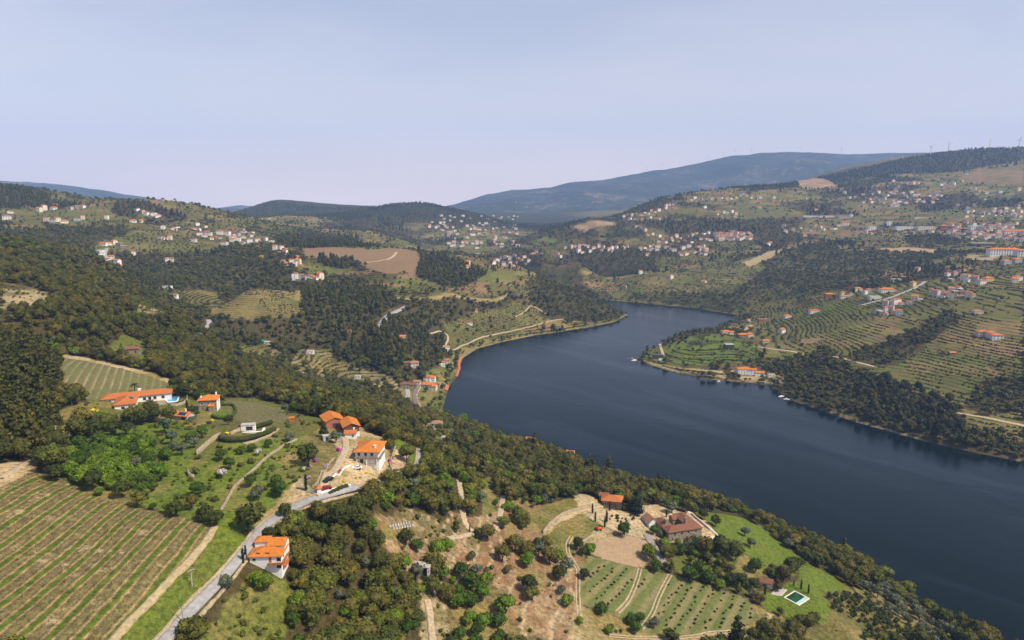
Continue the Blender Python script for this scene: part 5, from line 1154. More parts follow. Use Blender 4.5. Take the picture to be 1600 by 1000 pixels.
# pavilion and green pool
x, y, z = spot(1203, 920)
R = root_at('pool_pavilion', x - 1.0, y + 2.6, z - .2, math.radians(-22), 'small brown-roofed pavilion by the green pool', 'pavilion', clear=5)
volume(R, 6.0, 4.2, 2.9, 'gable', 1.2, M['cream'], M['tile3'], over=.45); add_window(R, 3.0, 0, 1.4, 1, .9, 1.7, True, M['wood'], 'door'); add_window(R, -.5, -2.1, 1.3, 0, 1.8, 1.6, False)
sheet('terrace', [(1203, 928), (1222, 932), (1232, 921), (1212, 915)], M['concrete'], 'grey paved terrace between pavilion and green pool', .2)
pool('swimming_pool', [(1224.5, 934), (1248.5, 947), (1265.5, 936), (1241.5, 923.5)], .25, M['greenpool'], 'dark green pool with cream coping on the lower lawn', (1, 2, .24), rim=.55, deck=M['cream'])

# ------------------------------------------------------------------ ordinary houses
def near_house(name, pix, rot, w, d, h, roof, rh, wm, rm, label, cat='house', group=None, push=.5, win=True):
    x, y, z = spot(*pix); k = math.hypot(x, y); x += x / k * d * push; y += y / k * d * push
    R = root_at(name, x, y, z - .2, math.radians(rot), label, cat, group, clear=max(w, d) * .75)
    volume(R, w, d, h, roof, rh, M[wm], M[rm], over=.45, z0=-4)
    if win:
        n = max(2, int(w / 3.2)); floors = 2 if h > 4.6 else 1
        for f in range(floors):
            for i in range(n): add_window(R, -w / 2 + w * (i + .5) / n, -d / 2, 1.6 + 2.7 * f, 0, 1.0, 1.25, False)
            for i in range(2):
                add_window(R, w / 2, -d / 2 + d * (i + .5) / 2, 1.6 + 2.7 * f, 1, .9, 1.2, False); add_window(R, -w / 2, -d / 2 + d * (i + .5) / 2, 1.6 + 2.7 * f, 3, .9, 1.2, False)
    return R
near_house('cottage', (682, 672), -8, 8.0, 6.5, 5.0, 'hip', 1.9, 'white', 'tile4', 'white cottage with tan roof alone above the wooded river bank')
CLEAR.append((spot(682, 684)[0], spot(682, 684)[1] - 4, 15))
near_house('cottage', (829, 692), -15, 8, 6, 3.2, 'gable', 1.4, 'cream', 'tile2', 'orange roof peeping from the trees on the near bank, uppermost of three')
near_house('cottage', (888, 714), -15, 10, 7, 3.4, 'gable', 1.6, 'cream', 'tile', 'orange roof among near bank trees, middle of three')
near_house('cottage', (958, 745), -10, 8, 6, 3.2, 'gable', 1.4, 'white', 'tile2', 'orange roof among near bank trees just behind the farmhouse')
near_house('farm_ruin', (208, 553), 15, 9, 6, 3.6, 'gable', 1.2, 'stone', 'tile3', 'small brown farmhouse in the green glade behind the bare field')
V1 = 'houses of the riverside village'
for pix, rot, w, d, h, rf, rh, wm, rm, lab in [
 ((632, 608), 10, 10, 8, 5.5, 'hip', 1.8, 'stone', 'tile3', 'brown-roofed stone house at the left end of the riverside village'),
 ((645, 607), 5, 9, 7, 4.5, 'gable', 1.4, 'stone', 'tile3', 'dark low house spanning the lane into the riverside village'),
 ((652, 601), 0, 8, 6, 3.5, 'gable', 1.2, 'white', 'tile4', 'small pale house over the railway curve'),
 ((668, 597), -5, 8, 7, 6.2, 'hip', 1.6, 'white', 'tile2', 'white house with brown roof at the back of the riverside village'),
 ((675, 600), -5, 8, 8, 7.5, 'hip', 1.8, 'white', 'tile', 'tall white house with orange roof in the riverside village'),
 ((669, 609), -14, 12, 8, 6.0, 'gable', 1.8, 'grey', 'tile', 'broad orange-roofed warehouse with a grey wall by the railway'),
 ((677, 611), -10, 8, 7, 5.5, 'gable', 1.6, 'cream', 'tile', 'cream house with orange roof facing the river terrace'),
 ((684, 605), -10, 7, 6, 4.5, 'hip', 1.4, 'cream', 'tile4', 'small pale house next to the red walkway'),
 ((690, 572), 12, 7, 6, 5.0, 'hip', 1.6, 'white', 'tile2', 'white house with reddish roof up the bank from the walkway'),
 ((698, 570), 12, 7, 7, 6.0, 'hip', 1.6, 'grey', 'tile2', 'grey house with orange roof up the bank from the walkway'),
 ((647, 575), 8, 11, 8, 6.0, 'hip', 2.0, 'cream', 'tile4', 'large pale ruined house in the trees above the village'),
 ((636, 572), 8, 7, 6, 4.0, 'gable', 1.3, 'stone', 'tile3', 'small stone outbuilding in the trees above the village'),
 ((697, 548), 20, 9, 7, 5.5, 'hip', 1.6, 'white', 'tile', 'white house with orange roof beside the looping lane'),
 ((690, 545), 20, 7, 6, 3.5, 'flat', 0, 'white', 'concrete', 'flat white house beside the looping lane'),
 ((625, 530), 12, 14, 7, 3.5, 'gable', 1.4, 'white', 'tile', 'white house with orange roof in the clearing of the pine wood'),
 ((733, 507), 10, 10, 7, 4.0, 'gable', 1.6, 'white', 'tile3', 'isolated white house on the meadow above the left bank'),
 ((742, 487), 10, 8, 7, 5.0, 'hip', 1.6, 'pink', 'tile2', 'pink house half hidden in trees above the left bank'),
 ((485, 553), 0, 8, 5, 3.6, 'flat', 0, 'white', 'concrete', 'white block hut on the bare terraces of the side valley'),
 ((418, 538), 0, 12, 5, 2.8, 'gable', .8, 'white', 'concrete', 'long white shed beside the green-roofed tank in the side valley'),
 ((410, 537), 0, 5, 5, 3.0, 'hip', 1.2, 'green', 'green', 'green-roofed hut beside the long white shed'),
 ((543, 522), 0, 10, 7, 4.0, 'gable', 1.4, 'stone', 'tile3', 'old stone house at the edge of the pine wood'),
 ((559, 592), 0, 6, 4, 3.0, 'flat', 0, 'white', 'concrete', 'small white hut above the sandy terraces near the village'),
 ((470, 588), 10, 6, 4, 3.0, 'gable', 1.0, 'white', 'grey', 'white hut among trees on the near crest'),
 ((262, 452), 0, 12, 7, 4.5, 'flat', 0, 'white', 'concrete', 'white house on the track at the top of the olive terraces'),
 ((270, 464), 0, 14, 6, 3.2, 'gable', 1.0, 'white', 'tile4', 'long white house at the corner of the olive terraces'),
 ((1161, 586), -4, 16, 11, 7.5, 'hip', 2.0, 'white', 'tile', 'large white house with orange roof on the shore of the headland'),
 ((1175, 586), -4, 9, 8, 6.5, 'gable', 1.6, 'white', 'tile2', 'white house with red roof next to the big shore house'),
 ((1185, 586), -6, 13, 7, 3.2, 'gable', 1.4, 'white', 'tile', 'low orange-roofed wing at the end of the shore houses'),
 ((1152, 590), -4, 6, 4, 2.4, 'gable', 1.0, 'stone', 'tile2', 'tiny red-roofed boat shed below the shore houses'),
 ((1205, 589), -4, 8, 5, 3.0, 'flat', 0, 'white', 'concrete', 'white flat hut right of the shore houses'),
 ((1134, 522), 8, 14, 9, 4.2, 'hip', 1.8, 'cream', 'tile', 'broad orange-roofed house on the back of the headland'),
 ((1143, 523), 8, 10, 8, 4.0, 'hip', 1.6, 'cream', 'tile', 'second orange-roofed house on the back of the headland'),
 ((1160, 528), 4, 14, 9, 5.0, 'hip', 2.0, 'stone', 'tile', 'large orange-roofed house with trees in front on the headland'),
 ((1171, 527), 4, 10, 8, 5.0, 'hip', 1.8, 'cream', 'tile', 'orange-roofed house right of the large headland house'),
 ((1139, 545), 4, 12, 8, 6.0, 'flat', 0, 'darkmetal', 'concrete', 'dark modern flat-roofed house in the middle of the headland'),
 ((1028, 560), -8, 14, 8, 4.5, 'flat', 0, 'brownw', 'darkmetal', 'dark boathouse on the tip of the headland'),
 ((1196, 536), 0, 9, 7, 3.6, 'gable', 1.4, 'cream', 'tile', 'small orange-roofed house beside the headland lane'),
 ((1221, 521), 30, 9, 8, 6.0, 'gable', 2.0, 'white', 'tile2', 'white house with red gable roof above the green field'),
 ((1170, 503), 10, 7, 6, 4.0, 'hip', 1.5, 'cream', 'tile', 'tiny orange-roofed house where the lane meets the water'),
 ((1192, 502), 0, 16, 8, 3.5, 'flat', 0, 'redbrick', 'redbrick', 'long red building on the shore meadow'),
 ((1230, 497), 8, 11, 8, 4.0, 'hip', 1.8, 'white', 'tile', 'orange-roofed house under the dark wood on the right bank'),
 ((1272, 489), 4, 17, 9, 4.2, 'hip', 1.8, 'white', 'tile2', 'broad house with weathered roof at the wood edge on the right bank'),
 ((1296, 464), -6, 16, 9, 5.0, 'hip', 2, 'redbrick', 'tile', 'orange-roofed farm at the left of the upper village'),
 ((1319, 466), 0, 14, 7, 4.0, 'gable', 1.5, 'white', 'tile', 'long orange roof below the upper village lane'),
 ((1340, 455), 0, 14, 9, 5.0, 'hip', 2.2, 'white', 'tile', 'pyramid-roofed house at the top of the upper village lane'),
 ((1386, 457), -4, 24, 12, 5.5, 'hip', 2.4, 'white', 'tile', 'wide white house with a broad orange roof on the upper village lane'),
 ((1366, 468), 0, 18, 10, 5.0, 'flat', 0, 'white', 'concrete', 'flat white building on the upper village lane'),
 ((1426, 449), 20, 8, 7, 9.0, 'hip', 2.0, 'yellow', 'tile', 'tall narrow yellow house beside the climbing lane'),
 ((1535, 526), -10, 13, 9, 6.0, 'hip', 1.8, 'cream', 'tile', 'orange-roofed farmhouse at the left of the hillside farm group'),
 ((1546, 528), -10, 9, 8, 7.0, 'hip', 1.6, 'cream', 'tile', 'tall house in the middle of the hillside farm group'),
 ((1556, 531), -10, 12, 9, 6.0, 'hip', 1.8, 'white', 'tile', 'white-fronted house at the right of the hillside farm group'),
 ((1526, 491), 0, 12, 9, 4.0, 'hip', 2.0, 'cream', 'tile4', 'lone pale-roofed house on the brown terraces'),
 ((1487, 555), 0, 7, 5, 3.0, 'gable', 1.2, 'stone', 'tile2', 'tiny red hut among the vine terraces'),
 ((1416, 437), 0, 17, 11, 4.5, 'hip', 1.8, 'stone', 'tile2', 'open red-roofed hall left of the crossroads hamlet'),
 ((1400, 440), 0, 15, 11, 4.5, 'flat', 0, 'white', 'concrete', 'grey flat hall left of the open red-roofed hall'),
 ((1543, 440), 4, 14, 11, 6.0, 'hip', 2.2, 'yellow', 'tile', 'square yellow house with orange roof below the town'),
 ((1571, 414), 4, 15, 11, 8.0, 'hip', 2.2, 'grey', 'tile', 'grey house with orange roof under the large apartment block, left'),
 ((1588, 411), 4, 14, 11, 8.0, 'hip', 2.2, 'grey', 'tile', 'grey house with orange roof under the large apartment block, right'),
]:
    grp = V1 if lab.find('village') >= 0 and pix[0] < 700 else None
    near_house('house', pix, rot, w, d, h, rf, rh, wm, rm, lab, 'house', grp, win=True)
pool('swimming_pool', [(1029, 564), (1034, 564.5), (1035, 560.5), (1030.5, 560)], .6, M['turq'], 'small turquoise pool in front of the boathouse on the headland', rim=.6)

# ------------------------------------------------------------------ large town blocks
def block(pix, rot, w, d, floors, wm, rm, roof, label, bays=None, push=.5):
    x, y, z = spot(*pix); k = math.hypot(x, y); x += x / k * d * push; y += y / k * d * push; h = floors * 3.1
    R = root_at('apartment_block', x, y, z - .3, math.radians(rot), label, 'building', clear=max(w, d) * .55)
    volume(R, w, d, h, roof, 2.6, M[wm], M[rm], over=.8, z0=-6)
    nb = bays or int(w / 4.5)
    for f in range(floors):
        for i in range(nb): add_window(R, -w / 2 + w * (i + .5) / nb, -d / 2, 1.7 + 3.1 * f, 0, w / nb * .5, 1.6, False)
    return R
block((1568, 399), -4, 62, 16, 4, 'white', 'tile', 'hip', 'long white apartment block with orange roof at the town edge', 12)
block((1597, 401), -8, 26, 16, 4, 'white', 'tile2', 'hip', 'white block joined to the right of the long apartment block', 5)
block((1585, 366), -2, 60, 14, 3, 'white', 'tile', 'hip', 'row of white flats with a long orange roof high in the town', 12)
block((1535, 384), 0, 60, 18, 2, 'brownw', 'concrete', 'flat', 'long dark flat hall below the town centre', 8)
block((1361, 360), 0, 22, 14, 4, 'white', 'concrete', 'flat', 'white flat-roofed block left of the town centre', 4)
block((1388, 354), 0, 14, 12, 5, 'white', 'concrete', 'flat', 'tall narrow white block in the town centre', 2)
block((1412, 359), 0, 50, 14, 3, 'white', 'concrete', 'flat', 'long white flat-roofed school in the town centre', 10)
block((1446, 359), 0, 50, 14, 3, 'cream', 'concrete', 'flat', 'long pale flat-roofed building right of the white school', 10)
block((1474, 358), 0, 22, 14, 3, 'redbrick', 'tile2', 'hip', 'dark red-roofed hall right of the school', 4)
block((1524, 358), 0, 34, 16, 3, 'white', 'concrete', 'flat', 'white flat warehouse right of the town centre', 6)
block((1552, 358), 0, 34, 14, 4, 'pink', 'tile4', 'flat', 'pale pink flats behind the white warehouse', 7)
block((1575, 356), 0, 30, 14, 4, 'grey', 'tile3', 'flat', 'grey flats at the top of the town', 6)
block((1265, 340), 0, 46, 12, 2, 'white', 'concrete', 'flat', 'left one of two long white halls on the hill road', 8)
block((1290, 340), 0, 50, 12, 2, 'white', 'concrete', 'flat', 'right one of two long white halls on the hill road', 8)
block((1319, 341), 0, 42, 12, 2, 'grey', 'concrete', 'flat', 'long grey hall right of the two white halls', 7)
block((1397, 323), 0, 30, 12, 3, 'white', 'tile4', 'hip', 'white three-storey building alone above the town', 6)
block((1437, 341), 0, 34, 10, 1, 'white', 'concrete', 'flat', 'low white shed above the school', 5)
block((1320, 353), 0, 26, 14, 4, 'cream', 'tile2', 'hip', 'cream building with orange roof left of the town', 4)

# ------------------------------------------------------------------ villages on the slopes: (what and where, pixels or a box, sizes)
VILL = [
 ('on the crest of the upper left hill', [(16,333),(12,343),(62,331),(70,328),(85,327),(86,321),(112,327),(118,326),(130,324),(67,323),(72,346),(82,347),(90,346),(100,348),(120,345),(130,343),(168,342),(208,347),(222,347),(214,328),(222,332),(240,335),(248,338),(228,334)], 15),
 ('in the winding-road hamlet on the left hill', [(162,383),(170,382),(178,381),(186,384),(194,389),(157,394),(160,397),(174,405),(166,412),(184,414),(172,408),(192,418),(207,398),(212,397),(268,409),(262,409),(256,358),(272,359),(275,357),(258,374),(266,374),(250,373)], 13),
 ('at the foot of the left hill', [(308,352),(312,362),(318,366),(325,367),(331,374),(337,372),(345,373),(350,366),(357,368),(366,367),(372,368),(380,363),(388,367),(395,364),(373,378),(380,382),(388,379),(394,383),(400,378),(303,359),(321,355),(362,374)], 13),
 ('beside the bare brown vineyard', [(404,377),(416,376),(424,378),(430,390),(438,389),(446,391),(445,397),(403,387),(465,403),(408,402),(444,413),(450,414),(456,413),(461,415),(467,412),(462,436),(470,434),(478,436),(486,434),(494,436),(500,435),(466,440)], 13),
 ('on the low ridge beyond the river bend', [(770,412),(776,408),(783,404),(790,402),(797,406),(803,401),(809,404),(815,407),(820,403),(826,408),(795,412),(786,414),(806,411),(833,398),(838,395),(845,398),(800,416),(872,398),(876,402),(822,414),(731,413),(733,418)], 13),
 ('under the pine ridge on the right bank', [(884,388),(892,387),(899,385),(906,386),(913,384),(920,386),(909,395),(904,394),(922,394),(928,388),(935,386),(943,388),(950,391),(957,389),(963,387),(980,386),(940,393),(955,393),(975,388),(1000,391),(1008,388),(1015,386),(1049,435),(1000,428),(976,450),(1100,441),(1062,397),(1070,398),(1089,397),(1103,394)], 13),
 ('climbing the shoulder above the pine ridge', [(975,340),(982,336),(988,338),(995,334),(1001,337),(1006,333),(1012,335),(1018,331),(1024,332),(1030,330),(1040,323),(1046,321),(1052,320),(1057,318),(978,345),(992,343),(1003,343),(1030,343),(1000,357),(994,355),(1008,361),(1040,326),(985,344),(1015,341)], 13),
 ('in the middle village below the pale field', [(1012,368),(1020,367),(1030,370),(1036,374),(1042,372),(1050,373),(1057,371),(1063,373),(1075,370),(1082,369),(1088,367),(1094,366),(1100,366),(1106,366),(1030,378),(1040,379),(1050,377),(1060,378),(1070,379),(1080,379),(1095,374),(1104,374),(1110,376)], 13),
 ('on the high slope under the wind turbines', [(1068,316),(1080,313),(1086,311),(1096,313),(1104,315),(1112,312),(1120,311),(1128,310),(1135,313),(1142,311),(1150,309),(1156,306),(1160,304),(1166,307),(1174,310),(1182,311),(1188,310),(1122,336),(1130,333),(1137,335),(1144,332),(1150,336),(1158,335),(1128,340),(1148,340),(1100,325),(1187,325),(1200,312),(1210,310)], 13),
 ('on the slope left of the town', [(1204,380),(1226,363),(1240,362),(1260,360),(1268,361),(1275,354),(1282,357),(1287,359),(1298,358),(1304,358),(1310,353),(1225,356),(1251,357),(1270,368),(1258,370),(1200,384),(1258,312),(1275,328),(1280,350),(1330,338),(1350,337)], 14),
 ('in the row below the town centre', [(1340,356),(1346,357),(1352,365),(1360,366),(1376,365),(1400,368),(1413,366),(1426,366),(1440,366),(1454,367),(1466,366),(1474,368),(1482,366),(1490,365),(1498,366),(1506,366),(1514,367),(1522,366),(1530,368),(1538,366),(1546,370),(1553,373),(1561,371),(1569,374),(1577,372),(1585,376),(1500,352),(1508,351),(1345,351),(1380,352),(1402,351),(1425,352),(1595,378)], 15),
 ('on the upper slope above the town', [(1335,309),(1320,303),(1326,310),(1352,310),(1360,312),(1368,311),(1374,313),(1382,312),(1398,297),(1403,293),(1408,286),(1416,288),(1422,289),(1428,288),(1434,287),(1440,288),(1448,288),(1395,284),(1388,291),(1436,298),(1455,306),(1432,316),(1460,310),(1443,317),(1470,290),(1475,289),(1490,289),(1502,283),(1511,273),(1530,300),(1525,304),(1522,297),(1540,302),(1563,301),(1592,298),(1512,328),(1520,332),(1528,335),(1536,333),(1544,335),(1552,331),(1570,333),(1497,322),(1538,313)], 14),
 ('in the crossroads hamlet below the town', [(1474,422),(1482,426),(1489,421),(1480,432),(1492,430),(1500,426),(1506,424),(1486,441),(1504,436),(1512,435),(1518,439),(1525,437),(1511,441),(1533,444),(1590,438),(1585,442),(1433,424)], 13),
 ('in the tight red-roofed village above the terraces', [(1456,460),(1463,462),(1468,459),(1474,458),(1480,461),(1487,457),(1493,460),(1499,456),(1505,460),(1511,459),(1517,464),(1483,466),(1476,464),(1470,465),(1490,465),(1503,465),(1513,466),(1497,453)], 12),
 ('in the hillside village beside the climbing lane', [(1383,478),(1390,483),(1396,476),(1400,475),(1408,476),(1420,475),(1385,487),(1376,491),(1384,492),(1392,486),(1398,490),(1404,492),(1372,490),(1430,470),(1437,469),(1350,460),(1358,458),(1315,460),(1330,462)], 12),
]
def small_mesh(w, d, h, rh, roof, wm, rm, key, cache={}):
    if key not in cache:
        if roof == 'flat': wl, rf = box(-w / 2, w / 2, -d / 2, d / 2, -4, h), box(-w / 2 - .1, w / 2 + .1, -d / 2 - .1, d / 2 + .1, h + .005, h + .4)
        elif roof == 'hip': wl, rf = box(-w / 2, w / 2, -d / 2, d / 2, -4, h), hip_roof(w, d, h, rh)
        else: wl, rf = gable_walls(w, d, h, rh, -4), gable_roof(w, d, h, rh)
        def mk(nm, p, m):
            me = bpy.data.meshes.new(nm); me.from_pydata(p[0], [], p[1]); me.materials.append(m); me.update(); return me
        wins = []
        nw = max(2, int(w / 3.5))
        for f in range(2 if h > 4.6 else 1):
            for i in range(nw): wins.append(((-w / 2 + w * (i + .5) / nw, -d / 2, 1.7 + 2.8 * f), 0))
            wins.append(((w / 2, 0, 1.7 + 2.8 * f), 1)); wins.append(((-w / 2, 0, 1.7 + 2.8 * f), 3))
        cache[key] = (mk('wall', wl, wm), mk('roof', rf, rm), wins)
    return cache[key]
WIN_MESH = bpy.data.meshes.new('window'); _v, _f = box(-.55, .55, -.04, .05, -.65, .65); WIN_MESH.from_pydata(_v, [], _f); WIN_MESH.materials.append(M['glass'])
STY = []
for i in range(14):
    w = rnd.uniform(8, 14); d = rnd.uniform(7, 10); h = rnd.choice((3.4, 5.8, 6.0, 6.4, 8.6)); rf = ('hip', 'gable', 'hip', 'gable', 'hip', 'flat')[i % 6]
    wm = ('white', 'white', 'cream', 'white', 'yellow', 'white', 'pink', 'grey', 'white', 'cream', 'white', 'stone', 'white', 'cream')[i]
    rm = ('tile', 'tile2', 'tile4', 'tile2', 'tile', 'concrete', 'tile4', 'tile3', 'tile', 'tile2', 'tile4', 'concrete' if rf == 'flat' else 'tile3', 'tile2', 'tile')[i]
    if rf == 'flat': rm = 'concrete'
    STY.append((w, d, h, rnd.uniform(1.4, 2.2), rf, wm, rm))
TALL = {3.4: 'low', 5.8: 'two-storey', 6.0: 'two-storey', 6.4: 'two-storey', 8.6: 'tall'}
RC = dict(tile='orange-roofed', tile2='red-roofed', tile4='pale-roofed', tile3='brown-roofed', concrete='flat-roofed')
WC = dict(white='white', cream='cream', yellow='yellow', pink='pink', grey='grey', stone='stone')
def village_houses():
    todo = []
    for where, pts, size in VILL:
        for (u, v) in pts:
            i = rnd.randrange(len(STY)); x, y, z = place(u + rnd.uniform(-1, 1), v); rot = rnd.gauss(0, .5) + (0 if rnd.random() < .7 else math.pi / 2); k = size / 12 * rnd.uniform(.7, 1.05)
            todo.append((k * STY[i][0] * STY[i][2] / (x * x + y * y), where, i, x, y, z, rot, k)); CLEAR.append((x, y, 8.0))
    todo.sort(reverse=True); V, F, mi, n = [], [], [], 0; mats = sorted({s[5] for s in STY} | {s[6] for s in STY})
    for q, (_, where, i, x, y, z, rot, k) in enumerate(todo):
        w, d, h, rh, rf, wm, rm = STY[i]; wme, rme, wins = small_mesh(w, d, h, rh, rf, M[wm], M[rm], i)
        if q >= 235:      # the smallest and farthest run together
            c, sn = math.cos(rot) * k, math.sin(rot) * k
            for me, mt in ((wme, wm), (rme, rm)):
                V += [(x + p.co.x * c - p.co.y * sn, y + p.co.x * sn + p.co.y * c, z - .2 + p.co.z * k) for p in me.vertices]; F += [tuple(a + n for a in f.vertices) for f in me.polygons]; mi += [mats.index(mt)] * len(me.polygons); n += len(me.vertices)
            continue
        r = link('house', None); r.location = (x, y, z - .2); r.rotation_euler = (0, 0, rot); r.scale = (k, k, k)
        link('wall', wme, r); link('roof', rme, r)
        if y < 1750:
            for loc, fc in wins:
                o = link('window', WIN_MESH, r); o.location = loc; o.rotation_euler = (0, 0, fc * math.pi / 2)
        tag(r, '%s %s %s house %s' % (TALL[h], RC[rm], WC[wm], where), 'house', 'houses ' + where)
    me = bpy.data.meshes.new('far_houses'); me.from_pydata(V, [], F)
    for m in mats: me.materials.append(M[m])
    me.polygons.foreach_set('material_index', mi); me.update(); tag(link('far_houses', me), 'tiny houses scattered over the highest and farthest slopes', 'houses', kind='stuff')
    return len(todo)
NV = village_houses(); print('VILLAGE HOUSES', NV)
# towns so far off that their houses run together: one body of geometry each
def far_town(name, box_, n, label, lo=0):
    V, F, mi, k = [], [], [], 0; u0, v0, u1, v1 = box_; mats = ['dull', 'cream', 'tile2', 'tile3', 'tile4']
    for _ in range(n):
        u = rnd.uniform(u0, u1); v = rnd.uniform(v0, v1); x, y, z = place(u, v, lo=lo); s = rnd.uniform(9, 15); d = s * rnd.uniform(.6, .9); h = rnd.choice((4, 6, 6, 8)); c = math.cos(rnd.gauss(0, .5)); sn = math.sqrt(1 - c * c)
        for (vv, ff), m in ((box(-s / 2, s / 2, -d / 2, d / 2, -5, h), rnd.choice((0, 0, 1))), (hip_roof(s, d, h, 1.8), rnd.choice((2, 3, 3, 4)))):
            V += [(x + a * c - b * sn, y + a * sn + b * c, z + e) for a, b, e in vv]; F += [tuple(q + k for q in f) for f in ff]; mi += [m] * len(ff); k += len(vv)
        CLEAR.append((x, y, 8.0))
    me = bpy.data.meshes.new(name); me.from_pydata(V, [], F)
    for m in mats: me.materials.append(M[m])
    me.polygons.foreach_set('material_index', mi); me.update(); o = link(name, me); return tag(o, label, 'town', kind='stuff')
far_town('distant_town', (300, 341, 425, 352), 75, 'pale town strung along the foot of the far central hills', 2000)
far_town('distant_town', (670, 338, 810, 368), 60, 'white town spilling down the flank of the central hill', 2300)
far_town('distant_town', (700, 366, 810, 388), 40, 'lower quarter of the white town on the central hill', 2000)
far_town('terraced_estate', (1118, 364, 1174, 376), 75, 'dense estate of pink-roofed row houses on the right slope', 1600)
def mountain_specks():
    xs, yc, depth, Z = MOUNT['ridge_material']; V, F, mi, k = [], [], [], 0
    for _ in range(70):
        cx = rnd.choice(((-350, 350), (100, 500), (1500, 300), (600, 400))); x = rnd.gauss(*cx); sg = -rnd.uniform(.35, .8); i = int((x - xs[0]) / (xs[-1] - xs[0]) * 259); j = int((sg + 1) / 2 * 89)
        if not 0 <= i < 260: continue
        z = Z[j, i]; y = yc + sg * depth; s = rnd.uniform(8, 14)
        for (vv, ff), m in ((box(-s / 2, s / 2, -s / 3, s / 3, -12, 8), 0), (hip_roof(s, s * .66, 8, 3), rnd.choice((1, 2)))):
            V += [(x + a, y + b, z + e) for a, b, e in vv]; F += [tuple(q + k for q in f) for f in ff]; mi += [m] * len(ff); k += len(vv)
    me = bpy.data.meshes.new('mountain_hamlets'); me.from_pydata(V, [], F)
    for m in ('concrete', 'tile3', 'tile4'): me.materials.append(M[m])
    me.polygons.foreach_set('material_index', mi); me.update(); tag(link('mountain_hamlets', me), 'pale specks of hamlets on the flank of the blue mountain', 'town', kind='stuff')
mountain_specks()
far_town('scattered_farmhouses', (1000, 385, 1110, 400), 26, 'small farmhouses scattered over the middle of the right slope', 1400)
far_town('scattered_farmhouses', (1500, 322, 1600, 340), 30, 'loose rows of houses along the upper town road', 1500)
far_town('scattered_farmhouses', (1330, 300, 1470, 320), 40, 'small farmhouses scattered over the high right slope', 1800)
far_town('scattered_farmhouses', (300, 362, 400, 384), 16, 'small farmhouses scattered over the left hill', 1150)
far_town('distant_town', (1480, 350, 1600, 376), 60, 'crowded houses filling the town between its large blocks', 1500)
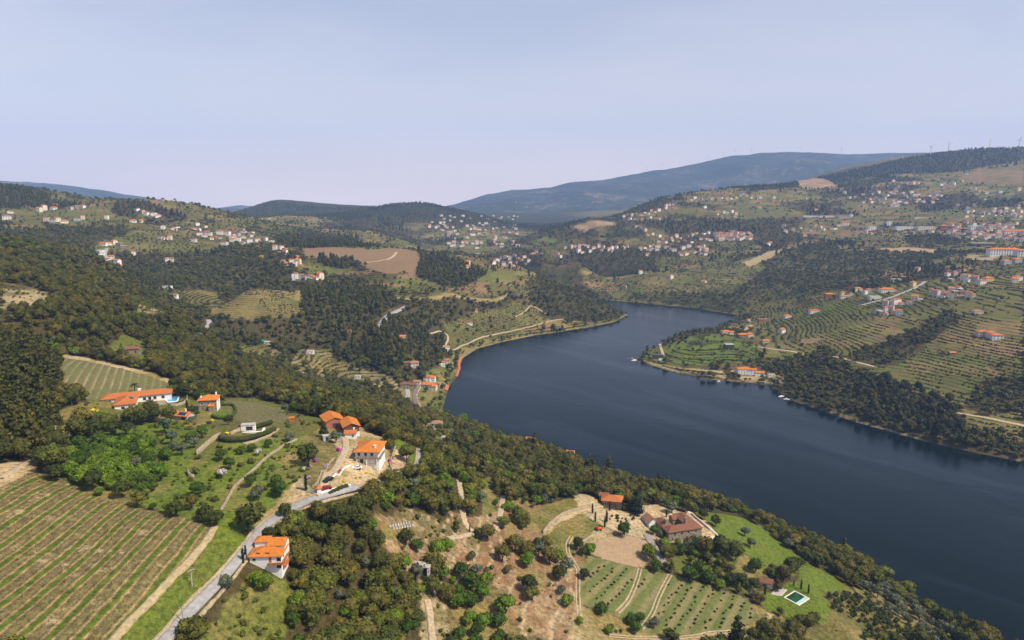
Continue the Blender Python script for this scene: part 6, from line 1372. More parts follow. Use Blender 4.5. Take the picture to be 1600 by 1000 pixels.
# ------------------------------------------------------------------ chosen single plants: (kind, u, v, scale, label)
SPEC = [
 ('cedar', 994, 803, 1.0, 'tall dark cedar standing behind the cypress garden'),
 ('green', 975, 839, 1.55, 'large round green tree at the corner of the sandy yard'), ('green', 1021, 836, 1.15, 'round green tree in front of the chapel'), ('olive', 1033, 840, .9, 'grey olive against the left wall of the manor'), ('bright', 1058, 852, .8, 'small round bright tree before the manor front wall'),
 ('green', 1076, 908, 1.7, 'left crown of the big bright clump below the manor'), ('green', 1093, 906, 1.9, 'middle crown of the big bright clump below the manor'), ('green', 1107, 912, 1.5, 'right crown of the big bright clump below the manor'), ('green', 1025, 893, 1.25, 'green tree at the foot of the cobbled lane'),
 ('green', 1180, 894, 1.55, 'round dark-shadowed green tree on the slope above the pavilion'), ('dark', 1140, 915, 1.3, 'left of the dark evergreens beside the pavilion'), ('dark', 1158, 918, 1.4, 'middle of the dark evergreens beside the pavilion'), ('dark', 1178, 922, 1.2, 'right of the dark evergreens beside the pavilion'),
 ('olive', 1050, 802, 1.6, 'broad grey olive behind the manor roof'), ('dark', 1066, 797, 1.1, 'dark tree at the back corner of the manor yard'), ('olive', 1084, 800, 1.2, 'upright grey tree on the lawn behind the boundary wall'), ('dark', 1097, 811, 1.1, 'dark round tree on the lawn outside the boundary wall'), ('dark', 1118, 822, 1.1, 'lone dark tree in the middle of the bright lawn'),
 ('olive', 1075, 858, 1.3, 'pale olive below the manor front'), ('olive', 1086, 850, 1.1, 'pale olive at the right end of the manor front'), ('green', 1066, 868, 1.2, 'leafy tree on the bank below the manor terrace'), ('bright', 1085, 872, 1.1, 'yellow-green tree on the bank below the manor'), ('dark', 1105, 862, 1.3, 'dark tree under the corner of the yard wall'), ('dark', 1125, 858, 1.3, 'dark evergreen right of the yard wall corner'), ('olive', 1138, 860, 1.2, 'grey olive below the bright lawn'), ('olive', 1155, 868, 1.3, 'larger grey olive on the dry slope'), ('olive', 1164, 838, 1.2, 'olive at the lower edge of the bright lawn'), ('olive', 1172, 855, 1.2, 'olive pair member on the slope below the lawn'),
 ('olive', 1218, 900, 1.2, 'olive behind the pavilion, left'), ('olive', 1230, 893, 1.3, 'olive behind the pavilion, right'), ('dark', 1245, 892, 1.3, 'dark oak on the slope above the green pool'), ('dark', 1258, 880, 1.4, 'dark oak higher above the green pool'), ('dark', 1280, 886, 1.2, 'dark oak by the bright strip of grass'),
 ('pine', 1317, 868, 1.1, 'lone umbrella-crowned pine standing out against the river'),
 ('olive', 887, 846, .0, ''),
 ('dark', 902, 858, 1.0, 'dark tree at the end of the half-moon lawn'), ('dark', 910, 868, .8, 'smaller dark tree under the half-moon lawn'), ('olive', 885, 895, 1.5, 'broad grey olive on the red slope beside the rutted track'), ('dark', 873, 905, 1.2, 'dark tree below the broad olive on the red slope'), ('green', 940, 960, 1.2, 'round green tree at the lower corner of the orchard'), ('dark', 912, 905, .9, 'dark bush tree beside the wheel-rutted track'),
 ('green', 985, 975, 1.0, 'left of three round trees at the orchard foot'), ('green', 1000, 970, .9, 'middle of three round trees at the orchard foot'), ('green', 994, 990, 1.0, 'lowest of three round trees at the orchard foot'), ('olive', 1022, 982, 1.1, 'round grey tree at the bottom of the orchard track'), ('green', 1045, 1000, 1.1, 'green tree cut by the bottom edge below the orchard'), ('bright', 951, 990, .8, 'small bright tree near the lower dirt track'), ('bright', 905, 975, .7, 'small bright bush tree at the end of the rutted track'),
 ('olive', 842, 870, 1.5, 'grey olive on the upper part of the red slope'), ('dark', 825, 925, 1.3, 'dark tree in the middle of the red slope'), ('bright', 790, 960, 1.7, 'tall bright green tree at the lower edge of the cleared slope'), ('bright', 760, 915, 1.3, 'bright green sapling tree left on the cleared slope'), ('green', 735, 920, 1.6, 'leafy green tree at the left of the cleared slope'), ('green', 720, 905, 1.4, 'leafy green tree beside the concrete shelter'), ('bright', 632, 890, 1.2, 'bright young tree above the concrete shelter'), ('bright', 685, 868, 1.4, 'left of two bright trees on the cleared slope'), ('bright', 698, 860, 1.2, 'right of two bright trees on the cleared slope'), ('dark', 634, 852, 1.2, 'dark round tree on the upper clearing'), ('green', 650, 862, 1.1, 'green tree right of the dark one on the upper clearing'), ('olive', 650, 905, 1.3, 'grey tree in front of the concrete shelter'),
 ('bright', 112, 745, 1.3, 'pale fresh-green tree at the top of the vineyard'), ('bright', 166, 752, 1.4, 'pale fresh-green tree among the garden trees, middle'), ('bright', 222, 752, 1.4, 'pale fresh-green tree above the vineyard corner'), ('bright', 250, 752, 1.5, 'broad fresh-green tree by the right garden edge'), ('dark', 190, 778, 1.1, 'dark evergreen bush at the vineyard edge, right'), ('dark', 144, 766, 1.2, 'dark evergreen bush at the vineyard edge, middle'), ('dark', 88, 750, 1.1, 'dark evergreen bush at the vineyard edge, left'), ('bright', 216, 690, 1.2, 'yellow-green tree below the long house'), ('green', 150, 724, 1.4, 'green garden tree near the approach track'), ('green', 124, 728, 1.3, 'green garden tree nearest the approach track'), ('bright', 196, 745, 1.3, 'fresh-green tree in the middle of the garden thicket'), ('green', 205, 716, 1.2, 'green tree on the grassy slope under the long house'), ('bright', 180, 724, 1.2, 'light tree in the upper garden thicket'), ('green', 236, 728, 1.3, 'green tree at the right of the garden thicket'), ('olive', 214, 730, .9, 'grey-leaved small tree in the garden thicket'),
 ('blue', 258, 676, 1.25, 'tall grey-blue tree below the pool house'), ('blue', 268, 694, 1.1, 'shorter grey-blue tree below the pool house'), ('dark', 238, 660, 1.5, 'dark evergreen in front of the blue pool'), ('dark', 222, 664, 1.3, 'dark evergreen hiding the right end of the long house'), ('dark', 150, 684, 1.6, 'broad dark oak below the long house'), ('dark', 176, 682, 1.5, 'second broad dark oak below the long house'), ('dark', 198, 680, 1.2, 'dark oak under the garden wall of the long house'), ('dark', 275, 612, 1.5, 'dark oak beside the blue pool, left'), ('dark', 288, 620, 1.5, 'dark oak beside the blue pool, right'), ('dark', 300, 650, 1.0, 'dark clipped evergreen left of the stone house'), ('green', 306, 652, .8, 'green bush at the wall of the stone house'), ('olive', 300, 660, .8, 'grey bush below the stone house'),
 ('dark', 482, 728, 1.7, 'large dark oak on the slope left of the villa'), ('pine', 506, 684, .75, 'small dark pine beside the stone hut'), ('blue', 525, 692, 1.1, 'blue-green tree between driveway and barns'), ('green', 300, 690, 1.1, 'round green tree above the retaining wall, left'), ('green', 316, 684, 1.1, 'round green tree above the retaining wall, right'), ('olive', 303, 700, 1.0, 'olive beside the retaining wall'), ('olive', 285, 712, 1.1, 'olive at the foot of the retaining wall'), ('olive', 272, 704, .9, 'dark small olive on the open grass'), ('green', 308, 776, 1.2, 'fresh round tree at the bottom of the garden terraces'), ('green', 438, 776, 1.2, 'round tree above the roadside bank'), ('olive', 404, 782, 1.2, 'grey-green tree beside the low terrace wall'), ('green', 392, 760, 1.0, 'round tree on the lower garden terrace'), ('green', 378, 710, .8, 'small orchard tree on the garden terrace, left'), ('green', 394, 706, .8, 'small orchard tree on the garden terrace, right'), ('green', 346, 720, 1.1, 'leafy tree at the left of the garden terrace'), ('green', 358, 734, 1.0, 'leafy tree in the centre of the garden terrace'), ('olive', 352, 690, .7, 'grey bush tree on the garden terrace'), ('green', 420, 700, .8, 'small tree near the end of the low terrace wall'), ('olive', 453, 690, 1.0, 'grey tree at the top end of the terrace wall'), ('olive', 446, 645, 1.1, 'grey tree at the right end of the small vineyard'), ('green', 460, 645, 1.2, 'fresh green tree behind the small vineyard'), ('dark', 357, 664, .8, 'dark bush at the hedge of the small lawn'), ('green', 432, 760, 1.0, 'round bush tree above the gate bank'),
 ('dark', 275, 808, 1.0, 'dark bush at the far corner of the vineyard'), ('dark', 322, 815, 1.0, 'dark bush beside the end of the vineyard track'), ('dark', 337, 822, .9, 'dark bush touching the end of the vineyard track'), ('dark', 390, 832, 1.6, 'large dark tree beside the road above the white house'), ('dark', 445, 808, .9, 'dark tree at the outer edge of the road bend'), ('dark', 421, 842, .8, 'dark tree at the back of the white house'), ('bright', 400, 915, 1.1, 'left of two bright trees in front of the white house'), ('bright', 413, 922, 1.2, 'right of two bright trees in front of the white house'), ('bright', 448, 858, .9, 'yellow-green tree at the right side of the white house'), ('olive', 352, 920, .9, 'grey-green bush tree beside the lower road'), ('bright', 312, 998, 1.1, 'bright tree at the bottom edge beside the road'),
 ('bright', 725, 662, 2.4, 'big pale green tree at the river corner below the village'), ('dark', 638, 672, 1.8, 'dark fir left of the white cottage'), ('bright', 630, 662, 1.3, 'pale green tree left of the dark fir'), ('blossom', 692, 690, 1.3, 'pale pink blossoming tree beside the white cottage'), ('bright', 745, 692, 1.9, 'pale green tree below the blossoming one'), ('bright', 605, 690, 1.0, 'bright green bush tree right of the villa'),
 ('pine', 1038, 541, .9, 'leftmost of the dark conifers on the headland shore'), ('pine', 1044, 539, 1.0, 'second of the dark conifers on the headland shore'), ('pine', 1052, 536, 1.0, 'third of the dark conifers on the headland shore'), ('pine', 1064, 532, 1.0, 'fourth of the dark conifers on the headland shore'), ('pine', 1072, 531, .9, 'rightmost of the dark conifers on the headland shore'),
]
for kind, u, v, s, lab in SPEC:
    if s == 0: continue
    x, y, z = place(u, v); plant(kind, x, y, lab, None, s, s * rnd.uniform(.92, 1.08)); CLEAR.append((x, y, PROTO[kind][0][2] * s + .6))
for i, (u, v, s, lab) in enumerate([(925.7, 802, .95, 'slim cypress at the left end of the manor approach'), (930, 815, .9, 'second slim cypress along the manor approach'), (945, 824, 1.0, 'nearest slim cypress at the corner of the sandy yard'), (948, 816, 1.1, 'tall slim cypress in the shrub garden'), (952.5, 798, .95, 'slim cypress before the farmhouse wall, left'), (972.6, 798, 1.05, 'slim cypress before the farmhouse wall, right'), (996, 806, .8, 'slim cypress beside the cedar'), (1041, 808, .75, 'slim cypress behind the manor courtyard'),
        (1251.6, 921, .85, 'slim cypress beyond the green pool, left'), (1263, 927, .8, 'thicker cypress beyond the green pool, right'), (1240, 916, .55, 'tiny cypress beyond the green pool'), (1204, 906, .9, 'cypress behind the pool pavilion'), (1195, 930, .9, 'cypress in front of the pool pavilion'), (478, 766, 1.0, 'cypress beside the driveway gate'), (293, 645, 1.15, 'tall cypress between pool house and stone house'), (743.7, 842, .75, 'small cypress on the outer bend of the oak track'), (734, 832, .55, 'tiny cypress on the inner bend of the oak track'), (380, 880, .8, 'cypress at the left wall of the white house'), (863, 874, .6, 'small cypress on the red slope'), (384, 872, .7, 'smaller cypress by the left wall of the white house')]):
    x, y, z = place(u, v); plant('cypress', x, y, lab, 'slim cypresses', s, s, var=i)
for kind, u, v, s, lab in [('magenta', 529, 705, 1.3, 'vivid magenta bush beside the driveway bend'), ('magenta', 492, 722, 1.3, 'vivid magenta bush under the dark oak'), ('magenta', 609, 722, 1.2, 'magenta bush at the right corner of the villa'), ('magenta', 531, 738, .9, 'small magenta bush beside the driveway wall'), ('lilac', 510, 729, 1.2, 'lilac bush on the bank by the driveway'), ('lilac', 485, 730, .9, 'pale lilac bush on the rocky slope'), ('lilac', 482, 747, .9, 'lower lilac bush on the rocky slope'), ('blossom', 475, 737, .6, 'white flowering bush on the rocky slope'),
        ('yellow', 557, 748, .8, 'yellow flower bush in the villa garden, left'), ('yellow', 564, 747, .8, 'yellow flower bush in the villa garden, middle'), ('yellow', 573, 740, .8, 'yellow flower bush in the villa garden, right'), ('yellow', 599, 724, .9, 'yellow flower bush at the villa corner'), ('yellow', 538, 754, 1.0, 'yellow flower bush near the driveway wall'), ('yellow', 146, 648, 2.6, 'large yellow-flowering bush left of the long house'), ('yellow', 355, 680, 1.3, 'yellow bush beside the white pavilion'), ('yellow', 332, 658, .9, 'yellow bush at the end of the hedged lawn'), ('blossom', 404, 712, .9, 'pale blossoming bush on the green garden terrace'), ('blossom', 347, 748, 1.1, 'greyish blossoming bush low on the garden terrace')]:
    x, y, z = place(u, v); plant(kind, x, y, lab, None, s, s, cat='shrub')

# rows of young bushes in the orchard, and the citrus grove
def row_plants(pix, kind, dirv, across, along, label, group, s0, s1, cat, jit=.35, skip=.06):
    poly = outline(pix); a = np.array(poly); cx, cyy = a.mean(0); d = np.array(dirv) / math.hypot(*dirv); nrm = np.array((d[1], -d[0])); n = 0; row = 0
    I, J = [q.ravel() for q in np.meshgrid(np.arange(-25, 26), np.arange(-30, 31), indexing='ij')]
    P = np.array((cx, cyy)) + nrm * (I * across)[:, None] + d * (J * along + (I % 2) * along * .5)[:, None] + nrng.normal(size=(len(I), 2)) * jit
    ok = in_poly(P[:, 0], P[:, 1], poly) & (nrng.random(len(I)) > skip); I, P = I[ok], P[ok]; ok = clear_of(P[:, 0], P[:, 1]); I, P = I[ok], P[ok]
    last, k = None, 0
    for i, p in zip(I, P):
        if i != last: last = i; row += 1; k = 0
        k += 1; s = rnd.uniform(s0, s1); plant(kind, p[0], p[1], '%s, %s in the %s row' % (label, ordinal(k), ordinal(row)), group, s, s, cat=cat); n += 1
    return n
def clear_of(x, y):
    ok = np.ones(len(x), bool)
    for cx, cyy, r in CLEAR: ok &= (x - cx) ** 2 + (y - cyy) ** 2 > r * r
    for pts, w in CLEAR_LINES:
        a = np.array([p[:2] for p in pts]); lo = a.min(0) - w; hi = a.max(0) + w
        m = np.nonzero((x > lo[0]) & (x < hi[0]) & (y > lo[1]) & (y < hi[1]))[0]
        if len(m): ok[m] &= line_dist(x[m], y[m], pts) > w
    return ok
print('ORCHARD', row_plants([(928,880),(960,884),(1000,893),(1010,905),(985,940),(958,956),(925,935),(915,900)], 'bush', (.515, .857), 4.4, 3.7, 'small dark bush of the upper orchard', 'upper orchard bushes', .7, 1.1, 'bush'))
print('ORCHARD', row_plants([(1045,905),(1110,918),(1170,940),(1180,964),(1145,982),(1080,990),(1020,980),(1030,940)], 'bush', (.515, .857), 4.4, 3.7, 'small dark bush of the lower orchard', 'lower orchard bushes', .7, 1.1, 'bush'))
print('CITRUS', row_plants([(1284,928),(1330,925),(1372,950),(1428,985),(1430,1000),(1365,1000),(1345,975),(1300,952)], 'citrus', (.7, -.5), 4.2, 3.6, 'round dark citrus tree right of the green pool', 'citrus grove', .75, 1.15, 'tree', .5))
print('GARDEN', row_plants([(948,800),(985,805),(992,812),(975,822),(955,818)], 'bush', (1, .3), 3.4, 2.8, 'clipped bush in the beds below the farmhouse', 'garden bushes below the farmhouse', .9, 1.9, 'bush', .6, .2))
# vines: each row of the big vineyard with its stocks and posts
vsp = Soup(); g_ = np.random.default_rng(5)
limb(vsp, [(0, 0, -.1), (.06, .03, .45), (-.03, .02, .8)], .05, .03, 4); limb(vsp, [(0, 0, .75), (.45, .05, .95)], .03, .012, 3); limb(vsp, [(0, 0, .75), (-.45, -.05, .92)], .03, .012, 3)
VV, VF = np.concatenate(vsp.V), np.concatenate(vsp.F)
def vine_rows():
    poly = [a for a in AREA_XY if a[0] == 'vineyard'][0][1]; yy = np.arange(110, 290, 1.15); n = 0
    per = 5.6
    for k in range(-60, -8):
        for fr in (.40, .74):
            # the row follows x so that the row coordinate stays constant
            X = np.full(len(yy), (k + fr) * per)
            for _ in range(4):
                rc = (X + .00055 * (yy - 165) ** 2 * (1 + .01 * (X + 95)) + 3.0 * (fbm(X / 60, yy / 60, 5, 1) - .5)) / per; X -= (rc - (k + fr)) * per
            m = in_poly(X, yy, poly); u, v, dep = project(X, yy, height(X, yy)); m &= (u > -40) & (v < 1040) & clear_of(X, yy)
            if m.sum() < 8: continue
            xs, ys = X[m], yy[m]; zs = height(xs, ys); x0, y0, z0 = xs[0], ys[0], zs[0]; sp = Soup()
            for i, (a, b, c) in enumerate(zip(xs, ys, zs)):
                r = rnd.uniform(.45, .75); sp.add(VV * (r, r, r) + (a - x0, b - y0, c - z0), VF)
                if i % 6 == 0: sp.add(np.array(box(-.03, .03, -.03, .03, -.2, 1.15)[0]) + (a - x0 + .1, b - y0, c - z0), np.array(BOXF))
            o = link('vine_row', sp.mesh('vine_row', [BARK])); o.location = (x0, y0, z0); tag(o, 'row of bare vine stocks and posts running up the striped vineyard', 'vine row', 'bare vine rows of the striped vineyard', kind='stuff'); n += 1
    return n
print('VINE ROWS', vine_rows())
# hedges
def hedge(pix, h, th, label, mat='dark'):
    pts = outline(pix); L = spline(pts, .9); sp = Soup(); g = np.random.default_rng(len(pix) + int(pix[0][0])); z = height(L[:, 0], L[:, 1]); o0 = np.array([L[0, 0], L[0, 1], z[0]])
    for p, zz in zip(L, z):
        c = np.array([p[0], p[1], zz + h * .5]) - o0; blob(sp, g, c, (th * .55, th * .55, h * .52), .3, .12); leaves(sp, g, c, (th * .6, th * .6, h * .58), 16, .4, .3 + .4 * g.random())
    o = link('hedge', sp.mesh('hedge', [LM[mat]])); o.location = o0; tag(o, label, 'hedge'); CLEAR_LINES.append(([tuple(p) for p in L[::4]] + [tuple(L[-1])], th * .6 + .5))
hedge([(344, 688), (355, 691), (375, 691), (395, 687), (412, 682), (428, 675)], 2.6, 2.4, 'long dark curved hedge below the white pavilion')
hedge([(398, 671), (410, 667), (423, 663)], 2.2, 2.2, 'short dark hedge right of the white pavilion')
hedge([(332, 652), (340, 655), (352, 655), (362, 652), (368, 645), (366, 637), (360, 634), (350, 634), (340, 634)], 1.8, 1.5, 'clipped green hedge ringing the oval lawn', 'green')
hedge([(278, 632), (286, 629), (292, 625)], 1.6, 1.4, 'green hedge along the end of the blue pool', 'green')
hedge([(516, 773), (530, 766), (542, 762)], 1.6, 1.6, 'dark hedge behind the white roadside wall')
hedge([(1016, 852), (1020, 862), (1022, 872), (1024, 882)], 1.0, 1.4, 'flowering green verge along the cobbled lane', 'green')
# fan palm by the long house
x, y, z = place(211, 614); r = root_at('palm_tree', x, y, z, 0, 'palm tree behind the long house roof', 'tree', clear=2); sp = Soup(); limb(sp, [(0, 0, -.5), (.1, 0, 2.5), (0, .1, 5.2)], .3, .22, 7); link('trunk', sp.mesh('trunk', [BARK]), r); sp = Soup()
for k in range(26):
    a = k * 2.4; e = rnd.uniform(-.5, .9); dx, dy = math.cos(a), math.sin(a); q = [(dx * t * 2.6, dy * t * 2.6, 5.2 + math.sin(e) * t * 2.6 - 1.3 * t * t) for t in (0, .35, .7, 1)]
    for i in range(3):
        w0, w1 = (.1, .38, .34, .04)[i], (.1, .38, .34, .04)[i + 1]; sp.add([(q[i][0] - dy * w0, q[i][1] + dx * w0, q[i][2]), (q[i][0] + dy * w0, q[i][1] - dx * w0, q[i][2]), (q[i + 1][0] + dy * w1, q[i + 1][1] - dx * w1, q[i + 1][2]), (q[i + 1][0] - dy * w1, q[i + 1][1] + dx * w1, q[i + 1][2])], np.array([[0, 1, 2, 3]]))
link('crown', sp.mesh('crown', [LM['dark']]), r)

# ------------------------------------------------------------------ vehicles
def wheel_mesh(r=.33, w=.22, n=12):
    an = [i * 2 * math.pi / n for i in range(n)]; V = [(math.cos(a) * r, s * w / 2, math.sin(a) * r) for s in (-1, 1) for a in an]
    F = [(i, (i + 1) % n, n + (i + 1) % n, n + i) for i in range(n)] + [tuple(range(n))[::-1], tuple(range(n, 2 * n))]; return V, F
def car(pix, rot, mat, label):
    x, y, z = place(*pix); r = root_at('car', x, y, z + .18, rot, label, 'car', clear=2.6)
    prof = [(-2.1, .35), (-2.15, .75), (-1.95, .92), (-1.1, .98), (-.55, 1.42), (.85, 1.46), (1.5, 1.0), (2.05, .9), (2.15, .6), (2.1, .35)]; n = len(prof); V = []
    for s in (-1, 1):
        for px, pz in prof: V.append((px, s * (.86 if pz < 1.1 else .68), pz))
    F = [(i, i + 1, n + i + 1, n + i) for i in range(n - 1)] + [(n - 1, 0, n, 2 * n - 1), tuple(range(n))[::-1], tuple(range(n, 2 * n))]
    b = bm_obj('body', [(V, F)], mat, r)
    for i, s in ((3, 'windscreen'), (5, 'rear_window')):
        p0, p1 = prof[i], prof[i + 1]; a0, a1 = (.80, .64); up = .03; bm_obj(s, [([(p0[0], -a0 * .85, p0[1] + up), (p0[0], a0 * .85, p0[1] + up), (p1[0], a1 * .95, p1[1] + up), (p1[0], -a1 * .95, p1[1] + up)], [(0, 1, 2, 3)])], M['glass'], r)
    for s in (-1, 1): bm_obj('side_window', [([(-.85, s * .87, 1.02), (1.25, s * .87, 1.02), (.8, s * .72, 1.38), (-.45, s * .72, 1.38)], [(0, 1, 2, 3)])], M['glass'], r)
    for px in (-1.3, 1.3):
        for s in (-1, 1): bm_obj('wheel', [wheel_mesh()], M['rubber'], r, (px, s * .8, .33))
    return r
car((513, 752), 1.1, M['carblack'], 'black car parked on the villa driveway')
car((509, 766), .6, M['carred'], 'dark red car parked just inside the gate')
car((558, 733), .2, M['carwhite'], 'white car parked in front of the villa')
x, y, z = place(934, 829); r = root_at('tractor', x, y, z, .3, 'orange tractor parked at the end of the stone edge by the yard', 'tractor', clear=3)
bm_obj('body', [box(-.2, 1.9, -.4, .4, .7, 1.35), box(-1.2, -.2, -.65, .65, .6, 1.0)], M['orange'], r); bm_obj('cab', [box(-1.0, -.1, -.6, .6, 1.001, 2.1)], M['redpaint'], r)
for px, rr in ((-.8, .65), (1.4, .42)):
    for s in (-1, 1): bm_obj('wheel', [wheel_mesh(rr, .35)], M['rubber'], r, (px, s * .75, rr))
x, y, z = place(938.5, 828.5); r = root_at('farm_trailer', x, y + .5, z, .3, 'red farm trailer behind the orange tractor', 'trailer', clear=2)
bm_obj('bed', [box(-1.3, 1.3, -.8, .8, .6, .75), box(-1.3, 1.3, -.8, -.7, .75, 1.2), box(-1.3, 1.3, .7, .8, .75, 1.2), box(-1.3, -1.2, -.7, .7, .75, 1.2), box(1.2, 1.3, -.7, .7, .75, 1.2)], M['orange'], r)
for s in (-1, 1): bm_obj('wheel', [wheel_mesh(.4, .25)], M['rubber'], r, (0, s * .9, .4))
# beehives on the upper clearing
k = 0
for row in range(2):
    for i in range(8):
        u = 610 + i * 4.2 + row * 6; v = 823.5 - i * .75 + row * 4; x, y, z = place(u, v); r = root_at('beehive', x, y, z, .3 + rnd.uniform(-.2, .2), '%s white beehive from the left in the %s row on the clearing' % (ordinal(i + 1), ('back', 'front')[row]), 'beehive', 'beehives on the clearing', clear=1.6)
        bm_obj('hive_box', [box(-.3, .3, -.3, .3, .15, .75)], M['white'], r); bm_obj('lid', [box(-.34, .34, -.34, .34, .752, .84)], M['steel'], r)
# poles
def pole(pix, h, label, arm=True):
    x, y, z = place(*pix); r = root_at('utility_pole', x, y, z, rnd.uniform(0, 3), label, 'pole', clear=.8); sp = Soup(); limb(sp, [(0, 0, -.8), (0, 0, h)], .19, .12, 8); link('post', sp.mesh('post', [M['concrete']]), r)
    if arm: bm_obj('crossarm', [box(-.9, .9, -.06, .06, h - .5, h - .36)], M['steel'], r)
pole((90, 696), 8.5, 'pale concrete pole beside the approach track'); pole((287, 978), 5.5, 'utility pole on the verge of the lower road'); pole((498, 764), 6.0, 'lamp pole behind the gate pillar', False); pole((300, 915), 5.0, 'thin pole on the green bank above the road'); pole((1481, 405), 20, 'tall mast on the slope below the town'); pole((808, 462), 22, 'tall mast on the headland above the river')
# boats and landing stage
def boat(pix, rot, L, label):
    x, y, z = place(*pix); r = link('boat', None); r.location = (x, y, 0); r.rotation_euler = (0, 0, rot); tag(r, label, 'boat'); b = L * .17
    V = [(-L / 2, -b, -.2), (-L / 2, b, -.2), (L * .2, b, -.2), (L / 2, 0, -.1), (L * .2, -b, -.2), (-L / 2, -b * 1.2, .7), (-L / 2, b * 1.2, .7), (L * .2, b * 1.2, .75), (L * .58, 0, .95), (L * .2, -b * 1.2, .75)]
    F = [(5, 6, 7, 8, 9), (0, 5, 9, 4), (4, 9, 8, 3), (3, 8, 7, 2), (2, 7, 6, 1), (1, 6, 5, 0), (0, 4, 3, 2, 1)]
    bm_obj('hull', [(V, F)], M['white'], r); bm_obj('cabin', [box(-L * .2, L * .12, -b * .7, b * .7, .76, 1.7)], M['white'], r); bm_obj('windscreen', [box(L * .121, L * .14, -b * .6, b * .6, 1.0, 1.6)], M['glass'], r)
boat((991, 563.5), .4, 8, 'white boat moored at the landing stage off the headland tip'); boat((1221, 620), .3, 7, 'white boat moored by the wooded right bank, left'); boat((1229, 624.5), -.2, 6, 'white boat moored by the wooded right bank, right'); boat((1123, 596.5), .1, 4, 'tiny white boat out from the headland beach')
x, y, _ = place(989, 561); r = link('landing_stage', None); r.location = (x, y, 0); tag(r, 'thin floating landing stage off the headland tip', 'jetty'); bm_obj('deck', [box(-8, 8, -1, 1, .15, .45), box(-1, 1, 1, 8, .15, .45)], M['wood'], r)
# wind turbines
def turbine(x, y, z, h, label, yaw):
    r = link('wind_turbine', None); r.location = (x, y, z); r.rotation_euler = (0, 0, yaw); tag(r, label, 'wind turbine', 'wind turbines on the ridges'); sp = Soup(); limb(sp, [(0, 0, -12), (0, 0, h)], 2.6, 1.5, 8); link('tower', sp.mesh('tower', [M['turbine']]), r); bm_obj('nacelle', [box(-2, 2, -4.5, 4, h - .5, h + 3.2)], M['turbine'], r); a0 = rnd.random() * 2
    for k in range(3):
        a = a0 + k * 2.094; L = h * .5; d = np.array((math.sin(a), 0, math.cos(a))); n = np.array((math.cos(a), 0, -math.sin(a))); c = np.array((0, -5.2, h + 1.4)); V = []
        for t, w in ((0, 1.6), (.2, 2.4), (1, .6)):
            for s1, s2 in ((-1, -.3), (1, -.3), (1, .3), (-1, .3)): V.append(c + d * L * t + n * w * s1 * .7 + np.array((0, s2, 0)))
        F = [(i * 4 + j, i * 4 + (j + 1) % 4, i * 4 + 4 + (j + 1) % 4, i * 4 + 4 + j) for i in range(2) for j in range(4)] + [(3, 2, 1, 0), (8, 9, 10, 11)]; bm_obj('blade', [(V, F)], M['turbine'], r)
RK = {0: 0, 1: 1, 2: 2, 3: 3, 4: 4, 5: 5, 6: 6, 9: 7, 7: 8, 8: 9}
for i, (u, v) in enumerate([(1011, 268), (1034, 265), (1060, 261), (1104, 253), (1129, 247), (1146, 243), (1171, 241), (1247, 238), (1311, 241), (1210, 238)]):
    x, y, z = at_t(u, v + 1, 7000); turbine(x, 7140, z - 6, 62, '%s wind turbine from the left on the long blue ridge' % ordinal(RK[i] + 1), rnd.uniform(-.6, .6))
for u, v, w in [(1454, 240, 'leftmost on the near right hilltop'), (1482, 237, 'second from left on the near right hilltop'), (1546, 234, 'second from right on the near right hilltop'), (1592, 233, 'rightmost on the near right hilltop')]:
    x, y, z = at_t(u, v, 3400); turbine(x, y, ground_z(x, y), 38, 'pale wind turbine, ' + w, rnd.uniform(-.6, .6))
# far viaduct
a, b = np.array(at_t(688, 396.5, 2150)), np.array(at_t(768, 396.5, 2150)); r = link('viaduct', None); r.location = tuple(a); tag(r, 'thin pale viaduct crossing the valley below the far town', 'bridge'); L = b[0] - a[0]; bm_obj('deck', [box(0, L, -5, 5, -2, .8)], M['concrete'], r)
for i in range(1, 5): bm_obj('pier', [box(L * i / 5 - 2, L * i / 5 + 2, -3, 3, -90, -2)], M['concrete'], r)
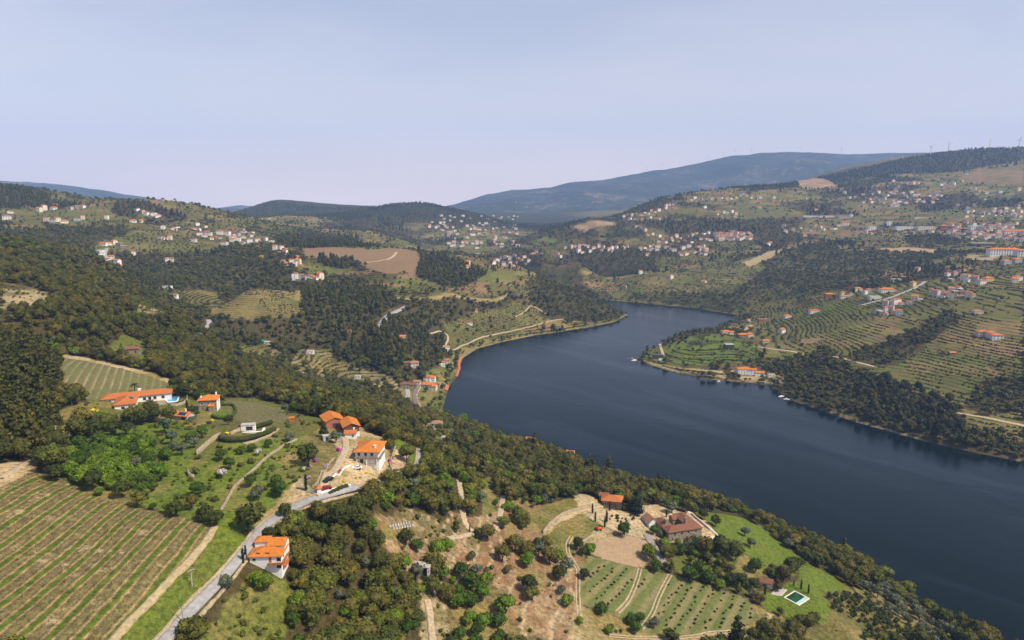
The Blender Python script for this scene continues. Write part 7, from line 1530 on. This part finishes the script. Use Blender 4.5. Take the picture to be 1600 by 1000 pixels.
# ------------------------------------------------------------------ woods, hedges and scrub
def jitter_points(x0, x1, y0, y1, s):
    gx, gy = np.meshgrid(np.arange(x0, x1, s), np.arange(y0, y1, s)); n = gx.size
    x = gx.ravel() + (nrng.random(n) - .5) * s * 1.1; y = gy.ravel() + (nrng.random(n) - .5) * s * 1.1
    m = np.abs(x) < np.maximum(y, 60) * .86 + 25        # the view and a margin beside it
    return x[m], y[m]
LIST = {k: [] for k in ('oak', 'pine', 'eucalypt', 'olive', 'shrub', 'green', 'bright', 'holm', 'far', 'farpine', 'rowbush')}
def scatter(x0, x1, y0, y1, s, far):
    x, y = jitter_points(x0, x1, y0, y1, s); z = height(x, y)
    base, dens, kind, rowc, rowm, rowk, terr = cover(x, y, z)
    gap = fbm(x / 16, y / 16, 201, 3)
    dens = np.clip(dens, 0, 1) * np.where(dens > .5, smooth(.30, .42, gap) * .35 + .65, 1)
    if far:   # hedges and vines along the terrace banks
        dens = np.where(terr > .4, dens * .8, dens)
    ok = (nrng.random(len(x)) < dens) & clear_of(x, y)
    x, y, z, kind, terr, dens = x[ok], y[ok], z[ok], kind[ok], terr[ok], dens[ok]
    if not far:   # fresh green crowns among the oaks
        q = nrng.random(len(x)); kind = np.where(((kind == 0) & (q < .17)) | ((kind == 6) & (q < .08)), 5, kind); kind = np.where(((kind == 0) | (kind == 6)) & (q > .988), 1, np.where(((kind == 0) | (kind == 6)) & (q > .90), 3, kind))
    sc = np.clip(.52 + .95 * nrng.random(len(x)) ** 1.4, 0, 1.6)
    for ki, k in enumerate(KINDS):
        m = kind == ki
        if not m.any(): continue
        kk = k
        if far: kk = {'oak': 'far', 'pine': 'farpine', 'eucalypt': 'eucalypt', 'olive': 'far', 'shrub': 'far', 'green': 'far', 'holm': 'far'}[k]
        f = sc[m].copy()
        if far and k in ('shrub',): f *= .38
        if far: f = np.where(dens[m] < .3, f * .6, f)
        if not far and k in ('oak', 'holm'): f *= .98
        if kk == 'green':
            h2 = nrng.random(m.sum()) < .5; A = np.stack([x[m], y[m], z[m], f], 1); LIST['green'].append(A[~h2]); LIST['bright'].append(A[h2]); continue
        LIST[kk].append(np.stack([x[m], y[m], z[m], f], 1))
def terrace_rows(x0, x1, y0, y1, s):
    """vines and low hedges that follow the contours of the terraces"""
    x, y = jitter_points(x0, x1, y0, y1, s); z = height(x, y); c = cover(x, y, z); terr, rowm = c[6], c[4]
    tf = (z * .55 + (fbm(x / 80, y / 80, 203, 2) - .5) * 1.4) % 1
    ok = (terr > .3) & (tf < .22) & (fbm(x / 40, y / 40, 207, 3) > .45) & clear_of(x, y) & (nrng.random(len(x)) < .85)
    n = int(ok.sum()); LIST['rowbush'].append(np.stack([x[ok], y[ok], z[ok], np.where(y[ok] > 1250, 1.0, .52) + .4 * nrng.random(n)], 1))
terrace_rows(-700, 900, 560, 1250, 1.7); terrace_rows(-900, 1400, 1250, 2000, 3.6)
scatter(-420, 420, 95, 470, 3.9, False)
scatter(-760, 200, 470, 790, 4.8, False)
scatter(-800, 900, 790, 1250, 6.0, True)
scatter(200, 900, 470, 790, 5.6, True)
scatter(-1300, 1400, 1250, 1900, 7.5, True)
scatter(-2500, 2600, 1900, 3500, 11.0, True)
def low_scrub(x0, x1, y0, y1, s):
    """bushes and weeds of the open slopes"""
    x, y = jitter_points(x0, x1, y0, y1, s); z = height(x, y); c = cover(x, y, z); ok = (c[2] == KINDS.index('shrub')) & (c[1] > .01) & (nrng.random(len(x)) < c[1] * 1.5) & (fbm(x / 9, y / 9, 211, 2) > .42) & clear_of(x, y)
    LIST['shrub'].append(np.stack([x[ok], y[ok], z[ok], .3 + .9 * nrng.random(int(ok.sum())) ** 1.6], 1))
low_scrub(-300, 330, 110, 480, 1.9)

MARKS = [(415, 870, 'white house below the road'), (572, 705, 'villa'), (530, 665, 'barns'), (205, 630, 'long house'), (322, 632, 'stone house'), (270, 625, 'blue pool'), (385, 672, 'white pavilion'), (190, 585, 'bare field'), (208, 553, 'farmhouse in the glade'), (655, 895, 'concrete shelter'), (735, 828, 'bend of the oak track'), (790, 780, 'upper end of the oak track'), (900, 830, 'half-moon lawn'), (957, 785, 'orange-roofed farmhouse'),
 (1065, 825, 'stone manor'), (1150, 820, 'bright lawn'), (1205, 912, 'pool pavilion'), (1245, 935, 'green pool'), (1350, 960, 'citrus grove'), (1040, 940, 'orchard'), (860, 900, 'red cleared slope'), (682, 663, 'white cottage'), (625, 715, 'tan plot'), (655, 708, 'road bend behind the villa'), (545, 640, 'far stretch of the road'), (500, 770, 'driveway gate'), (410, 825, 'large roadside tree'), (620, 825, 'beehives'), (270, 950, 'lower road'), (100, 860, 'striped vineyard'), (90, 690, 'approach track'), (50, 640, 'left picture edge'), (120, 740, 'vineyard top'), (225, 740, 'garden thicket'), (340, 700, 'retaining wall'), (430, 710, 'low terrace wall'), (600, 960, 'bottom edge of the wood'), (480, 940, 'grassy roadside slope'), (885, 712, 'roofs on the near bank'), (725, 650, 'river corner'), (1320, 860, 'lone pine on the bank'), (1450, 950, 'lower river bank'), (1170, 582, 'shore houses'), (1225, 620, 'moored boats'), (1400, 640, 'middle of the eucalyptus grove'), (1490, 660, 'pale lane end'), (1330, 650, 'left end of the eucalyptus grove'), (690, 600, 'riverside village'), (610, 490, 'spur lane'), (540, 490, 'pine wood'), (485, 550, 'white block hut'), (760, 960, 'leafy clump'), (1100, 990, 'orchard foot')]
def name_by_landmark(items, word):
    """items: (u, v); a phrase for each from its nearest landmark, the side it stands on and its order there"""
    by = {}
    for n, (u, v) in enumerate(items):
        d, m = min(((u - a) ** 2 + ((v - b) * 1.4) ** 2, k) for k, (a, b, _) in enumerate(MARKS)); a, b, _ = MARKS[m]
        side = ('left of' if u < a else 'right of') if abs(u - a) > abs(v - b) else ('behind' if v < b else 'in front of')
        by.setdefault((m, side), []).append((d, n))
    out = [None] * len(items)
    for (m, side), L in by.items():
        for q, (_, n) in enumerate(sorted(L)):
            out[n] = '%s standing %s the %s%s' % (word, side, MARKS[m][2], ', ' + (ordinal(q + 1) + ' ' if q else '') + 'closest')
    return out
WORD = dict(oak='olive green oak', holm='dark oak', pine='dark pine', eucalypt='tall dark eucalyptus', olive='grey-green olive', green='fresh green tree', bright='yellow-green tree', shrub='low shrub')
GROUP = dict(oak='oaks of the near woods', holm='dark oaks of the near woods', pine='pines of the near woods', eucalypt='eucalyptus grove on the far bank', olive='olives near the stone manor', green='fresh green trees', bright='yellow-green trees', shrub='shrubs on the open slopes')
def place_all():
    for k, want in (('oak', 200), ('holm', 95), ('pine', 90), ('eucalypt', 110), ('olive', 90), ('shrub', 280), ('green', 120), ('bright', 80)):
        if not LIST[k]: continue
        A = np.concatenate(LIST[k]); R, H = PROTO[k][0][2:]
        u, v, dep = project(A[:, 0], A[:, 1], A[:, 2] + H * .5)
        inside = (u > -5) & (u < 1605) & (v > 0) & (v < 1010)
        key = np.where(inside, A[:, 3] / dep, 0); order = np.argsort(-key)[:want]; order = order[inside[order]]
        pick = np.zeros(len(A), bool); pick[order] = True
        labs = name_by_landmark([(u[i], v[i]) for i in order], WORD[k])
        for i, lab in zip(order, labs):
            x, y, z, f = A[i]
            plant(k, x, y, lab, GROUP[k], f, f * (.85 + .3 * rnd.random()), cat='shrub' if k == 'shrub' else 'tree')
        LIST[k] = [A[~pick]]
    def rest(name, kind, lab, cat):
        A = np.concatenate(LIST[kind]); s = A[:, 3]
        mass(name, kind, A[:, :3] - np.array([0, 0, .1]), np.stack([s, s, s * (.8 + .35 * nrng.random(len(s)))], 1), lab, cat)
        print('MASS', name, len(A))
    rest('oak_woods', 'oak', 'continuous oak woods covering the near hillsides', 'woodland')
    rest('dark_oak_woods', 'holm', 'dark evergreen oak woods covering the near slopes', 'woodland')
    rest('eucalyptus_woods', 'eucalypt', 'dark eucalyptus wood behind the far river bank', 'woodland')
    rest('pine_woods', 'pine', 'dark pine woods on the near slopes', 'woodland')
    rest('scrub', 'shrub', 'low scrub scattered over the slopes', 'scrub')
    rest('distant_woodland', 'far', 'hedgerow trees and woods on the distant terraced slopes', 'woodland')
    rest('distant_pine_woodland', 'farpine', 'dark pine stands on the distant slopes', 'woodland')
    rest('terrace_hedges', 'rowbush', 'dark vine rows and hedges following the terraces', 'hedges')
    rest('leafy_woods', 'green', 'fresh green trees mixed into the woods', 'woodland'); rest('light_woods', 'bright', 'light yellow-green trees mixed into the woods', 'woodland')
    if sum(len(a) for a in LIST['olive']): rest('olive_groves', 'olive', 'scattered olive trees on the slopes', 'woodland')
place_all()

# houses that would read alike get their order across the picture
def order_alike():
    by = {}
    for o in COL.objects:
        if o.parent is None and o.get('category') == 'house' and o.get('group'): by.setdefault(o['label'], []).append(o)
    for lab, L in by.items():
        if len(L) > 1:
            L.sort(key=lambda o: float(project(*o.location)[0]))
            for q, o in enumerate(L): o['label'] = '%s, %s from left' % (lab, ordinal(q + 1))
order_alike()
# ------------------------------------------------------------------ air
def haze_box(x0, x1, y0, y1, z0, z1, density):
    V = [(x, y, z) for z in (z0, z1) for y in (y0, y1) for x in (x0, x1)]
    F = [(0, 2, 3, 1), (4, 5, 7, 6), (0, 1, 5, 4), (2, 6, 7, 3), (0, 4, 6, 2), (1, 3, 7, 5)]
    o = link('haze', mesh_np('haze', V, F)); m = bpy.data.materials.new('haze_air'); m.use_nodes = True
    nt = m.node_tree; nt.nodes.clear(); out = nt.nodes.new('ShaderNodeOutputMaterial'); pv = nt.nodes.new('ShaderNodeVolumePrincipled')
    pv.inputs['Color'].default_value = (.36, .56, 1.0, 1); pv.inputs['Density'].default_value = density; pv.inputs['Anisotropy'].default_value = 0.0
    nt.links.new(pv.outputs[0], out.inputs['Volume']); o.data.materials.append(m)
    o.display_type = 'BOUNDS'
    return tag(o, 'thin blue haze filling the valley air', 'haze', kind='stuff')
haze_box(-11500, 11500, -1200, 9700, -9, 1150, 8.0e-5)
